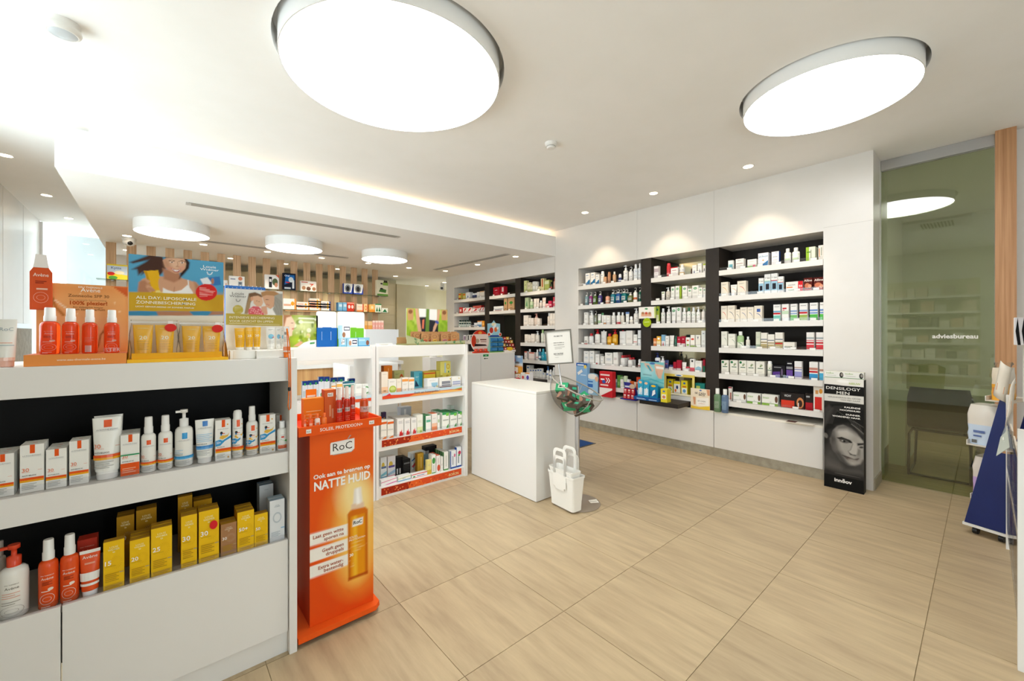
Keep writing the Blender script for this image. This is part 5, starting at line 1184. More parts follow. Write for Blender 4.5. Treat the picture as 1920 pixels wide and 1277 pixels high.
cv.poly([(664, 917), (677, 913), (680, 946), (661, 950)], 'efe6dc', 1.5); cv.poly([(658, 947), (682, 942), (683, 956), (657, 962)], 'e8c8a8', 1.5); cv.poly([(668, 917), (672, 915), (675, 945), (668, 947)], 'fffaf4', 2)
cv.poly([(651.6, 966), (657, 958), (684, 952), (688.6, 956), (688, 1079), (651.4, 1093)], 'e89410', 1.2); cv.poly([(651.6, 966), (656, 960), (656, 1091), (651.4, 1093)], 'c8640c', 2); cv.poly([(684, 953), (688.6, 956), (688, 1079), (683, 1081)], 'c8640c', 2)
cv.poly([(662, 966), (668, 963), (668, 1088), (661, 1090)], 'f4bc30', 3); cv.poly([(651.5, 1088), (688, 1074), (688, 1079), (651.4, 1093)], 'b8480c', 1.5); cv.poly([(652, 966), (660, 957), (684, 952), (688, 957), (688, 962), (652, 972)], 'd87010', 2)
cv.poly([(661, 977), (680, 971), (679, 984), (660, 990)], 'f6f2ea', 1)
for a, b in (((1004, 983.4), (1027, 1005.8)), ((1034.7, 1012), (1058, 1034.7)), ((1065.7, 1041.7), (1088.5, 1063))):
    cv.poly([(578, a[0] + .5), (650.6, a[1]), (650.6, b[1]), (578, b[0] + 1)], 'f6f0e6', .8)
for i, (s, xa, xb2, ya2, yb2) in enumerate((('Laat geen witte', 586, 643, 1013, 996), ('sporen na', 606.5, 643.5, 1015, 1005), ('Geeft geen', 602.5, 643, 1037, 1026), ('druppels', 609.5, 643, 1043.5, 1034.5), ('Extra water-', 595, 642, 1070, 1057), ('bestendig', 605.5, 642, 1074.5, 1064.5))):
    cv.text(s, (xa, ya2), (xb2, yb2), 'a8502c', .012)
cv.text('Ook aan te brengen op', (588, 899), (694, 877), 'fbf4ec', .03); cv.text('NATTE HUID', (589, 920), (694, 898), 'fbf6f0', .03, 1.25)
cv.text('RoC', (662, 985), (678, 981), '3a3430', .01); cv.text('SOLEIL', (653.5, 1013), (670, 1008), 'fbe8c8', .01); cv.text('PROTEXION+', (653.5, 1017.5), (684, 1009), 'fbe8c8', .01); cv.text('30', (654, 1047), (661, 1045), 'fff2d8', .03)
for i, yv in enumerate((1022, 1029, 1033, 1038, 1056, 1061, 1066)): cv.stroke([(653.5, yv), (653.5 + (34, 34, 30, 22, 9, 8, 9)[i], yv - (34, 34, 30, 22, 9, 8, 9)[i] * .26)], .8, 'f4c878', .6)
cv.build('front_panel', t, rl(pxl, yf_, .046), 0, .005, back=OR)
# logo plate
lg = homography([(620, 829), (665, 822.5), (665, 847), (621, 853)], [(0, .0), (1, 0), (1, -1), (0, -1)])
a, b = cv.m((620, 829)), cv.m((665, 822)); c_ = cv.m((621, 854)); lw = b[0] - a[0]; lh = .062
mb = MB()
mb.prism([(0, 0), (lw * .86, 0), (lw, .010), (lw, lh), (.004, lh * .92), (0, lh * .8)], -.003, -.0003, 'f4f1ec')
v, f, w = textmesh('RoC', .0); k = lw * .80 / w
for q_ in f: mb.face([(lw * .1 + v[i][0] * k, -.0034, lh * .24 + v[i][1] * k) for i in q_], '4a443c')
mb.prism([(lw * .70, lh * 1.02), (lw * .75, lh * 1.02), (lw * .87, lh * 1.28), (lw * .80, lh * 1.28)], -.003, -.0003, 'c8a898')
mb.prism([(lw * .1, -.004), (lw * .86, -.004), (lw * .98, .004), (lw * .9, .001), (lw * .1, .001)], -.0025, -.0003, 'b8b0a8')
mb.build('logo_plate', 'print', t, rl(pxl + a[0], yf_, .046 + c_[1] + .004))
# tray
mb = MB(); zt0, zt1 = .938, .980
X0_, X1_, Y0_, Y1_ = x0 + .002, x1 + .0, y0 + .005, y1 - .02
mb.box(X0_, Y0_, zt0, X1_, Y0_ + .008, zt1, OR); mb.box(X0_, Y1_ - .008, zt0, X1_, Y1_, zt1, OR); mb.box(X0_, Y0_ + .008, zt0, X0_ + .008, Y1_ - .008, zt1, OR); mb.box(X1_ - .008, Y0_ + .008, zt0, X1_, Y1_ - .008, zt1, OR)
mb.box(X0_ + .008, Y0_ + .008, zt0, X1_ - .008, Y1_ - .008, zt0 + .008, 'd83a20')
mb.build('tray', 'print', t)
mb = MB()
xa, xb2 = atY(600, 800, 1.988)[0] - .66, atY(680, 795, 1.988)[0] - .66
v, f, w = textmesh('SOLEIL PROTEXION+', .01); k = (xb2 - xa) / w
for q_ in f: mb.face([(xa + v[i][0] * k, Y0_ - .0006, zt0 + .013 + v[i][1] * k) for i in q_], 'fbeee2')
for px in (574, 692):
    c0, c1 = atY(px, 800, 1.988)[0] - .66, atY(px + 9.5, 800, 1.988)[0] - .66
    mb.prism([(c0, zt0 + .012), (c1, zt0 + .012), (c1, zt0 + .03), (c0, zt0 + .03)], Y0_ - .0008, Y0_ - .0002, 'f4eee6')
    v, f, w = textmesh('RoC', .01); k = (c1 - c0) * .7 / w
    for q_ in f: mb.face([(c0 + (c1 - c0) * .15 + v[i][0] * k, Y0_ - .0012, zt0 + .017 + v[i][1] * k) for i in q_], '5a5048')
mb.build('tray_lettering', 'print', t)
roc = lambda b='d83a1e': A(b, ('r', .2, .62, .8, .78, 'f0e6e0'), ('t', 'RoC', .5, .66, .07, '555', 'c', .5), *L(.45, 5, 'f0a088', .2, .8, .07), cap='f0d8cc', m='clearcol')
row('Y', 1.988, zt0 + .0085, (540, 680, 4.56), 'the orange stand tray', 'products in the orange stand tray', [
    ('s', 415, 474, 215, roc(), 'red oil spray bottle'), ('s', 483, 540, 205, roc(), 'red oil spray bottle'), ('s', 534, 583, 195, roc(), 'red oil spray bottle further back', {'back': .06}), ('s', 462, 490, 197, roc(), 'red oil spray bottle further back', {'back': .075}),
    ('s', 627, 700, 215, A('e8622a', ('b', .55, .8, 'f2eeea'), ('t', 'RoC', .5, .66, .07, '555', 'c', .5), *L(.45, 5, 'f0a088', .2, .8, .07), cap='f4ece6', m='clearcol'), 'orange tester spray bottle with white label', {'back': .02}),
    ('c', 312, 412, 232, A('d8622e', ('r', .25, .82, .75, .92, 'f0e6dc'), ('t', 'RoC', .5, .845, .05, '555', 'c', .35), ('r', .4, .3, .55, .6, 'e8a070'), ('r', .62, .25, .78, .5, 'e8a880'), side='c8542c', top='e87a44'), 'tall orange carton', {'back': .05, 'd': .05}),
    ('c', 130, 310, 305, A('f07a1c', *L(.6, 5, 'fbd8a8', .12, .85, .1), top='f08a3a'), 'wide orange carton on display card', {'back': .06, 'd': .04}),
    ('c', 152, 245, 228, A('f0801e', ('r', .1, .4, .9, .85, 'f4eee6'), ('t', 'RoC', .5, .5, .22, '555', 'c', .6)), 'orange header card with logo', {'back': .105, 'd': .004}),
    ('b', 128, 164, 450, A('e85a20', ('r', .3, .2, .7, .8, 'f0b898'), cap='f0702c'), 'small orange lip stick', {'d': .015}), ('b', 172, 222, 445, A('e85a20', ('r', .3, .2, .7, .8, 'f0b898'), cap='f0702c'), 'small orange lip stick', {'d': .015}),
    ('b', 230, 280, 440, A('f0e4d8', ('r', .3, .2, .7, .8, 'e87a44'), cap='f0702c'), 'small white lip stick with orange cap', {'d': .015}), ('b', 290, 338, 432, A('f07a2c', cap='f0702c'), 'small orange lip stick', {'d': .015}),
], inset=.018)
# ================================================================== OPEN GONDOLAS: strips and products
def strip(x0p, x1p, z0, z1, name, els, g, base='e0552a'):
    a, b = atY(x0p, 700, 3.348)[0], atY(x1p, 700, 3.348)[0]; c = g.location
    mb = MB(); w, h = b - a, z1 - z0; mb.box(0, 0, 0, w, .0012, h, base)
    put(mb, els, lambda u, v, L_: (u * w, -.0002 - EPS * L_, v * h), w, h)
    o = mb.build(name, 'print', g, (a - c[0], 3.3475 - c[1], z0)); return o
rnd = random.Random(3)
def flecks(text):
    e = []
    for k in range(34):
        x, y = rnd.uniform(.01, .35), rnd.uniform(.08, .9); e.append(('p', [(x, y - .08), (x + .012, y), (x, y + .1), (x - .008, y)], rnd.choice(['e0703a', 'f09a5a', '8a2418'])))
    for k in range(22):
        x, y = rnd.uniform(.36, .98), rnd.uniform(.1, .9); e.append(('p', [(x, y - .1), (x + .015, y), (x + .004, y + .12), (x - .012, y + .03)], rnd.choice(['f07a3a', 'd8482a', 'f09048', 'c84a2c'])))
    return [('r', 0, 0, .34, 1, 'a83018'), ('p', [(.3, 0), (.5, 0), (.44, 1), (.34, 1)], 'e8662a'), *e, ('t', text, .88, .3, .4, 'f0e0a0', 'c', .13)]
zc_ = lambda z: z
strip(717, 866, .838, .889, 'shelf_strip', [('b', .5, 1, 'c4d8e2'), ('p', [(0, 0), (.5, 0), (.45, .5), (.25, .45), (.08, .62), (0, .5)], 'e0502c'), ('p', [(.3, 0), (.85, 0), (.95, .3), (.6, .55), (.4, .5)], 'f0964a'), ('p', [(.55, 0), (1, 0), (1, .2), (.8, .42), (.6, .3)], 'f2b866'), ('p', [(.84, .35), (1, .5), (1, .75), (.93, .6)], 'a8b86a'),
      ('p', [(0, .5), (.04, .6), (.08, .9), (.1, .5)], 'd83a4a'), ('t', 'Denk aan homeopathie !', .53, .36, .36, '4a4a58', 'c', .42)], g3)
strip(716, 866, .432, .489, 'shelf_strip', flecks('BOIRON'), g3); strip(715, 865, .022, .082, 'shelf_strip', flecks('BOIRON'), g3)
strip(572, 697, .838, .889, 'shelf_strip', [('b', .5, 1, 'c4d8e2'), ('p', [(.0, 0), (1, 0), (1, .4), (.4, .55), (0, .4)], 'e0552c')], g2)
ZA, ZB, ZD = (700, 640, 7.983), (700, 760, 6.722), (540, 680, 4.56)
st_ = lambda: A('f2ece0', ('b', .80, .92, 'e0662a'), ('t', 'STODAL', .5, .46, .07, 'a8a49c', 'c', .85), ('p', [(0, .0), (.95, .0), (.95, .16), (.5, .12), (.1, .02)], 'e87a2c'))
fl_ = lambda: A('f2eee8', *L(.86, 3, '8a8a90', .2, .9, .05), ('p', [(.3, .05), (.9, .05), (.95, .25), (.75, .2), (.7, .42), (.55, .25), (.45, .34)], 'd8262c'))
gt = lambda: A('f1f0e6', ('b', .86, 1, '3f9a58'), ('r', .55, .78, .95, .95, '7cc050'), ('r', .1, .5, .9, .58, 'b8bcb0'), ('p', [(.55, .05), (.92, .05), (.9, .3), (.75, .2)], '3f9a3c'), side='e4e8dc', top='3f8a5a')
BOX[0] = 'medicine_box'
row('Y', 3.35, .8829, ZA, "homeopathy gondola's upper shelf", 'remedies on the homeopathy gondola upper shelf', [
    ('c', 120, 220, 460, A('f4e8d8', *L(.9, 1, 'c8b8a8'), ('b', 0, .3, 'f2c8a0'), ('r', .3, .08, .7, .14, 'b88a5a')), 'tall cream carton'), ('c', 155, 285, 366, A('e07a24', ('r', .5, .3, .58, .9, 'f0b070'), side='c86418', top='f08a3a'), 'orange carton further back', {'back': .12}),
    ('c', 310, 465, 440, A('b8b878', ('o', .72, .5, .2, .32, 'c8501c', .35), *L(.85, 2, '7a8a4a', .1, .5)), 'olive carton with letter C further back', {'back': .14}), ('c', 222, 345, 570, A('f3f0e6', ('e', .55, .25, .45, .28, 'b4c850'), ('e', .55, .28, .3, .16, 'd0dc80'), *L(.85, 2)), 'white carton with green disc'),
    ('c', 348, 420, 565, A('f4ead8', ('b', 0, .3, 'f0b080'), *L(.8, 2)), 'narrow cream carton'), ('c', 430, 524, 545, A('f3ede2', ('b', .72, .9, 'f0a050'), *L(.55, 2), ('e', .5, .12, .06, .04, 'c0c040')), 'white carton with orange band'), ('c', 530, 614, 547, A('f3ede2', ('b', .72, .9, 'f0a050'), *L(.55, 2), ('e', .5, .12, .06, .04, 'c0c040')), 'white carton with orange band'),
    ('c', 605, 738, 452, A('5fb4c8', ('r', .6, .1, .95, .9, '3a9ab8'), ('p', [(.1, .1), (.6, .1), (.2, .5)], '2a3f5a'), *L(.7, 2, 'd8ecf0', .2, .6)), 'teal carton further back', {'back': .12}),
    ('c', 755, 930, 462, A('d8b83a', ('e', .38, .4, .18, .2, 'e0d08a'), ('e', .75, .45, .16, .18, 'c89a2a'), ('b', .88, .96, 'c84a2a')), 'yellow carton further back', {'back': .10, 'n': 2}), ('c', 940, 1030, 445, A('d0c04a', *L(.8, 6, 'e8e0a0', .1, .9, .12)), 'row of yellow cartons further back', {'back': .13, 'n': 3}),
    ('c', 1034, 1160, 470, A('e0d060', ('e', .6, .7, .2, .15, 'c8a83a'), ('e', .6, .2, .06, .06, '4a8a5a')), 'lower yellow carton', {'back': .12}), ('c', 1000, 1158, 300, A('e6dc78', ('o', .75, .62, .17, .2, 'd8b03a', .4), ('r', .4, .1, .55, .9, 'b8ccd4'), ('r', .75, .15, .85, .3, '3a8a5a')), 'yellow carton stacked on top', {'back': .121, 'dz': .103}),
    ('c', 808, 972, 560, A('f1f1ee', ('p', [(.35, .6), (.4, .25), (.65, .1), (.95, .3), (.95, .6)], '9cc8dc'), ('e', .9, .2, .06, .1, 'c8c040'), *L(.85, 2)), 'white carton with blue bowl'), ('c', 988, 1163, 545, A('f1efe8', ('r', .2, .15, .95, .65, '8a8c94'), ('r', .2, .3, .95, .36, 'd8d8d8'), ('b', 0, .1, '5a2a2c'), ('e', .95, .85, .06, .08, 'e0c040')), 'white carton with grey stripes'),
    ('c', 1172, 1310, 530, A('f1efe8', ('r', .1, .2, .95, .55, 'a8b0cc'), ('r', .1, .34, .95, .4, 'e8e8ec'), ('e', .8, .82, .05, .06, 'e0c040')), 'white carton with lavender stripes')], inset=.03)
row('Y', 3.35, .4849, ZB, "homeopathy gondola's middle shelf", 'remedies on the homeopathy gondola middle shelf', [
    ('c', 95, 170, 190, st_(), 'white carton with orange corner', {'n': 2}), ('c', 178, 258, 188, st_(), 'white carton with orange corner', {'n': 2}), ('c', 112, 162, 88, A('4a3a5a', ('e', .5, .5, .3, .3, 'c8a050')), 'small dark carton standing behind', {'back': .14}),
    ('c', 300, 382, 170, fl_(), 'white carton with red flames', {'n': 4, 'd': .045}), ('c', 390, 464, 168, fl_(), 'white carton with red flames', {'n': 4, 'd': .045}), ('c', 476, 545, 160, fl_(), 'white carton with red flames', {'n': 4, 'd': .045}),
    ('c', 345, 480, 20, A('b8bcc4', ('r', .3, .1, .5, .9, 'e8e8ea'), ('r', .7, .2, .95, .6, '4a5a7a'), top='dcdce0'), 'silver boxes on the cartons behind', {'back': .26}),
    ('c', 550, 624, 120, A('f2f0e4', ('b', 0, .35, 'dce4a8'), ('p', [(.4, .05), (.9, .05), (.7, .2)], 'a0c050'), *L(.7, 3, 'c8ccb0')), 'white carton with lime foot', {'n': 2}), ('c', 660, 728, 132, A('f2f1ea', ('r', .1, .6, .9, .75, '6ab89a'), *L(.85, 1), side='58a070', top='3f9a5a'), 'white carton with green top', {'n': 3}),
    ('c', 736, 805, 105, A('f3ece4', ('b', 0, .25, 'e88a5a'), ('b', .25, .45, 'f2c0a0'), *L(.75, 2), top='e8703a'), 'white carton with orange top', {'n': 2}), ('c', 810, 838, 120, A('f2f1ea', ('e', .5, .6, .3, .12, 'a8c890'), top='3f9a5a'), 'narrow white carton'),
    ('c', 868, 956, 90, gt(), 'white carton with green leaf', {'n': 4, 'd': .05}), ('c', 968, 1056, 92, gt(), 'white carton with green leaf', {'n': 4, 'd': .05}), ('c', 1066, 1116, 80, gt(), 'white carton with green leaf', {'n': 3, 'd': .05}),
    ('c', 975, 1112, 0, A('dce4dc', ('r', .5, 0, 1, 1, '3fae8a'), ('r', .55, .1, .95, .9, '8ad0b8'), ('p', [(.2, .1), (.45, .1), (.4, .5)], '4a9a4a')), 'green and white box lying on top behind', {'back': .15, 'dz': .125})], inset=.03)
row('Y', 3.35, .0889, ZB, "homeopathy gondola's lowest shelf", 'remedies on the homeopathy gondola lowest shelf', [
    ('c', 92, 170, 655, A('eef0f0', ('e', .4, .62, .25, .14, 'e0c050'), ('b', 0, .1, '4aa0c8'), ('r', .1, .48, .9, .58, '6a7a9a'), ('p', [(0, .2), (1, .35), (1, .2), (0, .1)], '8ac8d8')), 'white and blue carton', {'back': .16}), ('c', 180, 280, 640, A('f0eef0', ('e', .4, .62, .25, .14, 'e0c050'), ('b', 0, .08, 'd84a8a'), ('r', .1, .46, .9, .56, '6a5a9a'), ('p', [(0, .2), (1, .35), (1, .2), (0, .1)], 'a8c8e0')), 'white and pink carton', {'back': .16}),
    ('c', 375, 468, 680, A('1e1c1c', ('r', .1, .7, .9, .8, '6a6a6a'), ('r', .15, .02, .6, .1, 'd0d0d0'), *L(.6, 4, '4a4a4a', .1, .9, .1), side='2a2828'), 'black carton with grey print', {'back': .12, 'n': 3, 'd': .05}), ('c', 285, 370, 655, A('1e1c1c', ('r', .1, .1, .3, .4, 'd0d0d0'), ('r', .5, .1, .7, .4, 'd0d0d0')), 'pair of black cartons', {'back': .15, 'd': .06}),
    ('k', 480, 700, 590, A('e4ecee', ('p', [(0, .2), (.6, .9), (.6, .8), (.1, .1)], 'd8606a'), ('r', .65, .1, .98, .8, '9cc4d8'), ('p', [(0, .6), (.5, .95), (.6, .95), (0, .5)], '4a7ab0')), 'pale blue tissue pack', {'back': .22, 'd': .08}),
    ('c', 556, 634, 606, A('d8a838', ('r', .5, .2, .7, .8, 'e8c468'), side='c08a24'), 'ochre carton', {'back': .12}), ('c', 678, 732, 690, A('e8d888', ('b', 0, .3, 'd0b040'), *L(.7, 3)), 'small pale yellow carton'), ('c', 738, 786, 625, A('f1efe6', ('e', .5, .68, .42, .17, '4a9a4a'), ('b', 0, .05, '4a9a4a'), ('r', .4, .1, .55, .45, 'b0b4a8')), 'white carton with green disc', {'n': 2}),
    ('c', 795, 843, 632, A('f1ede6', ('e', .6, .25, .4, .2, 'd85a3a'), ('r', .4, .5, .55, .85, 'c8b0a8'), top='d8582c'), 'white carton with red disc', {'n': 4, 'd': .03}), ('c', 848, 880, 650, plain('f0eee6'), 'narrow white carton'), ('c', 888, 945, 588, A('f1efe6', ('b', 0, .07, '5aa050'), ('r', .45, .2, .55, .8, 'a0a49a'), side='3f7a3a'), 'white carton with green spine', {'n': 5, 'd': .03}),
    ('c', 968, 1045, 572, A('eef0f2', ('e', .75, .72, .15, .1, 'd87a9a'), ('r', .0, 0, .14, 1, '2a50a0'), ('b', 0, .08, '2a50a0'), ('r', .4, .2, .5, .7, '5a6a7a')), 'white and blue carton'), ('c', 1050, 1110, 528, A('eef0f2', ('e', .6, .72, .3, .1, 'c83a5a'), ('e', .5, .6, .2, .05, '4a9a4a'), ('b', 0, .08, '2a50a0'), ('r', .3, .2, .45, .55, '5a6a7a'), side='2a50a0'), 'taller white and blue carton'),
    ('c', 655, 800, 515, A('222020', ('r', .05, .4, .3, .8, 'b8b8b8'), top='3a3636'), 'black flat box further back', {'back': .22}),
    ('c', 95, 298, 925, A('f2f0ee', ('p', [(0, .6), (1, .9), (1, .8), (0, .5)], 'd85a8a'), ('p', [(.2, .1), (1, .35), (1, .2), (.4, .05)], 'd84a9a'), *L(.4, 1)), 'low white carton with pink lines', {'d': .05}), ('c', 312, 474, 885, A('f0f0ec', ('p', [(0, .6), (1, .8), (1, .7), (0, .5)], 'c0c84a'), ('b', .05, .2, '3a9ac8'), ('t', 'ACTI', .45, .35, .2, '4a6aa0', 'c', .5)), 'low white carton with blue foot', {'d': .05}), ('c', 486, 684, 852, A('f2eeec', ('b', .8, 1, 'd8302c'), ('r', .06, .15, .2, .5, '3f9a5a'), ('r', .3, .35, .8, .5, '5a6a9a'), ('b', 0, .08, 'd8302c')), 'low white carton with red top', {'d': .05}),
], inset=.03)
bl = lambda c='1f3a80': A('d8dade', ('b', .80, 1, c), ('e', .5, .84, .2, .07, '3f9a5a'), ('r', .1, .2, .9, .5, 'b8c0c0'), side='b8bcc0', top=c)
row('Y', 3.35, .8829, ZD, "open gondola's shelf behind orange stand", 'boxes behind the orange stand', [
    ('c', 122, 168, 160, bl(), 'grey carton with navy top'), ('c', 168, 214, 156, bl(), 'grey carton with navy top'), ('c', 216, 262, 152, bl(), 'grey carton with navy top'), ('c', 262, 308, 122, A('dcdee2', ('b', .80, 1, '1f3a80'), ('e', .5, .84, .2, .07, '3f9a5a'), ('e', .6, .2, .3, .1, '6a9a5a'), top='1f3a80'), 'taller grey carton with navy top'),
    ('c', 308, 356, 122, A('dcdee2', ('b', .80, 1, '1f3a80'), ('e', .5, .84, .2, .07, '3f9a5a'), ('e', .6, .2, .3, .1, '6a9a5a'), top='1f3a80'), 'taller grey carton with navy top'), ('c', 362, 420, 130, bl(), 'wide grey carton with navy top', {'back': .05}), ('c', 425, 485, 126, bl('1f4a8a'), 'wide grey carton with blue top', {'back': .05}),
    ('c', 370, 410, 178, A('f2efe8', ('b', .75, .85, 'f0a850'), ('b', .85, 1, 'e8e4da')), 'cream carton with orange line'), ('c', 415, 465, 170, A('f2efe8', ('b', .70, .9, 'f0b860'), *L(.5, 2)), 'cream carton with amber line'),
    ('c', 468, 572, 165, A('e0ece8', ('b', .6, .8, '2f8a7a'), ('b', .9, 1, '2f6a8a'), top='3a9a98'), 'wide carton with teal band', {'back': .04}), ('c', 520, 574, 138, bl(), 'navy topped carton further back', {'back': .1}),
    ('c', 576, 634, 186, A('efeee6', *L(.8, 4, 'b8b8b0')), 'white leaflet carton'), ('c', 636, 708, 184, A('efeee6', ('o', .5, .45, .35, .35, '4a9a4a', .3), *L(.9, 1)), 'white carton with green ring')], inset=.06)
row('Y', 3.35, .4849, ZD, "open gondola's middle shelf", 'boxes low behind the orange stand', [
    ('c', 560, 640, 448, A('e8f0ec', ('b', .4, .7, '9cc860'), ('b', .7, 1, '6ab0d0')), 'blue and green carton'), ('c', 645, 706, 448, plain('f0eee6'), 'white carton')], inset=.06)

# ------------------------------------------------------------------ tops of the open gondolas
def card(name, label, cat, x0, x1, yb, y, zbase, quad, nx, ny, base, paint, group=None, th=.004, lean=0):
    """a printed card standing on something, facing the camera side (-Y)"""
    a, b = atY(x0, yb, y), atY(x1, yb, y); W = b[0] - a[0]; H = atY((x0 + x1) / 2, yb, y)[2] - zbase
    cv = Canvas(W, H, nx, ny, quad, base); paint(cv)
    o = cv.build(name, None, (a[0], y, zbase), 0, th); tag(o, label, cat, group); return o
def bokeh(cv):
    cv.poly([(725, 670), (1090, 680), (1085, 995), (725, 995)], '8a9a30', 10); cv.ell((1030, 720), 90, 60, '5a6a20', 0, 50); cv.ell((930, 780), 120, 80, 'c8cf90', 0, 60); cv.ell((880, 920), 60, 40, 'a0b830', 0, 30)
    r = random.Random(5)
    for i in range(26): cv.ell((r.uniform(830, 1080), r.uniform(690, 950)), r.uniform(8, 26), r.uniform(8, 26), r.choice(['d8dca0', 'eef0d8', '5f7a18', 'b8cc40', '48601a', 'e8c8a0']), 0, 6, .7)
    cv.poly([(725, 672), (800, 672), (830, 720), (850, 760), (838, 800), (820, 840), (815, 880), (725, 900)], 'e6bfa4', 5); cv.poly([(725, 670), (820, 672), (800, 690), (760, 700), (735, 790), (725, 790)], '9a6a48', 8); cv.stroke([(805, 752), (830, 756)], 4, '6a4434', 2); cv.ell((825, 812), 12, 9, 'c87a6a', 0, 3)
    cv.poly([(870, 995), (940, 950), (1010, 930), (1086, 925), (1086, 995)], 'f2eee2', 3); cv.poly([(830, 985), (900, 935), (930, 945), (890, 985)], 'd09a78', 5)
    cv.poly([(1003, 948), (1055, 946), (1050, 965), (1000, 967)], '3a8a4a', 2)
    cv.stroke([(890, 705), (1045, 712)], 12, 'f0f0e4', 8); cv.stroke([(895, 745), (1040, 750)], 10, 'e8ecd8', 8)
card('poster_card', 'green blurred garden poster card on the open gondola', 'poster', 531, 596, 591, 3.46, 1.2925, [(725, 670), (1090, 680), (1085, 995), (725, 995)], 56, 52, 'a8b060', bokeh)
def holder(x0, x1, yt, col, ycol, xs, label):
    y = 3.44; a, b = atY(x0, 640, y), atY(x1, 640, y); W = b[0] - a[0]; H = atY(x0, yt, y)[2] - 1.2925; r = .018
    t = thing('leaflet_holder', label, 'leaflet holder', (a[0], y, 1.2925))
    pts = [(0, 0), (W, 0), (W, H - r)] + [(W - r + r * math.cos(q), H - r + r * math.sin(q)) for q in [i * math.pi / 12 for i in range(1, 7)]] + [(r + r * math.cos(q), H - r + r * math.sin(q)) for q in [math.pi / 2 + i * math.pi / 12 for i in range(7)]]
    mb = MB(); mb.prism(pts, .02, .025, 'f3f0e8'); mb.build('back_card', 'print', t)
    c, d = atY(xs[0], 640, y)[0] - a[0], atY(xs[1], 640, y)[0] - a[0]; h2 = atY(x0, ycol, y)[2] - 1.2925
    mb = MB(); mb.prism([(c, 0), (d, 0), (d, h2), (c + (d - c) * .72, h2), (c + (d - c) * .70, h2 + .004), (c + (d - c) * .3, h2 + .004), (c + (d - c) * .28, h2), (c, h2)], 0, .0195, col)
    for q in (.22, .68): mb.prism([(c + (d - c) * q, h2 * .35), (c + (d - c) * q + .0015, h2 * .35), (c + (d - c) * q + .0015, h2 * .8), (c + (d - c) * q, h2 * .8)], -.0006, 0, 'ffffff' if q > .5 else 'd8e8f0')
    mb.build('pocket', 'print', t)
holder(594.5, 632.5, 583, '1f60a8', 614.5, (595, 632), 'white card holder with blue pocket on the open gondola')
holder(634, 685, 584, '7ac030', 615, (633, 682), 'white card holder with green pocket on the open gondola')
Zm = (560, 480, 5.647)
dn = lambda up: A('9ccce0', ('r', .25, .25, .75, .95, 'f2f4f4'), ('r', .4, .62 if up else .5, .72, .9, '2a3050'), ('r', .43, .68 if up else .56, .69, .84, 'e8ecf0'), ('e', .3, .45, .06, .16, 'c89878'), ('r', .1, .05, .9, .15, '6ab0d0'))
row('Y', 3.35, 1.2925, Zm, 'the open gondola top', 'dental boxes on the open gondola top', [
    ('c', 437, 505, 870, dn(0), 'flat pale blue dental carton'), ('c', 508, 628, 868, A('9ccce4', ('r', .2, .1, .95, .9, 'e8f2f6'), ('r', .5, .3, .92, .75, '2a3050'), ('r', .54, .42, .88, .64, 'e8ecf0'), ('e', .3, .4, .12, .3, 'c89878')), 'flat dental carton with smiling picture'), ('c', 630, 752, 864, A('8cc4e0', ('r', .05, .6, .6, .8, 'b8dcec'), ('e', .82, .4, .14, .3, '8a5a48'), ('b', 0, .12, '4a9ac8')), 'flat blue dental carton'),
    ('c', 440, 548, 735, A('b8dcec', ('r', .2, .1, 1, 1, 'f2f4f4'), ('r', .35, .62, .95, .9, '2a3050'), ('r', .4, .68, .9, .84, 'e8ecf0'), ('e', .35, .3, .16, .2, 'a87858')), 'upright white dental carton on the flat ones', {'dz': .063, 'back': .004}), ], inset=.02)
o = thing('name_plate', 'small white card sign on the open gondola top', 'sign', (atY(721, 645, 3.36)[0], 3.37, 1.2925))
mb = MB(); mb.box(-.075, -.004, 0, .075, .004, .022, 'f2efe6'); put(mb, [('r', .2, .55, .75, .65, 'a8a4a0'), ('r', .3, .3, .7, .4, 'a8a4a0')], lambda u, v, L_: (-.075 + .15 * u, -.0041 - EPS * L_, .022 * v), .15, .022); mb.build('plate', 'print', o)
# bracelet display
y = 3.40; a, b = atY(763, 640, y), atY(872, 640, y); t = thing('counter_display', 'kraft bracelet display with leafy base on the homeopathy gondola', 'display', (a[0], y, 1.2925)); W = b[0] - a[0]
mb = MB(); mb.box(0, 0, 0, W, .22, .012, '8a8452'); mb.prism([(0, .0121), (W, .0121), (W, .034), (W * .3, .03), (W * .22, .05), (0, .09)], 0, .006, 'a8a880')
mb.box(0, .2, .0121, W, .21, .07, 'b08a5c'); mb.build('tray', 'print', t)
mb = MB(); r = random.Random(2)
for i in range(11):
    cx_, cz_ = (r.uniform(.02, .26), r.uniform(.012, .06)) if i < 6 else (r.uniform(.3, .97), r.uniform(.008, .026)); cx_ *= W
    for k in range(5):
        q = r.uniform(0, 6.28); l = r.uniform(.012, .02)
        mb.face([(cx_, -.0006, cz_), (cx_ + l * .6 * math.cos(q + .4), -.0007, max(.002, cz_ + l * .6 * math.sin(q + .4))), (cx_ + l * math.cos(q), -.0006, max(.002, cz_ + l * math.sin(q))), (cx_ + l * .6 * math.cos(q - .4), -.0007, max(.002, cz_ + l * .6 * math.sin(q - .4)))], r.choice(['3f6a44', '4a7a50', '5a8a58']))
mb.build('leaf_print', 'print', t)
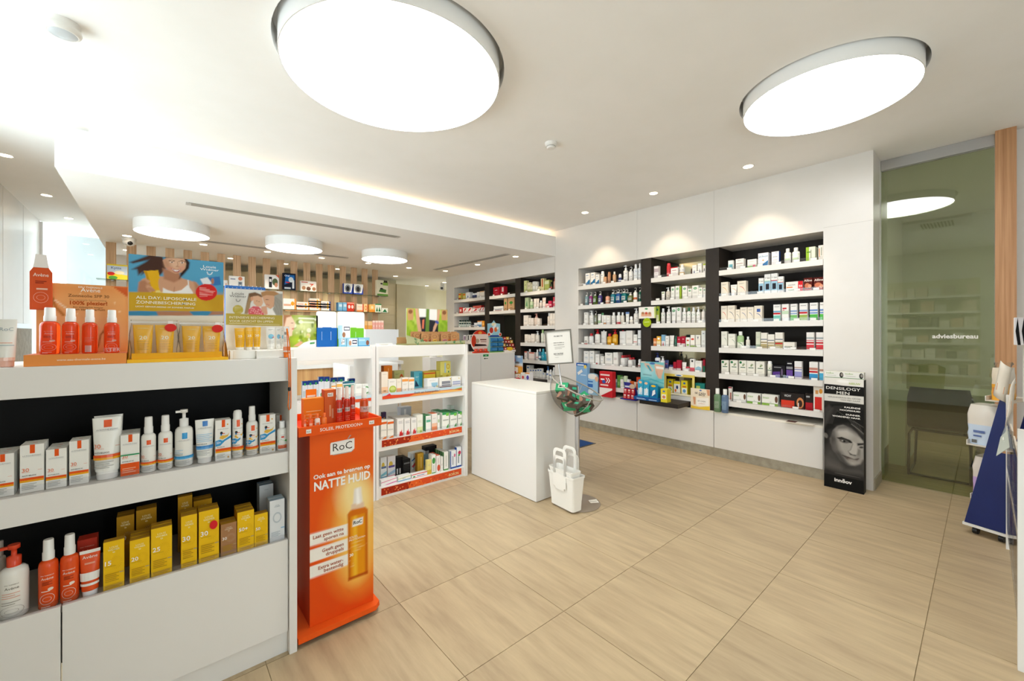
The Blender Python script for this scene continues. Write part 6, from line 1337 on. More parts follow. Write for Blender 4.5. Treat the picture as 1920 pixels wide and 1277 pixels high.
def bracelets(cv):
    cv.poly([(1140, 550), (1240, 552), (1260, 745), (1145, 745)], 'a8c040', 20); cv.poly([(1480, 565), (1575, 565), (1580, 745), (1490, 745)], 'a0c038', 20)
    for i in range(14): cv.ell((1150 + (i * 41) % 100, 560 + (i * 67) % 180), 12, 16, ['c8d870', '7aa028', '8ab030'][i % 3], 0, 10, .7); cv.ell((1500 + (i * 31) % 75, 580 + (i * 57) % 160), 12, 16, ['c8d870', '7aa028', '8ab030'][i % 3], 0, 10, .7)
    cv.poly([(1270, 553), (1465, 560), (1470, 640), (1280, 620)], 'f2f0ea', 4); cv.poly([(1275, 612), (1380, 612), (1380, 740), (1285, 740)], '2c2c34', 4); cv.poly([(1385, 630), (1480, 640), (1480, 740), (1380, 740)], '2c2c34', 4); cv.poly([(1350, 555), (1385, 558), (1382, 745), (1345, 745)], '6a8a3a', 6)
    cv.poly([(1232, 552), (1262, 552), (1285, 630), (1300, 690), (1310, 735), (1270, 720), (1250, 640)], 'd8a888', 4); cv.poly([(1470, 560), (1500, 565), (1485, 640), (1450, 700), (1415, 740), (1430, 680), (1465, 630)], 'd8a888', 4)
    cv.poly([(1312, 630), (1332, 628), (1328, 690), (1310, 688)], 'e07a5a', 3); cv.ell((1468, 648), 20, 10, '4a5ab0', 20, 3); cv.poly([(1150, 555), (1218, 555), (1215, 630), (1155, 632)], 'c89a68', 2); cv.poly([(1512, 565), (1572, 565), (1572, 635), (1514, 635)], 'c89a68', 2)
    cv.ell((1184, 575), 22, 14, '8a5a38', 0, 3); cv.ell((1542, 585), 20, 14, '8a5a38', 0, 3)
y2 = y + .19; p0, p1 = atY(762, 577.5, y2), atY(839, 580, y2); H = p0[2] - 1.2925 - .05
cv = Canvas(p1[0] - p0[0], H, 72, 40, [(1140, 550), (1575, 566), (1580, 760), (1145, 760)], '9ab040'); bracelets(cv); cv.build('header_card', t, (p0[0] - a[0], .19, .05), 0, .004)
cols = ['d8402c', 'e8783c', 'd84a6a', 'f0c030', '8aa8c8', 'e0a060', 'c86a9a', '5a5a8a']
for rr_, (dy, n, xs0, xs1) in enumerate(((.03, 4, 1285, 1700), (.075, 7, 1225, 1700), (.12, 7, 1190, 1680))):
    for k in range(n):
        px = 560 + (xs0 + (xs1 - xs0) * (k + .5) / n) / 5.647; p = atY(px, 625, y + dy)
        w_ = .078
        o = thing('bracelet', '%s bracelet on kraft card, %s from left in the %s row of kraft display' % (('red', 'orange', 'rose', 'yellow', 'blue', 'amber', 'pink', 'violet')[(k * 3 + rr_ * 2) % 8], ORD[k], ('front', 'middle', 'back')[rr_]), 'bracelet', (p[0], y + dy, 1.2925 + .0125), 0, 'bracelets in the kraft display')
        mb = MB(); h_ = .088 + .012 * rr_; mb.prism([(-w_ / 2, 0), (w_ / 2, 0), (w_ / 2, h_ - .012), (w_ / 2 - .008, h_), (-w_ / 2 + .008, h_), (-w_ / 2, h_ - .012)], 0, .003, 'b8885a')
        put(mb, [('o', .5, .72, .3, .16, '8a5f3a', .2), ('r', .3, .14, .7, .18, '9a6f48')], lambda u, v, L_: (-w_ / 2 + u * w_, -.0002 - EPS * L_, v * h_), w_, h_); mb.build('backing_card', 'print', o)
        mb = MB(); c = cols[(k * 3 + rr_ * 2) % 8]; mb.tube([(.019 * math.cos(q), -.005 - .002 * math.sin(q), .026 + .008 * math.sin(q)) for q in [i * math.pi / 8 for i in range(16)]], .0028, c, 6, True); mb.build('band', 'gloss', o)

# ------------------------------------------------------------------ service desks behind the gondolas
t = thing('service_desk', 'white service desk with oak front behind the open gondolas', 'desk', (1.4, 4.9, 0))
bx('front', 'woodfront', .5, 4.75, .05, 2.25, 4.77, 1.02, t); bx('worktop', 'lam', .45, 4.72, 1.02, 2.3, 5.5, 1.06, t, WH); bx('side', 'lam', .45, 4.78, 0, .49, 5.5, 1.02, t, WH); bx('side', 'lam', 2.26, 4.78, 0, 2.3, 5.5, 1.02, t, WH)
bx('screen_panel', 'lam', *(atY(684, 640, 4.9)[0], 4.88, 1.061, atY(746, 640, 4.9)[0], 4.92, atY(715, 617.5, 4.9)[2]), t, 'eceef0')
t = thing('drawer_block', 'white drawer block standing below the service desk', 'cabinet', (1.9, 4.3, 0))
bx('carcass', 'lam', 1.45, 4.2, 0, 1.98, 4.68, 1.08, t, 'f0f0ee'); bx('drawer', 'lam', 1.455, 4.183, .55, 1.975, 4.199, 1.07, t, 'eceae6')
# main sales block
t = thing('sales_counter', 'white block sales counter in the middle of the shop', 'counter', (2.6, 2.9, 0))
cx1_, cy0_ = 2.36, 2.424
bx('top', 'lam', cx1_, cy0_, .895, 2.90, 3.345, .915, t, 'f4f0e6', .002); bx('left_side', 'lam', cx1_, cy0_ + .0, .006, cx1_ + .02, 3.345, .894, t, WH); bx('front_side', 'lam', cx1_ + .0205, cy0_, .006, 2.90, cy0_ + .02, .894, t, WH); bx('right_side', 'lam', 2.88, cy0_ + .0205, .006, 2.90, 3.345, .894, t, WH)
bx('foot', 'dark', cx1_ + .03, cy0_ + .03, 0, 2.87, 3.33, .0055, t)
# far block counter
t = thing('sales_counter', 'tall white block counter at the far end with green arrow sign', 'counter', (3.9, 5.3, 0))
fx0, fx1 = atY(868, 661, 5.0)[0], atY(965, 661, 5.0)[0]; fz = atY(920, 661.5, 5.0)[2]
fm = atY(901.5, 661, 5.0)[0]
bx('front', 'lam', fx0, 5.0, .0, fm - .002, 5.02, fz - .021, t, WH); bx('front', 'lam', fm + .002, 5.0, 0, fx1, 5.02, fz - .021, t, WH); bx('worktop', 'lam', fx0, 4.995, fz - .02, fx1, 5.6, fz, t, 'f4efe6'); bx('side', 'lam', fx1 - .02, 5.021, 0, fx1, 5.6, fz - .021, t, WH)
o = thing('sign', 'small green pharmacy sign with black arrow on the far counter', 'sign', (atY(910.8, 670, 4.999)[0], 4.9985, atY(910, 674.5, 4.999)[2]))
mb = MB(); mb.box(-.052, -.002, 0, .052, 0, .082, 'f2eee6'); put(mb, [('r', 0, .58, 1, 1, '1f8a4a'), ('t', 'APB', .5, .7, .14, 'eaf4ea', 'c', .5), ('p', [(.1, .22), (.35, .4), (.35, .28), (.9, .28), (.9, .16), (.35, .16), (.35, .05)], '222')], lambda u, v, L_: (-.052 + .104 * u, -.0021 - EPS * L_, .082 * v), .104, .082); mb.build('plate', 'print', o)
# things on the far counter
def X_(px, y): return atY(px, 640, y)[0]
y = 5.06
a, b = atY(885, 661, y), atY(919, 661, y); R_ = (b[0] - a[0]) / 2; t = thing('counter_display', 'round red and white lozenge display on the far counter', 'display', ((a[0] + b[0]) / 2, y, fz + .0005))
mb = MB(); N = 28; cz = R_ * 1.02
mb.prism([(R_ * math.cos(2 * math.pi * i / N), cz + R_ * math.sin(2 * math.pi * i / N)) for i in range(N)], .03, .036, 'f2dcd0')
put(mb, [('p', [(.5 + .5 * math.cos(q), .5 + .5 * math.sin(q)) for q in [math.radians(d) for d in range(40, 141, 10)]], 'd8341c'), ('e', .16, .52, .13, .26, 'c83a20'), ('e', .36, .52, .1, .1, 'b8a088'), ('r', .5, .55, .85, .6, '7a4a3a'), ('r', .52, .47, .85, .5, '9a6a5a'), ('p', [(.2, .4), (.8, .36), (.9, .3), (.2, .28)], '3a2420'), ('e', .5, .88, .1, .06, 'f0a040')], lambda u, v, L_: (-R_ + 2 * R_ * u, .0297 - EPS * L_, cz - R_ + 2 * R_ * v), 2 * R_, 2 * R_); mb.build('round_card', 'print', t)
mb = MB(); mb.box(-R_ * .85, -.02, 0, R_ * .8, .029, .02, 'c8381c'); mb.build('tray', 'print', t)
for k in range(3):
    o = thing('lozenge_tin', 'red lozenge tin, %s from left in the round display' % ORD[k], 'tin', (t.location[0] + (-.55 + .52 * k) * R_, y - .002, fz + .0212), 0, 'red lozenge tins')
    mb = MB(); mb.lathe([(.034, 0), (.036, .004), (.036, .036), (.028, .044)], 'd83a1c', 18, 1, .5); put(mb, [('e', .5, .55, .35, .3, 'f0a88a')], lambda u, v, L_: (.0365 * math.sin((u - .5) * 2), -.0184 * math.cos((u - .5) * 2) - EPS, .04 * v), .07, .04, True); mb.build('tin', 'gloss', o)
a, b = atY(920, 661, y), atY(943.5, 661, y); w_ = b[0] - a[0]; t = thing('counter_display', 'blue and green tablet dispenser with cartoon-free header card on far counter', 'display', ((a[0] + b[0]) / 2, y, fz + .0005)); t['label'] = 'blue and green tablet dispenser with tall header card on the far counter'
h_ = atY(930, 632, y)[2] - fz; ht_ = atY(930, 604, y)[2] - fz
mb = MB(); mb.box(-w_ / 2, 0, 0, w_ / 2, .1, .012, '7ab848'); mb.box(-w_ / 2, .02, .0121, w_ / 2, .1, h_, '8fb8a8'); mb.build('dispenser', 'print', t)
mb = MB(); mb.prism([(-w_ / 2, h_ + .0005), (w_ / 2, h_ + .0005), (w_ / 2, ht_ * .95), (w_ * .15, ht_ * .97), (0, ht_ * 1.06), (-w_ * .15, ht_ * .97), (-w_ / 2, ht_ * .95)], .08, .084, '9cccdc')
put(mb, [('e', .5, .85, .2, .12, 'f0e4c0'), ('p', [(.1, .3), (.6, .9), (.7, .8), (.3, .1)], 'e8ecf0'), ('e', .3, .45, .15, .2, 'c83a2c'), ('e', .65, .5, .13, .16, 'e0703a'), ('e', .8, .6, .08, .1, 'f4f0e8'), ('b', 0, .12, '2a4a9a')], lambda u, v, L_: (-w_ / 2 + w_ * u, .0797 - EPS * L_, h_ + (ht_ - h_) * v), w_, ht_ - h_)
for s in (-1, 1): mb.prism([(s * w_ * .45 + .03 * math.cos(q), h_ + .04 + .03 * math.sin(q)) for q in [i * math.pi / 8 for i in range(16)]], .06, .064, 'f0e8e0'); mb.prism([(s * w_ * .45 + .021 * math.cos(q), h_ + .04 + .021 * math.sin(q)) for q in [i * math.pi / 8 for i in range(16)]], .058, .0599, 'd8482c')
mb.build('header_card', 'print', t)
for i in range(3):
    for k in range(2):
        o = thing('tablet_roll', 'blue tablet roll, %s row %s in the tablet dispenser' % (('bottom', 'middle', 'top')[i], ('left', 'right')[k]), 'tablets', (t.location[0] + (-.25 + .5 * k) * w_, y + .0, fz + .0135 + (h_ - .02) * i / 3), 0, 'blue tablet rolls')
        mb = MB(); mb.tube([(-w_ * .2, .006, (h_ - .03) / 6), (w_ * .2, .006, (h_ - .03) / 6)], (h_ - .03) / 6 * .9, '2878b0', 10); mb.prism([(-w_ * .12, .012), (w_ * .08, .02), (w_ * .1, .03), (-w_ * .1, .024)], -.013, -.0125, 'e8eef4'); mb.build('roll', 'gloss', o)
a, b = atY(942.5, 661, y), atY(964, 661, y); w_ = b[0] - a[0]; t = thing('sweet_rack', 'stepped rack of red sweet packs on the far counter', 'display', ((a[0] + b[0]) / 2 + .035, y, fz + .0005))
mb = MB()
for k in range(4): mb.box(-w_ / 2, .03 * k, 0 if k == 0 else .0, w_ / 2, .03 * k + .029, .03 + .055 * k, ['efe8e0', '4a3a30', '4a3a30', '4a3a30'][k])
put(mb, [('e', .5, 1.6, .25, 1.0, 'f0c030')], lambda u, v, L_: (-w_ / 2 + w_ * u, -.001, .03 * v), w_, .03); mb.build('rack', 'print', t)
for k in range(4):
    for i in range(4):
        o = thing('sweet_pack', '%s sweet pack, %s from left on tier %s of the stepped rack' % (('red', 'golden', 'dark', 'crimson')[(i + k) % 4], ORD[i], ('one', 'two', 'three', 'four')[k]), 'sweets', (t.location[0] + w_ * (-.38 + .25 * i), y + .03 * k + .012, fz + .0312 + .055 * k), 0, 'sweet packs')
        mb = MB(); c = ['c8281c', 'e0b030', '3a2a2a', 'a01c20'][(i + k) % 4]; mb.prism([(-w_ * .11, 0), (w_ * .11, 0), (w_ * .1, .045), (-w_ * .1, .045)], -.006, .006, c); mb.prism([(-w_ * .07, .012), (w_ * .07, .012), (w_ * .05, .03), (-w_ * .05, .03)], -.0068, -.0061, 'efe0c8'); mb.build('pack', 'gloss', o)
# plants
def plant(name, label, loc, n, l, spread, wd, seed):
    t = thing(name, label, 'plant', loc); r = random.Random(seed); mb = MB()
    mb.lathe([(.05, 0), (.065, .09), (.06, .09), (.055, .08)], 'e8e4dc', 18); mb.build('pot', 'lam', t)
    mb = MB()
    for i in range(n):
        a = r.uniform(0, 6.28); e = r.uniform(.3, 1.0) * spread; L_ = l * r.uniform(.6, 1)
        d = Vector((math.cos(a) * e, math.sin(a) * e, 1)).normalized(); s = Vector((-math.sin(a), math.cos(a), 0)) * wd; p = Vector((r.uniform(-.03, .03), r.uniform(-.03, .03), .075))
        m_ = p + d * L_ * .55; tip = p + d * L_ + Vector((0, 0, -L_ * .25 * e))
        mb.face([p - s * .3, p + s * .3, m_ + s, m_ - s], '3f6a30'); mb.face([m_ - s, m_ + s, tip], '4a7a38')
    o = mb.build('foliage', 'leaf', t); o['kind'] = 'stuff'
p = atY(846, 645, 4.9); plant('potted_plant', 'bushy dark green plant behind the kraft bracelet display', (p[0] + .06, 5.42, fz + .0005), 160, .24, .9, .006, 4)
p = atY(803, 620, 5.2); plant('potted_plant', 'thin spiky plant with long stems behind the bracelet card', (p[0] + .05, 5.15, 1.061), 11, .46, .8, .004, 9)
bx_ = thing('plant_stand', 'white pedestal below the spiky plant', 'stand', (p[0] + .05, 5.15, 0)); bx('column', 'lam', p[0] - .06, 5.04, 0, p[0] + .16, 5.26, 1.06, bx_, WH)

# ------------------------------------------------------------------ slat screen and glass shelves
t = thing('slat_screen', 'screen of upright striped wood slats behind the counter', 'screen', (1.3, 7.74, 0))
sm = MB(); sm.box(-.05, -.02, 0, .05, .02, ZS - .001, 'c9a87c'); sm = sm.mesh('slat', 'slat')
for k in range(19): link('slat', sm, t, (-1.3 - .485 + .2035 * k, 0, 0))
def gshelf(px0, px1, py, label, y=7.56, z=None):
    z = z or atY((px0 + px1) / 2, py, y)[2]; a, b = atY(px0, py, y)[0], atY(px1, py, y)[0]
    t = thing('glass_shelf', label, 'shelf', ((a + b) / 2, y + .075, z - .01)); mb = MB(); mb.box(-(b - a) / 2, -.075, 0, (b - a) / 2, .085, .01, 'fff'); mb.build('pane', 'shelfglass', t)
    n = max(2, int((b - a) / .8) + 1)
    for k in range(n):
        mb = MB(); x = -(b - a) / 2 + .15 + (b - a - .3) * k / (n - 1); mb.box(x - .012, -.03, -.008, x + .012, .085, -.0005, '8a8a86'); mb.build('bracket', 'metal', t)
    return z
zg1 = gshelf(180, 728, 0, 'long glass shelf on the slat screen, topmost', z=2.12)
zg2 = gshelf(520, 730, 0, 'glass shelf on the slat screen, second from top', z=1.80)
zg3 = gshelf(560, 728, 0, 'glass shelf on the slat screen, lowest', z=1.47)
t = thing('shelf_light', 'warm light bar under the second glass shelf', 'light', (atY(580, 580, 7.6)[0], 7.6, zg2 - .03))
bw = (atY(624, 580, 7.6)[0] - atY(536, 580, 7.6)[0]) / 2; mb = MB(); mb.box(-bw, -.02, 0, bw, .02, .0195, 'd8a070'); mb.build('housing', 'lam', t)
Ya, Yb = (0, 450, 4.257), (400, 470, 5.554)
row('Y', 7.55, zg1 + .0006, Ya, 'the left end of top glass shelf', 'boxes on the top glass shelf', [
    ('c', 850, 1020, 195, A('f0d840', ('p', [(0, .45), (1, .3), (1, .9), (0, .9)], 'cfe0f0'), ('t', 'Kytta', .45, .68, .16, '5a78b0', 'c', .55), ('e', .2, .36, .18, .12, 'd8302c'), ('e', .3, .1, .22, .12, '5aa848'), ('e', .6, .45, .25, .12, 'f8f4d8')), 'yellow and blue carton'),
    ], inset=.02)
row('Y', 7.55, zg1 + .0006, Yb, 'the top glass shelf', 'boxes on the top glass shelf', [
    ('c', 100, 150, 308, A('f0eeea', ('r', .5, .2, .8, .5, 'd0a090')), 'small white carton', {'back': .02}), ('c', 162, 328, 266, A('f2f2f0', ('r', .08, .66, .4, .76, '8a94a8'), ('e', .72, .78, .14, .18, 'd88a68'), ('r', .58, .05, .85, .5, 'a8b0b8'), ('r', .62, .25, .8, .44, '6a7480')), 'white carton with wrist monitor'),
    ('c', 535, 685, 252, A('eeeceb', ('r', .28, .1, .5, .85, '2a2a30'), ('r', .32, .5, .46, .7, 'e8e8e8'), ('e', .72, .5, .2, .26, '5a6a48'), ('e', .8, .3, .12, .16, 'd89a78'), ('p', [(.75, 1), (1, 1), (1, .8)], 'e06a4a')), 'white carton with black hair clipper'),
    ('c', 725, 860, 236, A('141c30', ('p', [(.1, .3), (.9, .6), (.9, .9), (.2, .9)], '1f6ab8'), ('e', .62, .62, .2, .16, 'dce8f0'), ('r', .72, .1, .88, .6, 'e8ecf0'), ('t', 'Oral', .3, .8, .1, 'e8f0f8', 'c', .4), ('r', .2, .42, .5, .48, 'd8302c'), ('r', .1, .06, .6, .16, 'c8d0d8')), 'dark blue toothbrush carton'),
    ('c', 906, 1075, 318, A('f0ebe4', ('r', .05, .82, .45, .92, 'd87a6a'), ('p', [(.55, .35), (.85, .75), (.55, .75), (.6, .68), (.7, .66)], 'e0502c'), ('e', .2, .3, .12, .2, 'b88a68'), ('e', .5, .25, .14, .2, '6a4a3a'), ('e', .85, .25, .12, .18, 'a87858')), 'white carton with red arrow')], inset=.02)
mn = A('f0f0ee', ('e', .45, .5, .34, .4, '8a9098'), ('e', .45, .5, .2, .26, '2c2c30'), ('b', 0, .12, '2a4ab0'), ('p', [(.8, 0), (1, 0), (1, .8)], '2a4ab0'), side='2a4ab0')
row('Y', 7.55, zg1 + .0006, (560, 480, 5.647), "top glass shelf's right end", 'boxes on the top glass shelf', [('c', 478, 572, 292, mn, 'white and blue carton with grey ring'), ('c', 583, 684, 300, mn, 'white and blue carton with grey ring'),
    ('k', 825, 948, 258, A('eae6cc', ('p', [(.5, .68), (1, .68), (1, .9), (.55, .9)], '8ab050'), ('p', [(.15, .25), (.8, .2), (.85, .4), (.3, .5)], '4a7a3a'), ('r', .6, .86, .95, 1, '3a3a2c'), ('b', 0, .12, '6a9a48'), ('e', .4, .78, .12, .05, '3a3a3a'), ('e', .4, .45, .14, .06, '333')), 'cream and green paper pack', {'rz': .1})], inset=.02)
wa = A('f4f2ea', ('r', .02, .3, .6, .5, 'd8a890'), ('e', .72, .55, .14, .2, 'e8a030'), ('r', .86, 0, 1, 1, 'f0a050'))
lowb = lambda: A('f4efe8', ('r', .05, .45, .55, .65, 'e09a80'), ('e', .72, .55, .1, .2, 'e8a030'), ('r', .9, 0, 1, 1, 'f0a858'))
row('Y', 7.55, zg2 + .0006, Yb, 'second glass shelf', 'boxes on the second glass shelf', [
    ('c', 728, 864, 500, wa, 'large white and orange carton'), ('c', 868, 1000, 572, lowb(), 'flat white and orange carton'), ('c', 868, 1000, 535, lowb(), 'flat white and orange carton on another', {'dz': .047}),
    *[('c', 1000, 1118, 572 - 24 * k, lowb(), 'flat white and orange carton, layer %s of stack' % ('one', 'two', 'three', 'four')[k], {'dz': .046 * k}) for k in range(4)],
    *[('c', 1122, 1222, 578 - 25 * k, A('f0f0ee', ('r', .05, .45, .55, .65, 'a8a0a8'), ('e', .7, .55, .1, .2, 'd8a030'), ('r', .86, 0, 1, 1, '2f4a98')), 'flat white and navy carton, layer %s of stack' % ('one', 'two', 'three')[k], {'dz': .047 * k}) for k in range(3)]], inset=.02)
bb = A('7ab4d8', ('r', .2, .5, .9, .8, 'c8e0f0'), ('b', 0, .15, '5a98c8'), side='4a88c0'); ro = A('d8402c', ('e', .3, .5, .16, .2, 'f0e0d8'), ('e', .75, .5, .16, .2, 'f0e0d8'), ('b', .85, .95, 'f0b0a0')); of = A('f6e4d0', ('b', 0, .2, 'f0904a'), *L(.7, 3, 'e0a080'), ('r', .88, 0, 1, 1, 'e84a2c'))
row('Y', 7.55, zg2 + .0006, (560, 480, 5.647), "second glass shelf's right half", 'boxes on the second glass shelf', [
    ('c', 418, 464, 492, bb, 'pale blue carton', {'n': 2}), ('c', 467, 510, 492, bb, 'pale blue carton'), ('c', 512, 588, 490, ro, 'red carton with white discs', {'n': 2}), ('c', 614, 686, 508, of, 'cream and orange carton'), ('c', 690, 732, 508, A('f6d8a0', ('o', .5, .5, .3, .3, 'f08a2c', .4), ('r', .86, 0, 1, 1, 'e84a2c')), 'cream carton with orange ring'),
    ('c', 748, 808, 512, A('f4c070', ('b', 0, .3, 'f09a3a'), ('e', .5, .6, .2, .2, 'f8e8c0')), 'amber carton', {'n': 2}), ('c', 810, 876, 508, A('e8eee4', ('p', [(.1, .1), (.45, .1), (.3, .7)], '2a7a4a'), ('p', [(.5, .1), (.9, .1), (.7, .7)], '2a7a4a'), ('b', .88, 1, '3a9a5a')), 'white carton with green trees'), ('c', 880, 945, 552, A('e8eee4', ('p', [(.1, .1), (.9, .1), (.5, .8)], '2a7a4a')), 'low white carton with green tree')], inset=.02)
row('Y', 7.55, zg3 + .0006, (560, 480, 5.647), 'the lowest glass shelf', 'boxes on the lowest glass shelf', [
    ('c', 700, 728, 688, A('f4c88a', ('b', 0, .5, 'f0a850')), 'peach carton', {'n': 2}), ('c', 732, 780, 690, A('f4d0a0', ('b', 0, .5, 'f0b060')), 'peach carton'), *[('c', 782 + 30 * k, 810 + 30 * k, 685, A('f4b8b0', ('b', .8, 1, 'f8e8e0'), ('r', .3, .3, .7, .5, 'f8dcd8')), 'pink carton') for k in range(4)]], inset=.02)
BOX[0] = 'carton'
ZF = (840, 490, 5.552)
def rf(phr, grp, zi, items): row('X', XW, ZSH[zi] + .0008, ZF, phr, grp, items, .03)
rf("far unit's left bay top shelf", 'boxes on the far left bay', 0, [('c', 110, 134, 333, A('e8d060', ('b', .7, .9, 'd8482c'), ('b', .1, .3, 'd8482c')), 'yellow and red carton'), ('c', 155, 178, 335, A('e0d050', ('b', .7, .9, 'd8582c'), ('e', .5, .4, .3, .2, 'c8c8a0')), 'yellow carton'),
    ('c', 183, 230, 323, A('eef0f2', ('p', [(.3, .1), (.7, .1), (.5, .6)], '3a78b8')), 'white and blue carton'), ('j', 246, 270, 333, A('2a3a6a', cap='f0f0f0'), 'navy jar'), ('j', 272, 296, 330, A('2a3a6a', cap='f0f0f0'), 'navy jar'), ('c', 300, 326, 320, plain('f0eee8'), 'white carton'), ('c', 330, 378, 310, A('f0e8dc', ('b', .85, 1, 'd8a878')), 'cream carton')])
rw_ = lambda: A('f0e8e4', ('p', [(.1, .2), (.6, .5), (.9, .9), (.5, .9)], 'c82c3a'), ('b', 0, .08, 'c82c3a'))
rf("far unit's left bay second shelf", 'boxes on the far left bay', 1, [('c', 116, 146, 480, A('c8302c', ('r', .2, .3, .8, .7, 'f0d0c8')), 'red carton'), ('c', 155, 196, 485, rw_(), 'white and red carton'), ('c', 198, 250, 482, rw_(), 'white and red carton'), ('c', 253, 318, 492, rw_(), 'wide white and red carton'), ('c', 322, 350, 485, rw_(), 'white and red carton'), ('c', 352, 378, 480, rw_(), 'white and red carton'), ('c', 258, 348, 462, A('c8302c', ('b', .6, 1, 'e06a5a')), 'red carton behind', {'back': .09})])
db = A('dfe6e2', ('b', .62, 1, '1c4038'), ('r', .2, .1, .8, .5, 'b8ccc4'), cap='16362e')
rf("far unit's left bay third shelf", 'bottles on the far left bay', 2, [*[('b', 104 + 25 * k, 127 + 25 * k, 612, db, 'white bottle with dark green shoulder') for k in range(5)], ('j', 230, 270, 632, A('1f2a34', ('b', .2, .6, 'e8e8e8'), cap='1a1a1a'), 'dark jar with white label'), ('c', 272, 303, 640, A('e4e6ea', ('b', .2, .5, 'b8c4d0')), 'pale carton'), ('c', 306, 350, 620, A('e8ecee', ('b', 0, .4, '6aa0d0'), ('b', .85, 1, 'e0904a')), 'blue and white carton'), ('c', 354, 378, 620, A('e8982c', ('r', .2, .3, .8, .7, 'f4c878')), 'orange carton')])
rf("far unit's left bay fourth shelf", 'boxes on the far left bay', 3, [('c', 160, 192, 768, A('e8e4e4', ('r', .2, .2, .5, .8, '7a4a8a'), ('r', .6, .2, .8, .8, '444')), 'white carton with violet figure'), ('c', 200, 226, 765, A('e0e0de', ('r', .3, .1, .7, .9, '3a3a3a')), 'white carton with black figure'), ('c', 228, 256, 765, A('e0e0de', ('r', .3, .1, .7, .9, '3a3a3a')), 'white carton with black figure')])
rd = A('b8182c', ('r', .25, .62, .6, .68, 'f0d8d8'), ('r', .3, .3, .7, .35, 'd86a78'), side='8a1020')
rf("far unit's middle bay top shelf", 'boxes on the far middle bay', 0, [('c', 470, 540, 270, rd, 'large red carton'), ('c', 545, 586, 262, A('c02034', ('r', .4, .4, .8, .9, 'e8d8d8')), 'red carton')])
kr = A('c8a074', ('e', .5, .6, .26, .12, '3f8a3a'), ('r', .46, .35, .54, .52, '6a5a3a'), ('r', .3, .15, .7, .2, '8a6a48'), side='a88458')
rf("far unit's middle bay second shelf", 'boxes on the far middle bay', 1, [('k', 475, 575, 468, A('e6e8ea', ('p', [(.1, .2), (.9, .3), (.9, .5), (.1, .45)], '9aa0a8'), ('b', 0, .12, 'a83a3c')), 'white soft pack with red foot'), ('c', 582, 616, 385, kr, 'kraft carton with green tree'), ('c', 622, 692, 378, kr, 'larger kraft carton with green tree')])
cg = lambda c='e4dcb8', b='c8cc88': A(c, ('b', 0, .3, b), ('r', .3, .6, .7, .68, 'a8a080'))
rf("far unit's right bay top shelf", 'boxes on the far right bay', 0, [('c', 790, 820, 202, cg('dce0a0'), 'tall pale green carton'), ('c', 824, 860, 220, cg(), 'cream carton'), ('c', 862, 878, 235, cg(), 'narrow cream carton'), ('c', 880, 910, 210, cg('e8e8e0', 'c8ccc0'), 'white carton'), ('c', 912, 934, 212, cg('e8e8e0', 'c8ccc0'), 'white carton'), ('c', 938, 962, 262, cg(), 'low cream carton'), ('c', 966, 1000, 178, A('e0d8a0', ('r', .3, .3, .6, .95, 'd8482c')), 'tall cream carton with red strip'), ('c', 1005, 1052, 195, A('c8d070', ('b', .6, .9, 'e8ecc0')), 'lime carton'), ('b', 1056, 1078, 215, A('3a4a2a', ('b', .2, .6, 'c83a3a'), cap='222'), 'small dark bottle'), ('b', 1090, 1116, 178, A('e8a890', cap='c8504a'), 'pink bottle')])
rf("far unit's right bay second shelf", 'bottles on the far right bay', 1, [('c', 800, 838, 378, A('b8c8a0', ('p', [(.2, .3), (.8, .2), (.6, .8)], '6a9a6a')), 'sage carton'), ('b', 842, 876, 392, A('c0d0a8', ('b', .3, .6, '8ab078'), cap='e8e8d8'), 'sage bottle'), ('t', 882, 914, 388, plain('f0e4d8'), 'cream tube'), ('t', 916, 942, 388, plain('f0e4d8'), 'cream tube'), ('b', 945, 970, 408, plain('efe0d4'), 'small cream bottle'), ('t', 972, 1010, 378, A('f2e4d8', ('b', .6, .68, 'd8b090')), 'cream tube with tan line'), ('c', 1012, 1042, 440, A('f0c8c4', ('b', .3, .6, 'e8a0a0')), 'low pink carton'), ('c', 1044, 1078, 412, A('d8385a', ('b', .3, .5, 'f0b0b8')), 'rose carton'), ('t', 1084, 1116, 370, A('d84a58', ('b', .3, .5, 'f0b0b8'), cap='e8d0d0'), 'rose tube')])
wc = lambda: plain('f6ece0')
rf("far unit's right bay third shelf", 'care on the far right bay', 2, [('c', 786, 834, 562, wc(), 'white carton'), ('c', 838, 862, 590, wc(), 'low white carton'), ('c', 864, 888, 590, wc(), 'low white carton'), ('p', 890, 926, 545, A('f0dccc', *L(.5, 2), cap='f0b0a0'), 'white pump bottle with pink pump'), ('c', 928, 956, 594, wc(), 'low white carton'), ('b', 1028, 1056, 538, plain('f2e4d4'), 'tall cream bottle'), ('c', 1060, 1090, 540, wc(), 'tall white carton'), ('c', 1092, 1116, 540, wc(), 'tall white carton')])
rf("far unit's right bay fourth shelf", 'care on the far right bay', 3, [('c', 798, 830, 760, wc(), 'white carton'), ('c', 832, 860, 768, wc(), 'white carton'), ('c', 864, 900, 755, wc(), 'taller white carton'), ('p', 903, 938, 728, plain('f4ece0'), 'white pump bottle'), ('b', 958, 988, 712, A('eef0e0', *L(.5, 2), cap='b8d890'), 'white bottle with green cap'), ('b', 990, 1012, 728, plain('f4ece0'), 'white bottle'), ('c', 1014, 1050, 728, wc(), 'white carton'), ('c', 1054, 1090, 735, wc(), 'white carton')])
ZF2 = (840, 640, 7.982)
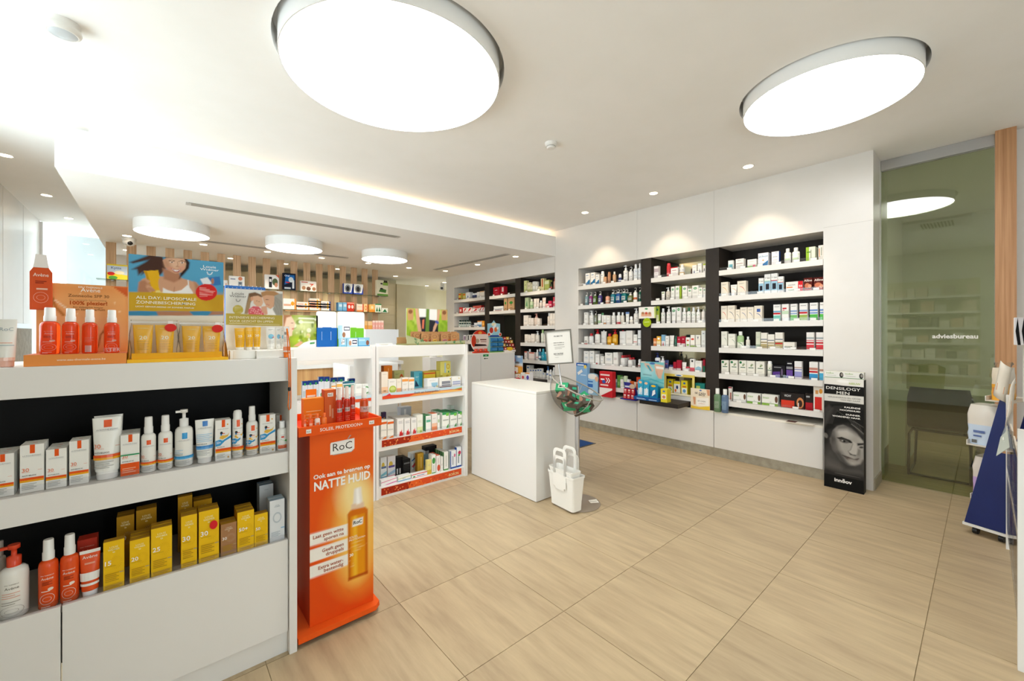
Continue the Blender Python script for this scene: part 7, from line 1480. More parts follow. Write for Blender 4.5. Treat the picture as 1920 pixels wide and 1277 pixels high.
row('X', XW, ZSH[4] + .0008, ZF2, "far unit's right bay fifth shelf", 'care on the far right bay', [('c', 1143, 1180, 150, A('e8e0de', ('b', .85, 1, 'd86a5a'), ('r', .3, .3, .7, .5, 'c8b0b0')), 'white carton with red top'), ('b', 1186, 1226, 118, A('c8c4c4', *L(.5, 2), cap='eee'), 'grey bottle with white cap'), ('c', 1213, 1290, 165, A('f0e4de', ('b', .85, 1, 'd86a5a')), 'wide white carton with red top'), ('b', 1306, 1340, 122, A('f0ece8', ('b', .3, .5, 'd8a0a0')), 'white bottle'), ('b', 1346, 1380, 112, A('2a6a8a', ('b', .3, .6, 'e0e8ec'), cap='f0f0f0'), 'deep blue bottle'), ('b', 1384, 1430, 112, A('2aa0b8', ('e', .5, .5, .3, .2, 'd0ecf0'), cap='3ab0c8'), 'turquoise bottle'), ('b', 1432, 1464, 160, A('2aa0b8', cap='e0f0f4'), 'short turquoise bottle'), ('b', 1466, 1492, 100, A('4ab0b8', cap='e0f0f4'), 'tall turquoise bottle'), ('b', 1510, 1545, 110, A('2a78b0', cap='f0f0f0'), 'blue bottle')])
wbx = lambda: A('f1f0ec', ('r', .2, .75, .8, .88, '3a68b0'), *L(.5, 2))
row('X', XW, ZSH[5] + .0008, ZF2, "far unit's right bay lowest shelf", 'care on the far right bay', [('c', 1175, 1218, 360, wbx(), 'tall blue-marked carton', {'n': 2}), *[('c', 1222 + 37 * k, 1256 + 37 * k, 412 - 6 * (k > 2), wbx(), 'white carton with blue mark') for k in range(5)], ('c', 1410, 1446, 470, wbx(), 'small white carton with blue mark'), ('p', 1462, 1500, 378, A('f1f0ec', ('r', .2, .6, .8, .75, '3a68b0'), cap='4a80c0'), 'white pump bottle with blue pump'), ('b', 1504, 1540, 425, A('f1f0ec', ('r', .2, .6, .8, .75, '3a68b0')), 'white bottle with blue mark'), ('b', 1548, 1590, 390, plain('f1f0ec'), 'white bottle')])

# ================================================================== PULL-OUT TRAYS AND COUNTER DISPLAYS
def tray(px0, px1, x0, label, zt=.585, dz=.05, tri=0):
    a, b = atX(px0, 740, x0)[1], atX(px1, 740, x0)[1]
    t = thing('pull_out_tray', label, 'shelf', (x0 + .15, (a + b) / 2, zt - dz)); mb = MB(); mb.box(-.15, -(a - b) / 2, 0, .15 + .075, (a - b) / 2, dz, '4a433c'); mb.build('board', 'dark', t); return t
x0 = 4.50
tray(1199, 1271, x0, 'dark pull-out tray under the middle bay holding blue foot care display')
ZTR = .5855
def X2(px, py, X=4.6): return atX(px, py, X)
# (1) teal foot-care display
Xd = 4.56
a, b = atX(1197, 750, Xd), atX(1241, 750, Xd); W = a[1] - b[1]; H = atX(1220, 679, Xd)[2] - ZTR
t = thing('counter_display', 'teal foot care display with heel pictures on the dark tray', 'display', (Xd, (a[1] + b[1]) / 2, ZTR), -math.pi / 2)
def foot(cv):
    cv.ell((1000, 500), 100, 90, 'a8d8dc', 0, 60); cv.poly([(940, 380), (1010, 385), (1080, 480), (1050, 500), (960, 430)], 'e0b8a0', 6); cv.poly([(970, 405), (1010, 410), (1060, 490), (1030, 490)], '3fa0b0', 4)
    cv.poly([(1090, 380), (1220, 400), (1215, 480), (1190, 560), (1195, 590), (1150, 585), (1110, 520)], 'deb298', 6); cv.poly([(1110, 415), (1222, 425), (1222, 455), (1115, 450)], 'f2ece6', 3); cv.stroke([(1120, 480), (1140, 560)], 6, 'c08e74', 4)
    cv.stroke([(930, 545), (1045, 552)], 10, '5a7a80', 6, .8); cv.stroke([(905, 600), (1000, 590), (1100, 620), (1222, 600)], 12, '5ab8c0', 8); cv.stroke([(905, 640), (1050, 610), (1222, 650)], 8, '2f98a8', 8)
    cv.poly([(895, 700), (1222, 700), (1222, 890), (895, 890)], '2a90b0', 8); cv.ell((1062, 380), 38, 16, '4a70b0', 0, 3); cv.poly([(890, 360), (960, 357), (960, 372), (892, 378)], 'e8c8b0', 3)
cv = Canvas(W, H, 44, 68, [(890, 358), (1225, 358), (1225, 890), (890, 890)], '7cc4c8'); foot(cv); cv.build('header_card', t, (-W / 2, .05, 0), 0, .004)
mb = MB(); mb.box(-W / 2 - .01, -.09, 0, W / 2, .049, .035, '1f5a9a'); put(mb, [('r', .1, .5, .45, .62, 'c8dcf0'), ('r', .1, .25, .5, .37, 'c8dcf0'), ('r', .62, .3, .95, .5, 'c8dcf0')], lambda u, v, L_: (-W / 2 + W * u, -.0902 - EPS * L_, .035 * v), W, .035); mb.build('base', 'print', t)
for k, (u0, u1, v1) in enumerate(((.04, .27, .44), (.29, .52, .42), (.55, .88, .36))):
    w_ = W * (u1 - u0); o = thing('foot_file_pack', 'blue blister pack, %s from left in the teal foot care display' % ORD[k], 'pack', (Xd - .035, t.location[1] + W / 2 - W * (u0 + u1) / 2, ZTR + .0355), -math.pi / 2, 'blister packs in the foot care display')
    mb = MB(); h_ = H * v1; mb.prism([(-w_ / 2, 0), (w_ / 2, 0), (w_ / 2, h_ * .85), (w_ * .3, h_), (-w_ * .3, h_), (-w_ / 2, h_ * .85)], .0, .03, '3aa8cc' if k != 2 else '1f88b0'); put(mb, [('r', .1, .1, .9, .5, 'cfe8f2' if k < 2 else '2a6aa0'), ('p', [(.3, .1), (.75, .3), (.7, .6), (.4, .5)], 'f4f4f2'), ('e', .5, .85, .3, .08, 'f0c8a0' if k != 2 else 'f0c030')], lambda u, v, L_: (-w_ / 2 + w_ * u, -.0003 - EPS * L_, h_ * v), w_, h_); mb.build('blister', 'print', o)
row('X', 4.50, ZTR, (1080, 630, 7.385), 'the dark tray', 'boxes on the dark tray', [('c', 1172, 1262, 735, A('ecd838', ('r', .15, .25, .85, .6, 'f4f0e0'), ('e', .5, .4, .25, .12, 'd88a68'), ('e', .5, .82, .2, .07, '4a78b0'), side='dcc82c'), 'yellow foot care carton', {'d': .09})], inset=.012)
# (2) yellow arch display on the lowest shelf of the middle bay
Xd = 4.785
a, b = atX(1245, 740, Xd), atX(1302, 740, Xd); W = a[1] - b[1]; zb = ZSH[5] + .001; H = atX(1273, 702, Xd)[2] - zb
t = thing('counter_display', 'yellow arch display of plasters on the middle bay lowest shelf', 'display', (Xd, (a[1] + b[1]) / 2, zb), -math.pi / 2)
mb = MB(); f_ = .12 * W
mb.box(-W / 2, 0, 0, -W / 2 + f_ * .6, .008, H * .88, 'e6d27a'); mb.box(W / 2 - f_ * .6, 0, 0, W / 2, .008, H * .88, 'e6d27a'); mb.box(-W / 2, 0, H * .8801, W / 2, .008, H, 'e0c85a'); mb.box(-W / 2 + f_ * .6 + .0002, -.0, 0, W / 2 - f_ * .6 - .0002, .008, .02, 'efe6c8')
mb.prism([(.14 * W * math.cos(q), H * .95 + .05 * H * math.sin(q)) for q in [i * math.pi / 8 for i in range(16)]], -.003, -.0005, 'f2f0e8'); mb.prism([(.09 * W * math.cos(q), H * .95 + .03 * H * math.sin(q)) for q in [i * math.pi / 8 for i in range(16)]], -.0042, -.0032, '3a70b8'); mb.build('arch', 'print', t)
ye = lambda k: A('ecd62c', ('r', .1, .1, .9, .5, 'f4f2e8'), ('e', .5, .3, .25, .12, ['4a9a4a', 'e0703a', '6aa0d0'][k]), ('e', .5, .82, .2, .07, '3a68a8'), ('r', .2, .55, .8, .62, 'd8482c'), side='d0b820')
row('X', XW, ZSH[5] + .0008, (1080, 630, 7.385), 'the yellow arch', 'plaster boxes in the yellow arch', [('c', 1262, 1345, 598, ye(0), 'yellow and white plaster carton'), ('c', 1352, 1440, 628, A('f2efe4', ('b', .8, 1, 'ecd62c'), ('e', .55, .55, .18, .14, '2a3a6a'), ('e', .3, .3, .15, .12, 'e0703a'), *L(.15, 1)), 'white plaster carton with yellow top'), ('c', 1455, 1545, 620, ye(2), 'wider yellow plaster carton', {'n': 2})], inset=.034)
row('X', XW, ZSH[5] + .0008, (1080, 630, 7.385), 'the middle bay lowest shelf', 'teal boxes', [('c', 1650, 1785, 655, A('2a8a80', ('b', .2, .5, '3aa89a'), ('r', .1, .6, .5, .8, 'c8d870')), 'teal carton')], inset=.04)
# (3) cash-back card
Xd = 4.78
a, b = atX(1295, 760, Xd), atX(1331, 760, Xd); W = a[1] - b[1]; zb = .5145; H = atX(1313, 729, Xd)[2] - zb
def cash(cv):
    cv.poly([(1575, 990), (1865, 1000), (1865, 1030), (1575, 1030)], 'f0c02c', 4); cv.poly([(1575, 960), (1700, 985), (1865, 970), (1865, 1030), (1575, 1030)], 'f0c840', 6); cv.poly([(1660, 860), (1845, 860), (1845, 975), (1660, 965)], 'fbf4ea', 4)
    cv.poly([(1610, 845), (1650, 850), (1645, 950), (1622, 950)], 'd89a74', 5); cv.poly([(1815, 745), (1865, 748), (1865, 830), (1830, 830)], 'd89a74', 5); cv.ell((1725, 760), 18, 10, '3a68b0', 0, 2)
    cv.text('5€ CASH', (1640, 812), (1800, 812), '4a3a30', .01); cv.text('BACK', (1700, 835), (1795, 835), '4a3a30', .01); cv.text('5€ CASH', (1680, 915), (1795, 915), '6a5a50', .0); cv.stroke([(1690, 940), (1790, 942)], 5, 'd8a080', 3)
cv = Canvas(W, H, 40, 40, [(1580, 728), (1868, 745), (1860, 1032), (1572, 1000)], 'f4e4cc'); cash(cv)
o = cv.build('offer_card', None, (Xd, a[1], zb), -math.pi / 2, .004); tag(o, 'cream cash back offer card on the low white cabinet', 'card')
row('X', 4.74, .5146, (1330, 600, 6.387), 'the low cabinet top', 'lotion bottles on the low cabinet', [('b', 40, 128, 822, A('9cc898', ('r', .25, .25, .75, .7, 'c4dfc0'), ('e', .5, .5, .12, .06, '4a8a3a'), cap='f4f4f0', m='clearcol'), 'pale green lotion bottle'), ('b', 130, 218, 832, A('8aa8d0', ('r', .25, .2, .75, .75, 'a8c8e4'), ('p', [(.4, .45), (.6, .4), (.5, .6)], '3a70b0'), cap='f4f4f0', m='clearcol'), 'pale blue lotion bottle')], inset=.01)
o = thing('leaflet', 'open leaflet lying on the low cabinet below the right bay', 'leaflet', (4.80, atX(1500, 789, 4.8)[1], .5146))
mb = MB(); mb.box(-.05, -.12, 0, .06, .12, .002, 'efe8dc'); mb.face([(-.04, .03, .0022), (.05, .03, .0022), (.05, .11, .0022), (-.04, .11, .0022)], '5a3a34'); mb.build('sheet', 'print', o)
# (4) red and blue chewing-gum rack, (5) red promo box, (6) baby shape, (7) blue card
Xd = 4.74; a, b = atX(1166, 745, Xd), atX(1193, 745, Xd); W = a[1] - b[1]; zb = .5145; H = atX(1180, 718, Xd)[2] - zb
t = thing('counter_display', 'navy lip balm rack with red packs on the left low cabinet', 'display', (Xd, (a[1] + b[1]) / 2, zb), -math.pi / 2)
mb = MB(); mb.prism([(-W / 2, 0), (W / 2, 0), (W / 2, .02), (W * .42, H * .55), (W * .30, H * .8), (-W * .1, H), (-W * .48, H), (-W * .40, H * .4), (-W / 2, .02)], .04, .045, '2f2f86'); mb.box(-W / 2 - .01, -.03, 0, W / 2 + .01, .039, .012, '2f2f86')
mb.prism([(W * .12 + .2 * W * math.cos(q), H * .78 + .14 * H * math.sin(q)) for q in [i * math.pi / 8 for i in range(16)]], .034, .0395, 'd8c0a8'); mb.prism([(-W * .38, H * .7), (0, H * .7), (0, H * .8), (-W * .4, H * .8)], .037, .0395, 'd8dcec'); mb.build('rack', 'print', t)
for i in range(2):
    for k in range(3):
        o = thing('lip_balm_pack', 'red pack, %s from left in the %s row of navy rack' % (ORD[k], ('bottom', 'top')[i]), 'pack', (Xd + .0 + .012 * i, t.location[1] + W * (.26 - .26 * k), zb + .0125 + H * .30 * i), -math.pi / 2, 'red packs in the navy rack')
        mb = MB(); mb.prism([(-W * .11, 0), (W * .11, 0), (W * .11, H * .29), (-W * .11, H * .29)], -.01, .01, 'c82a34'); put(mb, [('r', .2, .55, .8, .85, 'f2e0dc'), ('r', .2, .2, .8, .4, 'e89a90')], lambda u, v, L_: (-W * .11 + W * .22 * u, -.0102 - EPS * L_, H * .29 * v), W * .22, H * .29); mb.build('pack', 'print', o)
Xd = 4.70; a, b = atX(1124, 720, Xd), atX(1148, 720, Xd); W = a[1] - b[1]; H = atX(1136, 697, Xd)[2] - zb
t = thing('counter_display', 'red promotion display with white arrows on the left low cabinet', 'display', (Xd, (a[1] + b[1]) / 2, zb), -math.pi / 2)
mb = MB(); mb.box(-W / 2, 0, 0, W / 2, .08, H, 'c8242c'); put(mb, [('r', .0, 0, 1, .36, 'efe4e0'), ('p', [(0, 0), (1, 0), (1, .3)], 'c8242c'), ('r', .08, .84, .8, .9, 'f0d0cc'), ('r', .1, .66, .4, .72, 'f4e8e4'), ('e', .35, .6, .14, .07, '3a58a8'), ('p', [(.5, .56), (.62, .66), (.5, .76), (.56, .76), (.68, .66), (.56, .56)], 'fff'), ('p', [(.66, .56), (.78, .66), (.66, .76), (.72, .76), (.84, .66), (.72, .56)], 'fff'), ('r', .08, .44, .7, .5, 'f0c8c4')], lambda u, v, L_: (-W / 2 + W * u, -.0003 - EPS * L_, H * v), W, H); mb.build('box', 'print', t)
Xd = 4.72; a, b = atX(1098, 720, Xd), atX(1121, 720, Xd); W = a[1] - b[1]; H = atX(1110, 700, Xd)[2] - zb
t = thing('counter_display', 'pale blue baby care display with rounded top behind the bowl', 'display', (Xd, (a[1] + b[1]) / 2, zb), -math.pi / 2)
mb = MB(); mb.prism([(-W / 2, 0), (W / 2, 0), (W * .5, H * .8), (W * .4, H * .95), (W * .1, H), (-W * .3, H * .98), (-W * .5, H * .8)], 0, .03, '9cc4e0'); put(mb, [('e', .55, .85, .4, .13, 'efe8e0'), ('e', .9, .75, .14, .12, 'e0b090'), ('r', .1, .35, .6, .5, '3a70b8'), ('r', .2, .58, .6, .64, '3a70b8'), ('e', .4, .15, .25, .1, 'e8ecf4')], lambda u, v, L_: (-W / 2 + W * u, -.0003 - EPS * L_, H * v), W, H); mb.build('card', 'print', t)
Xd = 4.70; a, b = atX(1080.5, 700, Xd), atX(1101, 700, Xd); W = a[1] - b[1]; H = atX(1090, 681, Xd)[2] - zb
t = thing('counter_display', 'blue header card with yellow seal standing behind the bowl', 'display', (Xd, (a[1] + b[1]) / 2, zb), -math.pi / 2)
mb = MB(); mb.box(-W / 2, 0, 0, W / 2, .06, H, '8ab4dc'); put(mb, [('b', .9, 1, '2a5aa8'), ('r', .1, .92, .7, .96, 'e8f0f8'), ('e', .82, .89, .13, .06, 'f0d060'), ('p', [(.1, .68), (.5, .8), (.6, .72), (.2, .6)], 'f0ece8'), ('r', .4, .6, .9, .63, 'd0e4f4')], lambda u, v, L_: (-W / 2 + W * u, -.0003 - EPS * L_, H * v), W, H); mb.build('card', 'print', t)
# baby-family card and lime disc on the pillar of the left bay
Xd = 4.775; a, b = atX(1080 + 835 / 7.096, 590, Xd), atX(1080 + 1060 / 7.096, 590, Xd); zt_, zb2 = atX(1213, 575.5, Xd)[2], atX(1213, 597, Xd)[2]
t = thing('shelf_talker', 'baby family card with lime disc fixed on the left dark pillar', 'sign', (Xd, (a[1] + b[1]) / 2, zb2), -math.pi / 2); W = a[1] - b[1]; H = zt_ - zb2
def fam(cv):
    cv.poly([(1040, 820), (1060, 820), (1060, 970), (1045, 970)], 'b8cc40', 3); cv.ell((935, 848), 22, 10, '2e8a4a', 0, 2)
    for x in (890, 935, 980): cv.ell((x, 930), 24, 34, 'e0a888', 0, 5); cv.ell((x, 905), 20, 16, 'b07a50' if x != 935 else 'c8503a', 0, 5)
    cv.poly([(840, 950), (1040, 945), (1040, 970), (840, 970)], 'f0e8e0', 6)
cv = Canvas(W, H, 40, 28, [(835, 830), (1060, 815), (1060, 968), (835, 978)], 'f4f0e8'); fam(cv); cv.build('card', t, (-W / 2, 0, 0), 0, .003)
r_ = atX(1206, 605, Xd)[1] - atX(1221.5, 605, Xd)[1]; r_ /= 2
mb = MB(); mb.prism([(r_ * math.cos(q), -r_ * .9 + r_ * math.sin(q)) for q in [i * math.pi / 12 for i in range(24)]], -.004, -.001, 'a8c020'); mb.prism([(-r_ * .6, -r_ * .9), (r_ * .6, -r_ * .85), (r_ * .6, -r_ * .72), (-r_ * .6, -r_ * .77)], -.005, -.0041, 'dce8a0'); mb.build('disc', 'print', t)
# (8) vitamin stand on the far dark tray
Xv = 4.35
Yv = 4.93
zt2 = atX(990, 716, Xv)[2]
a, b = atX(951.5, 716, Xv)[1], atX(989, 716, Xv)[1]
t = thing('pull_out_tray', 'dark pull-out tray at the far unit holding orange vitamin stand', 'shelf', (Xv + .2, (a + b) / 2, zt2 - .06)); mb = MB(); mb.box(-.2, -(a - b) / 2, 0, .24, (a - b) / 2, .06, '4a433c'); mb.build('board', 'dark', t)
Xd = Xv + .10; a, b = atX(957, 700, Xd), atX(980, 700, Xd); W = a[1] - b[1]; H = atX(968, 666.5, Xd)[2] - zt2
t = thing('counter_display', 'orange vitamin stand with sky blue header on the far dark tray', 'display', (Xd, (a[1] + b[1]) / 2, zt2 + .0005), -math.pi / 2)
def vit(cv):
    cv.poly([(643, 980), (776, 980), (776, 1090), (643, 1090)], '9cbce0', 6); cv.poly([(643, 1060), (776, 1060), (776, 1090), (643, 1090)], 'e8f0f4', 8); cv.poly([(643, 1090), (776, 1090), (776, 1230), (643, 1230)], 'f09030', 6); cv.ell((738, 992), 22, 10, 'f4f4f4', 0, 3); cv.poly([(670, 1000), (690, 1000), (700, 1040), (670, 1060), (655, 1040)], 'd8504a', 5); cv.ell((720, 1055), 22, 10, '6a5040', 0, 5); cv.ell((730, 1130), 40, 40, 'f0b040', 0, 20)
cv = Canvas(W, H, 24, 44, [(643, 980), (776, 980), (776, 1230), (643, 1230)], '9cbce0'); vit(cv); cv.build('header_card', t, (-W / 2, .0, 0), 0, .004)
mb = MB(); mb.box(-W / 2 - .03, -.07, 0, W / 2, -.001, .015, 'e8702c'); mb.build('base', 'print', t)
vc = lambda: A('efe6dc', ('o', .62, .55, .2, .3, 'e8882c', .4), ('b', 0, .25, 'd82c3c'), ('r', .05, .5, .35, .58, '8a5a6a'))
row('X', Xv, zt2 + .016, ZF2, 'the orange vitamin stand', 'vitamin boxes', [('c', 893, 1005, 488, vc(), 'white vitamin carton with red foot', {'d': .045}), ('c', 1012, 1082, 490, vc(), 'smaller white vitamin carton with red foot', {'d': .045}), ('c', 905, 1020, 385, vc(), 'white vitamin carton stacked on another', {'dz': .10, 'd': .045})], inset=.045)
row('X', Xv, zt2 + .0006, ZF2, 'the far dark tray edge', 'vitamin cartons on the far tray', [('c', 1090, 1148, 470, A('f2eae4', ('b', .8, 1, 'f4f0e8'), ('e', .55, .45, .3, .2, 'd8504a'), ('r', .3, .1, .7, .2, 'e89a8a')), 'white carton with red swirl'), ('c', 1155, 1222, 468, A('f0eef0', ('e', .55, .45, .3, .24, '5a4aa8'), ('b', .05, .2, '6a7ac8'), ('b', .85, 1, 'e8a060')), 'white carton with violet swirl')], inset=.01)
# ================================================================== FREE-STANDING THINGS
# white-haired disc: bowl stand
bxc, byc = 2.617, 2.202
t = thing('bowl_stand', 'clear tilted bowl on a grey pole with round base', 'display stand', (bxc, byc, 0))
mb = MB(); mb.lathe([(.185, 0), (.187, .003), (.185, .007), (.03, .009)], '9a8a78', 48); mb.build('base_disc', 'lam', t)
zb = .745
mb = MB(); mb.lathe([(.019, .009), (.019, zb)], '8e8d8a', 18); mb.build('pole', 'metal', t)
mb = MB(); mb.face([(.06, -.09, .0102), (.12, -.13, .0102), (.16, -.07, .0102), (.09, -.04, .0102)], 'efe9dc'); put(mb, [('t', 'dopper', .5, .4, .4, '9a9488', 'c', .8)], lambda u, v, L_: (.06 + .06 * u + .03 * v, -.09 - .04 * u + .05 * v, .0104), .07, .05); mb.build('base_label', 'print', t)
R_ = .222
tilt = Matrix.Rotation(math.radians(25), 4, Vector((0.90, 0.44, 0)).normalized()) if False else None
# rim normal: leans to picture right and to the camera
right = Vector((CS, -SN, 0)); fwd = Vector((SN, CS, 0))
nrm = (Vector((0, 0, 1)) + right * .42 - fwd * .16).normalized()
q_ = Vector((0, 0, 1)).rotation_difference(nrm).to_matrix().to_4x4()
cz = zb + R_ * .93
mb = MB(); prof = [(R_ * math.sin(a), -R_ * math.cos(a) + .0) for a in [math.pi / 2 * (.03 + .97 * i / 13) for i in range(14)]]
mb.lathe(prof, 'fff', 40, cap=False)
mb.xf(Matrix.Translation((0, 0, cz)) @ q_); mb.build('bowl', 'bowl', t)
mb = MB(); mb.tube([(R_ * math.cos(2 * math.pi * i / 48), R_ * math.sin(2 * math.pi * i / 48), 0) for i in range(48)], .0058, 'a8a296', 8, True); mb.xf(Matrix.Translation((0, 0, cz)) @ q_); mb.build('rim', 'gloss', t)
for ang in (.5, 2.3, 4.4):
    mb = MB(); pts = []
    for i in range(12):
        a = math.pi / 2 * i / 11; p = Vector((R_ * 1.006 * math.cos(ang) * math.sin(a), R_ * 1.006 * math.sin(ang) * math.sin(a), -R_ * 1.006 * math.cos(a))); pts.append(Matrix.Translation((0, 0, cz)) @ q_ @ p)
    mb.tube(pts, .0028, 'a39c90', 6); mb.build('wire_rib', 'metal', t)
# sign frame clipped to the bowl
sy = Vector((bxc, byc, 0)); 
dS = 3.30
def atD(px, py, d): a, b, c = ray(px, py); return Vector((a * d, b * d, EYE + c * d))
c00, c10, c11, c01 = atD(1026, 684, 3.36), atD(1075.5, 681, 3.30), atD(1079, 621, 3.30), atD(1030.5, 620, 3.36)
t2 = thing('promotion_sign', 'grey framed promotion sign standing up from the clear bowl', 'sign', tuple(c00))
ex = (c10 - c00); W = ex.length; ex.normalize(); ez = (c01 - c00); ez = (ez - ex * ez.dot(ex)); H = ez.length; ez.normalize(); ey = ez.cross(ex)
mt = Matrix((( ex.x, ey.x, ez.x, 0), (ex.y, ey.y, ez.y, 0), (ex.z, ey.z, ez.z, 0), (0, 0, 0, 1)))
mb = MB(); f = .010
for b_ in ((0, 0, W, f), (0, H - f, W, H), (0, f, f, H - f), (W - f, f, W, H - f)): mb.box(b_[0], -.008, b_[1], b_[2], .010, b_[3], '6f6b62')
mb.xf(mt); mb.build('frame', 'lam', t2)
cv = Canvas(W - 2 * f, H - 2 * f, 12, 12, [(155, 105), (380, 105), (370, 400), (135, 405)], 'f0ede6')
mb = MB(); w_, h_ = W - 2 * f, H - 2 * f; mb.box(f, 0, f, W - f, .003, H - f, 'dedad2')
put(mb, [('t', 'PROMOTIE', .5, .82, .045, '5a5650', 'c', .36), ('t', 'WEES IN VORM met', .5, .62, .028, '3a3a3a', 'c', .45), ('t', 'Vichy Cellulidestock', .5, .555, .028, '3a3a3a', 'c', .45), ('r', .32, .49, .74, .503, 'a8a49c'), ('r', .32, .44, .62, .453, 'a8a49c'), ('t', 'NU 24,95€', .46, .26, .05, '5a5650', 'c', .4), ('r', .3, .235, .64, .241, '7a766e'), ('r', .3, .17, .46, .18, 'b0aca4')], lambda u, v, L_: (f + w_ * u, -.0003 - EPS * L_, f + h_ * v), w_, h_)
mb.xf(mt); mb.build('sheet', 'print', t2)
mb = MB(); p_ = c00.lerp(c10, .45); e_ = Vector((bxc, byc, cz)) + q_.to_3x3() @ Vector((-R_ * .93, .0, 0)) ; mb.tube([(p_ - c00), (p_ - c00) + Vector((0, 0, -.02)), (e_ - c00)], .006, '98948c', 8); mb.build('clip_rod', 'metal', t2)
# boxes lying in the bowl
r = random.Random(11)
cd = A('5a5048', ('p', [(0, 0), (.16, .1), (.3, .6), (.12, 1), (0, 1)], 'b88a74'), ('r', .55, .3, .9, .65, '3fb890'), ('r', .1, .85, .9, .95, '8a8078'), side='6a6058', top='4a423c')
cdg = A('3fb47c', ('r', .2, .3, .75, .7, 'e8ecd8'), ('r', .3, .4, .65, .6, '3a3a3a'), side='4a423c', top='8ad0b0')
n_ = 0
for lay, (hz, rad, cnt) in enumerate(((-.165, .07, 4), (-.115, .115, 6), (-.06, .12, 5))):
    for k in range(cnt):
        a = 2 * math.pi * k / cnt + lay * .5; n_ += 1
        pos = Vector((bxc, byc, cz)) + q_.to_3x3() @ Vector((rad * math.cos(a), rad * math.sin(a), 0)) + Vector((0, 0, hz - .02)) + right * (-.02) 
        me, _ = make('carton', .105, .075, .03, cdg if (n_ % 3 == 0) else cd)
        o = link('carton', me, None, tuple(pos)); o.rotation_euler = (r.uniform(-1.2, -.4), r.uniform(-.5, .5), -YAW + r.uniform(-.9, .9))
        tag(o, '%s body care carton, %s in the %s layer of the clear bowl' % ('green' if n_ % 3 == 0 else 'brown', ORD[k], ('bottom', 'middle', 'top')[lay]), 'box', 'cartons in the clear bowl')
# white carrier bags of plastic, nested
P = [atZ(1074, 963.6, .012), atZ(1032.5, 942.5, .012)]
ax = Vector((P[1][0] - P[0][0], P[1][1] - P[0][1], 0)); Lb = ax.length; ang = math.atan2(ax.y, ax.x)
def bag(h, w, d, zo, off, hh, label):
    """rectangular plastic shopper: local x along the wide face, y away from the sales floor"""
    t = thing('shopper', label, 'bag', (P[0][0], P[0][1], .0125 + zo), ang, 'white plastic shoppers')
    mb = MB(); c = 'f4f1ea'; rows = []
    def ring(z, k, ins):
        x0, x1, y0, y1, r = -k + off + ins, w + k + off - ins, -d - k + ins, k - ins, .018
        pts = []
        for cx_, cy_, s in ((x1 - r, y1 - r, 0), (x0 + r, y1 - r, 1), (x0 + r, y0 + r, 2), (x1 - r, y0 + r, 3)):
            for q in range(4): a = math.pi / 2 * (s + q / 3); pts.append((cx_ + r * math.cos(a), cy_ + r * math.sin(a), z))
        return pts
    rows = [ring(0, 0, .006), ring(.006, 0, 0), ring(h * .80, .010, 0), ring(h * .81, .014, 0), ring(h * .93, .016, 0), ring(h * .94, .020, 0), ring(h, .021, 0), ring(h, .018, 0), ring(h * .3, .004, .0)]
    mb.grid(rows, c, True, False); mb.face(rows[0][::-1], c); mb.face(rows[-1], c); mb.build('body', 'gloss', t)
    for s, yy in ((0, .018), (1, -d - .018)):
        mb = MB(); cx_ = w / 2 + off; hw, r0 = .074, .04; z0, z1 = h * .82, h + hh
        path = [(cx_ - hw, yy, z0), (cx_ - hw, yy, z1 - r0)] + [(cx_ - hw + r0 - r0 * math.cos(a), yy, z1 - r0 + r0 * math.sin(a)) for a in [i * math.pi / 10 for i in range(1, 6)]] + [(cx_ + hw - r0 + r0 * math.sin(a), yy, z1 - r0 + r0 * math.cos(a)) for a in [i * math.pi / 10 for i in range(6)]] + [(cx_ + hw, yy, z0)]
        inner = [(cx_ + (p[0] - cx_) * .68, p[1], p[2] - (.022 if p[2] > z1 - r0 - .001 else 0)) for p in path]
        for dy in (-.003, .003):
            n0 = len(mb.v)
            for i in range(len(path) - 1):
                a, b, c2, d2 = path[i], path[i + 1], inner[i + 1], inner[i]
                mb.face([(q[0], q[1] + dy, q[2]) for q in (a, b, c2, d2)], c)
        for P_ in (path, inner):
            for i in range(len(P_) - 1): a, b = P_[i], P_[i + 1]; mb.face([(a[0], a[1] - .003, a[2]), (b[0], b[1] - .003, b[2]), (b[0], b[1] + .003, b[2]), (a[0], a[1] + .003, a[2])], c)
        mb.face([(cx_ - hw, yy + .0035, h * .62), (cx_ + hw, yy + .0035, h * .62), (cx_ + hw, yy + .0035, h * .82), (cx_ - hw, yy + .0035, h * .82)], c)
        mb.build('handle', 'gloss', t)
    mb = MB(); mb.box(w / 2 + off - .05, .0185, h * .55, w / 2 + off + .05, .0205, h * .80, c); mb.build('handle_pad', 'gloss', t)
bag(.275, Lb, .10, 0, 0, .14, 'white plastic shopper standing on the bowl stand base, outermost')
bag(.225, Lb - .028, .07, .086, .014, .165, 'white plastic shopper nested inside the outer one')
# blue mat
a, b = atZ(1115, 832, .004), atZ(1078, 840, .004)
t = thing('floor_mat', 'dark blue floor mat behind the sales counter', 'mat', (3.75, 3.65, 0)); mb = MB(); mb.box(-.43, -.40, 0, .43, .40, .006, '1c4480'); mb.build('pile', 'mat', t)
mb = MB()
for q in ((-.45, -.42, .45, -.401), (-.45, .401, .45, .42), (-.45, -.401, -.431, .401), (.431, -.401, .45, .401)): mb.box(q[0], q[1], 0, q[2], q[3], .005, '3a3226')
mb.build('rubber_edge', 'lam', t)

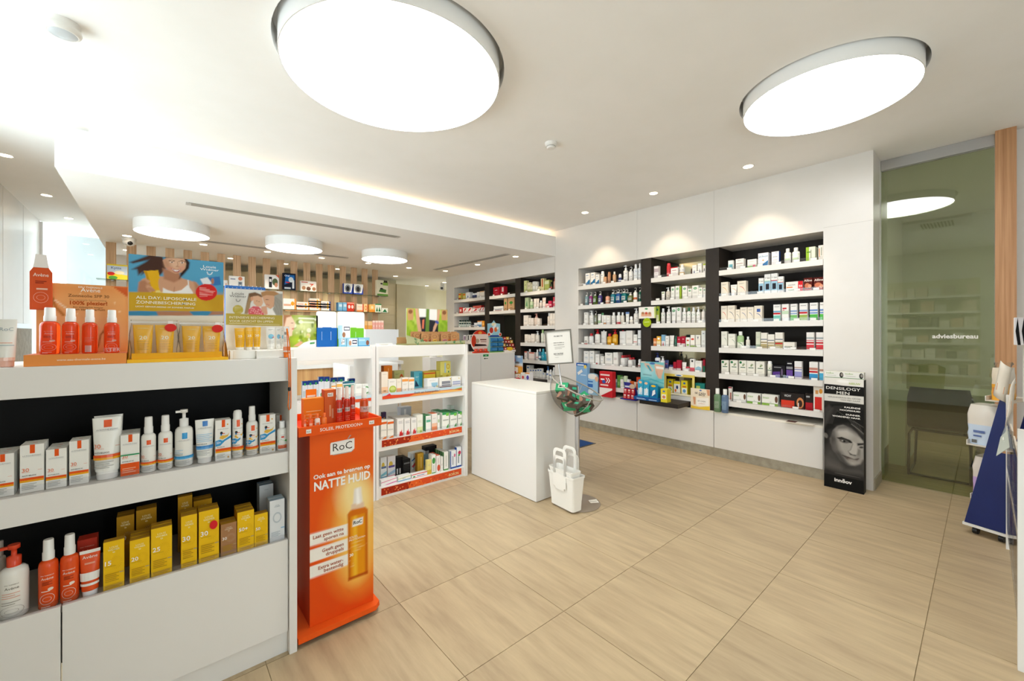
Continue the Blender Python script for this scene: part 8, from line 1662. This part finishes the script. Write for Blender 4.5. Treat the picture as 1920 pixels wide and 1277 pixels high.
# ------------------------------------------------------------------ black hair-care floor display
Xd = 4.625; ya, yb2 = .968, .688
t = thing('floor_display', 'black floor display with portrait of dark-haired man', 'display', (Xd, ya, 0), -math.pi / 2)
W = ya - yb2; H = 1.0
mb = MB(); mb.box(0, .0045, 0, W, .10, H - .01, '2a2826', 'e8e4de'); mb.build('box', 'print', t)
Q = [(72, 128), (443, 140), (452, 1218), (80, 1142)]
cv = Canvas(W, H, 74, 230, Q, '171615')
BK = '141312'
cv.poly([(72, 345), (445, 370), (450, 1090), (78, 1030)], '262422', 6)
cv.ell((160, 900), 110, 130, '4a4744', 0, 60); cv.ell((400, 960), 90, 90, '45423f', 0, 50); cv.poly([(76, 960), (450, 1010), (450, 1100), (78, 1040)], '2c2a28', 30)
cv.poly([(90, 880), (200, 930), (330, 960), (440, 900), (450, 1030), (240, 1010), (85, 960)], '5a5652', 40)
cv.poly([(130, 640), (190, 580), (290, 560), (400, 640), (447, 720), (447, 880), (420, 930), (370, 950), (300, 945), (235, 900), (180, 820), (140, 740)], 'a29d96', 10)
cv.poly([(130, 640), (180, 700), (200, 800), (260, 890), (300, 945), (235, 905), (180, 825), (138, 740)], '6a6662', 16)
cv.ell((260, 640), 80, 45, 'b8b3ac', 20, 30); cv.ell((200, 770), 36, 50, 'aca79f', 0, 25); cv.ell((320, 915), 45, 26, 'b0aba3', 15, 16); cv.ell((420, 700), 22, 30, 'aaa59d', 0, 14); cv.ell((400, 860), 34, 50, '8a8680', 0, 26)
cv.poly([(190, 690), (240, 682), (320, 710), (350, 740), (310, 735), (230, 712)], '23211f', 4); cv.ell((262, 722), 46, 16, '5a5652', 14, 8); cv.ell((262, 722), 15, 11, '1e1c1b', 10, 3); cv.ell((248, 718), 8, 4, 'c0bbb4', 10, 2)
cv.poly([(385, 738), (447, 735), (447, 752), (390, 760)], '2a2826', 5); cv.ell((425, 775), 20, 10, '3a3835', 0, 6)
cv.poly([(345, 720), (375, 740), (395, 810), (380, 848), (330, 838), (300, 815), (330, 800)], 'b4afa8', 7); cv.poly([(300, 812), (318, 830), (345, 845), (380, 848), (370, 858), (320, 848)], '4a4744', 5); cv.stroke([(345, 745), (325, 800), (302, 815)], 5, '7a766f', 6); cv.poly([(392, 790), (420, 800), (410, 850), (385, 850)], '7a766f', 10)
cv.poly([(245, 850), (300, 862), (360, 885), (405, 880), (385, 905), (330, 905), (290, 890)], '6a5f5a', 5); cv.stroke([(248, 850), (300, 872), (355, 890), (402, 882)], 6, '1f1d1c', 3); cv.ell((330, 902), 36, 8, '8a827c', 10, 5)
cv.poly([(72, 400), (130, 380), (260, 372), (400, 400), (448, 440), (448, 720), (420, 690), (380, 640), (330, 600), (250, 565), (200, 580), (160, 620), (135, 690), (80, 700)], '191817', 8)
cv.poly([(76, 420), (120, 385), (160, 420), (100, 560), (76, 600)], '3a3836', 14)
for i in range(9): cv.stroke([(190 + 10 * i, 430 + 8 * i), (300 + 14 * i, 520 + 6 * i), (410 + 5 * i, 640 + 4 * i)], 3, '5c5955' if i % 2 else '2e2c2a', 4, .7)
for i in range(6): cv.stroke([(90 + 12 * i, 560), (110 + 14 * i, 460), (170 + 16 * i, 395)], 4, '4a4845', 5, .6)
cv.poly([(120, 630), (185, 600), (200, 700), (225, 800), (290, 890), (340, 955), (290, 960), (200, 890), (130, 780)], '3c3a38', 26, .75); cv.poly([(180, 575), (300, 555), (440, 660), (447, 700), (380, 660), (290, 610), (200, 620)], '3a3836', 22, .7); cv.poly([(235, 905), (330, 950), (420, 935), (440, 900), (450, 1000), (260, 990)], '3a3836', 22, .7); cv.ell((345, 905), 42, 18, '9c978f', 12, 14, .8); cv.stroke([(330, 560), (400, 610), (446, 650)], 6, '8a8680', 4, .8); cv.stroke([(350, 530), (446, 590)], 4, '77736e', 3, .7)
cv.ell((92, 672), 16, 26, '77736d', -30, 6); cv.stroke([(78, 650), (100, 670), (108, 695)], 4, '55524e', 3)
cv.poly([(72, 128), (443, 140), (444, 215), (73, 192)], 'e9e6df', 1.5); cv.poly([(73, 192), (444, 215), (445, 303), (74, 282)], '161514', 1.5); cv.poly([(74, 282), (445, 303), (446, 374), (75, 345)], 'dcd9d2', 1.5)
cv.ell((250, 165), 60, 14, 'f6f4f0', 4, 8)
cv.poly([(78, 1022), (452, 1090), (452, 1220), (80, 1143)], '131211', 4); cv.stroke([(180, 1018), (418, 1063)], 2, '6a6660', 1.5)
cv.text('NIEUW', (305, 192), (411, 195), 'a8c050', .01); cv.text('DENSILOGY', (92, 235), (412, 256), 'f0eee8', .006, .78); cv.text('MEN', (190, 282), (310, 290), 'f0eee8', .006, .78)
cv.text('VERANKERING EN GROEI', (106, 312), (413, 336), '8a8780', .012, .85); cv.text('VAN HET HAAR', (225, 340), (412, 356), '8a8780', .012, .85)
cv.text('KALENDE', (263, 412), (413, 421), 'f2f0ea', .03, .75); cv.text('HOOFDHUID', (222, 436), (413, 450), 'f2f0ea', .03, .75); cv.text('DUNNER', (278, 480), (413, 489), 'f2f0ea', .03, .75); cv.text('WORDEND HAAR', (152, 492), (414, 516), 'f2f0ea', .03, .75)
cv.text('innēov', (176, 1096), (340, 1124), 'f6f4f0', .03)
cv.build('printed_front', t, (0, 0, 0), 0, .004, back='222')
mb = MB(); mb.box(0, .003, H - .0095, W, .10, H - .004, 'e4e0d8'); mb.build('tray', 'print', t)
for k in range(2):
    w_ = W * .49; o = thing('carton', 'flat white hair supplement carton on the black display, %s of the two' % ('left', 'right')[k], 'box', (Xd + .05, ya - W * (.255 + .49 * k), H - .0035), -math.pi / 2, 'cartons on the black display')
    mb = MB(); mb.box(-w_ / 2, -.035, 0, w_ / 2, .035, .058, 'efeee8', 'dcdcc8'); put(mb, [('t', 'innēov', .28, .62, .24, '8ab060', 'c', .45), ('b', 0, .1, '5a9a4a'), ('e', .88, .5, .1, .42, '2c2a28'), ('e', .9, .55, .06, .25, '9a948c'), ('r', .1, .35, .6, .42, 'c8c8c0')], lambda u, v, L_: (-w_ / 2 + w_ * u, -.0352 - EPS * L_, .058 * v), w_, .058); mb.build('box', 'print', o)

# ------------------------------------------------------------------ navy display with soft packs, right
P1 = Vector(atZ(1808, 978, .075)); P2 = Vector(atZ(1889, 1003, .075)); P1.z = P2.z = 0
fd = (P1 - P2).normalized(); bd = Vector((fd.y, -fd.x, 0))
if bd.dot(Vector((SN, CS, 0))) < 0: bd = -bd
def onplane(px, py, off=0):
    a, b, c = ray(px, py); n = bd; p0 = P2 + bd * off; tt = p0.dot(n) / Vector((a, b, 0)).dot(n)
    P_ = Vector((a * tt, b * tt, 0)); return (P_ - P2).dot(fd), EYE + c * tt
t = thing('trolley_display', 'navy display trolley with trays of wrapped packs at right', 'display', tuple(P2))
t.rotation_euler = (0, 0, math.atan2(fd.y, fd.x))     # local x = fd ; local +y = left of fd
sgn = 1 if Vector((-fd.y, fd.x, 0)).dot(bd) > 0 else -1
def panel(off, name):
    pts = [onplane(*p) for p in ((1808, 978), (1888.5, 1002), (1888.5, 852), (1871, 848), (1876, 820), (1887.5, 790), (1889, 760), (1875, 747))]
    mb = MB(); mb.prism(pts if sgn > 0 else pts, sgn * off, sgn * (off + .006), '0f2f80'); return mb.build(name, 'bluepanel', t)
panel(0, 'side_panel'); panel(.42, 'side_panel')
lx = onplane(1808, 978)[0]
mb = MB(); mb.box(-.02, min(0, sgn * .44), .055, lx + .01, max(0, sgn * .44), .074, 'e8e6e2'); mb.build('base_board', 'lam', t)
for x_ in (.04, lx - .04):
    for y_ in (.05, .37):
        mb = MB(); mb.tube([(x_ - .012, sgn * y_, .024), (x_ + .012, sgn * y_, .024)], .024, '1a1a1a', 12); mb.box(x_ - .006, sgn * y_ - .006, .03, x_ + .006, sgn * y_ + .006, .054, '222'); mb.build('castor', 'lam', t)
def trayb(pz_px, pz, x0, x1, name='tray'):
    mb = MB(); mb.box(x0, min(sgn * .0065, sgn * .413), pz, x1, max(sgn * .0065, sgn * .413), pz + .006, 'd8d0c4'); mb.box(x1, min(sgn * .0065, sgn * .413), pz, x1 + .004, max(sgn * .0065, sgn * .413), pz + .035, 'efece6'); mb.build(name, 'print', t)
zt = [.94, .62, .25]
for z_, px in zip(zt, (1846, 1811, 1818)):
    xx = onplane(px, 780)[0]; trayb(px, z_, -.02, xx - .004)
def soft(px0, px1, pyt, z, label, c0, c1, lab):
    x0, x1 = onplane(px1, 800, .05)[0], onplane(px0, 800, .05)[0]; h = onplane((px0 + px1) / 2, pyt, .05)[1] - z - .007
    cx_ = (x0 + x1) / 2; w_ = abs(x1 - x0); loc = P2 + fd * cx_ + bd * .13; o = thing('wrapped_pack', label, 'pack', (loc.x, loc.y, z + .0068), math.atan2(fd.y, fd.x), 'wrapped packs on the navy trolley')
    mb = MB(); rows = []; n = 20; r2 = random.Random(len(label))
    for i in range(9):
        v = i / 8; k = .5 * (1 - .12 * max(0, v - .75) * 4); rows.append([])
        for j in range(n):
            a = 2 * math.pi * j / n; ex_ = .35; cx2 = math.copysign(abs(math.cos(a)) ** ex_, math.cos(a)); sy2 = math.copysign(abs(math.sin(a)) ** ex_, math.sin(a))
            rows[-1].append(((w_ * k) * cx2 + r2.uniform(-.004, .004), .09 * (k / .5) * sy2 + r2.uniform(-.004, .004), h * v * .86))
    mb.grid(rows, [c1 if i < 4 else c0 for i in range(9)], True, True); mb.face(rows[0][::-1], c1); mb.face(rows[-1], c0)
    put(mb, lab, lambda u, v, L_: (-(-w_ / 2 + w_ * u), -sgn * (.0945 + EPS * L_), h * .86 * v), w_, h)
    mb.build('pack', 'gloss', o)
    mb = MB(); rows = []
    for i in range(4):
        v = i / 3; rows.append([((w_ * (.44 + .06 * v)) * math.cos(2 * math.pi * j / n) + r2.uniform(-.008, .008), .08 * math.sin(2 * math.pi * j / n) + r2.uniform(-.008, .008), h * (.865 + .135 * v) + r2.uniform(-.004, .004)) for j in range(n)])
    mb.grid(rows, 'eee'); mb.build('plastic_wrap', 'film', o)
soft(1812, 1874, 748, zt[1], 'wrapped white and blue pack on the middle trolley tray', 'e2dcd2', 'c8d8ec', [('r', .25, .3, .6, .36, '5a70a8'), ('r', .25, .2, .5, .24, '5a70a8'), ('r', .2, .04, .36, .12, '666')])
soft(1822, 1860, 845, zt[2], 'wrapped white and purple pack on the lowest trolley tray', 'dcd4cc', 'c8a8dc', [('r', .3, .3, .7, .36, '6a4a98')])
soft(1858, 1884, 680, zt[0], 'wrapped yellow pack on the top trolley tray', 'd8ccb8', 'e8a838', [('r', .2, .2, .7, .4, 'c8781c')])
for n, (pts) in enumerate(([(1862, 740), (1876, 676), (1897, 690), (1886, 755)], [(1884, 800), (1893, 735), (1904, 708), (1900, 770)])):
    o = thing('leaflet', 'curled cream leaflet clipped beside the navy panel, %s of two' % ('left', 'right')[n], 'leaflet', (0, 0, 0), 0, 'curled leaflets by the trolley'); mb = MB()
    qs = [onplane(x, y, -.012 - .05 * n) for x, y in pts]; w3 = [P2 + fd * q[0] + bd * (-.012 - .05 * n) + Vector((0, 0, q[1])) for q in qs]; c3 = sum(w3, Vector()) / 4 - bd * .012
    rows = []
    for i in range(6):
        v = i / 5; aL = w3[0].lerp(w3[1], v); aR = w3[3].lerp(w3[2], v); rows.append([aL.lerp(aR, u / 5) - bd * .02 * math.sin(math.pi * u / 5) for u in range(6)])
    mb.grid(rows, 'e6dfd2', False); mb.face([rows[1][1] - bd * .002, rows[1][4] - bd * .002, rows[2][4] - bd * .002, rows[2][1] - bd * .002], 'd8a888')
    o2 = mb.build('sheet', 'print', o); md = o2.modifiers.new('t', 'SOLIDIFY'); md.thickness = .001

# ------------------------------------------------------------------ white brochure rack at the right picture edge
t = thing('brochure_rack', 'white brochure rack with clear pockets at the right picture edge', 'rack', (3.4, -.16, 0))
yr = -.088
def rk(name, m, x0, y0, z0, x1, y1, z1, col=WH): return bx(name, m, x0, y0, z0, x1, y1, z1, t, col)
for x in (2.70, 4.16): rk('post', 'lam', x, yr - .03, 0, x + .03, yr, 1.0)
rk('back_panel', 'lam', 2.70, yr - .20, .30, 4.19, yr - .18, 1.35); rk('bottom_rail', 'lam', 2.732, yr - .03, .10, 4.158, yr - .008, .13)
rk('top_box', 'lam', 2.4, yr - .22, 1.05, 3.4, yr - .04, 1.34, 'eceae6')
for k, (z0, z1) in enumerate(((.16, .50), (.55, .86))):
    for i in range(3):
        x = 2.76 + .47 * i
        rk('pocket', 'acrylic', x, yr - .006, z0, x + .43, yr - .002, z1)
        o = thing('brochure', 'cream brochure in the clear pocket, %s row %s from the camera' % (('lower', 'upper')[k], ORD[i]), 'brochure', (x + .215, yr - .02, z0 + .0), 0, 'brochures in the white rack'); mb = MB(); mb.box(-.15, 0, 0, .15, .006, z1 - z0 - .03, 'e8ddcc'); mb.face([(.15, .0063, .05), (-.15, .0063, .05), (-.15, .0063, .16), (.15, .0063, .16)], 'd0a080'); mb.build('cover', 'print', o); rk('pocket_floor', 'acrylic', x, yr - .028, z0 - .004, x + .43, yr - .007, z0 - .0005)
o = thing('price_holder', 'grey clip-on label strip angled out from the white rack', 'sign', (3.55, yr, .80)); mb = MB(); mb.face([(-.16, .005, 0), (.14, .005, .045), (.14, .03, .0), (-.16, .05, -.055)], 'b8beb4'); mb.face([(.14, .004, .046), (.3, .003, .046), (.3, .003, .0), (.14, .028, .0)], 'c8ccc4')
for k in range(3): mb.face([(-.12 + .08 * k, .02, -.02 + .012 * k), (-.07 + .08 * k, .02, -.012 + .012 * k), (-.07 + .08 * k, .024, -.02 + .012 * k), (-.12 + .08 * k, .024, -.028 + .012 * k)], 'e8e8e0')
o2 = mb.build('strip', 'print', o); md = o2.modifiers.new('t', 'SOLIDIFY'); md.thickness = .002
o = thing('paper_roll', 'zebra striped box standing on the white rack', 'box', (3.36, yr - .06, 1.3406)); mb = MB(); mb.box(-.05, -.05, 0, .05, .05, .14, 'f0f0ee')
for k in range(5): mb.prism([(-.05 + .02 * k, 0), (-.04 + .02 * k, 0), (-.034 + .02 * k, .07), (-.042 + .02 * k, .14), (-.048 + .02 * k, .06)], -.0508, -.0502, '1a1a1a'); mb.face([(-.0506, -.05 + .02 * k, 0), (-.0506, -.04 + .02 * k, 0), (-.0506, -.033 + .02 * k, .07), (-.0506, -.04 + .02 * k, .14)], '1a1a1a')
mb.build('box', 'print', o); o.name = 'striped_box'
o = thing('binder', 'purple binder standing on the white rack', 'binder', (3.15, yr - .1, 1.3406)); mb = MB(); mb.box(-.1, -.04, 0, .1, .04, .26, '6a3a7a'); mb.box(-.095, -.035, .2601, .095, .035, .262, 'efece4'); mb.build('cover', 'print', o)

# ------------------------------------------------------------------ shelves on the left wall, seen mirrored in the green glass
t = thing('shelving_unit', 'white shelves on the left wall, seen reflected in the green glass', 'shelving', (WX + .15, 1.05, 0))
bx('back_panel', 'khaki', WX + .002, .06, .4, WX + .012, 1.94, 2.45, t)
cols = ['e8e0d0', 'f0ece4', 'd8b898', 'c8c4bc', '6a6258', 'e0cdb8', 'b8a898']
rr3 = random.Random(8)
for k, z in enumerate((.62, .92, 1.22, 1.52, 1.82, 2.12)):
    bx('shelf', 'lam', WX + .013, .06, z - .04, WX + .33, 1.94, z, t, WH)
    y = .10; i = 0
    while y < 1.74:
        w_ = rr3.uniform(.09, .19); h_ = rr3.uniform(.12, .21)
        if rr3.random() < .88 and i < 14:
            o = product('carton', w_ * .95, h_, .09, plain(rr3.choice(cols)), (WX + .27, y + w_ / 2, z + .0005), math.pi / 2, 'carton, %s on shelf %s of the mirrored left wall shelves' % (ORD[i], ('one', 'two', 'three', 'four', 'five', 'six')[k]), 'cartons on the mirrored left wall shelves')
            i += 1
        y += w_ + .012
dups = {k: v for k, v in SEEN.items() if len(v) > 1}
print('products', NPROD[0], 'objects', len(bpy.data.objects), 'dup labels', list(dups.items())[:10])
long_ = [k for k in SEEN if not 4 <= len(k.split()) <= 16]
print('bad label length', len(long_), long_[:12])
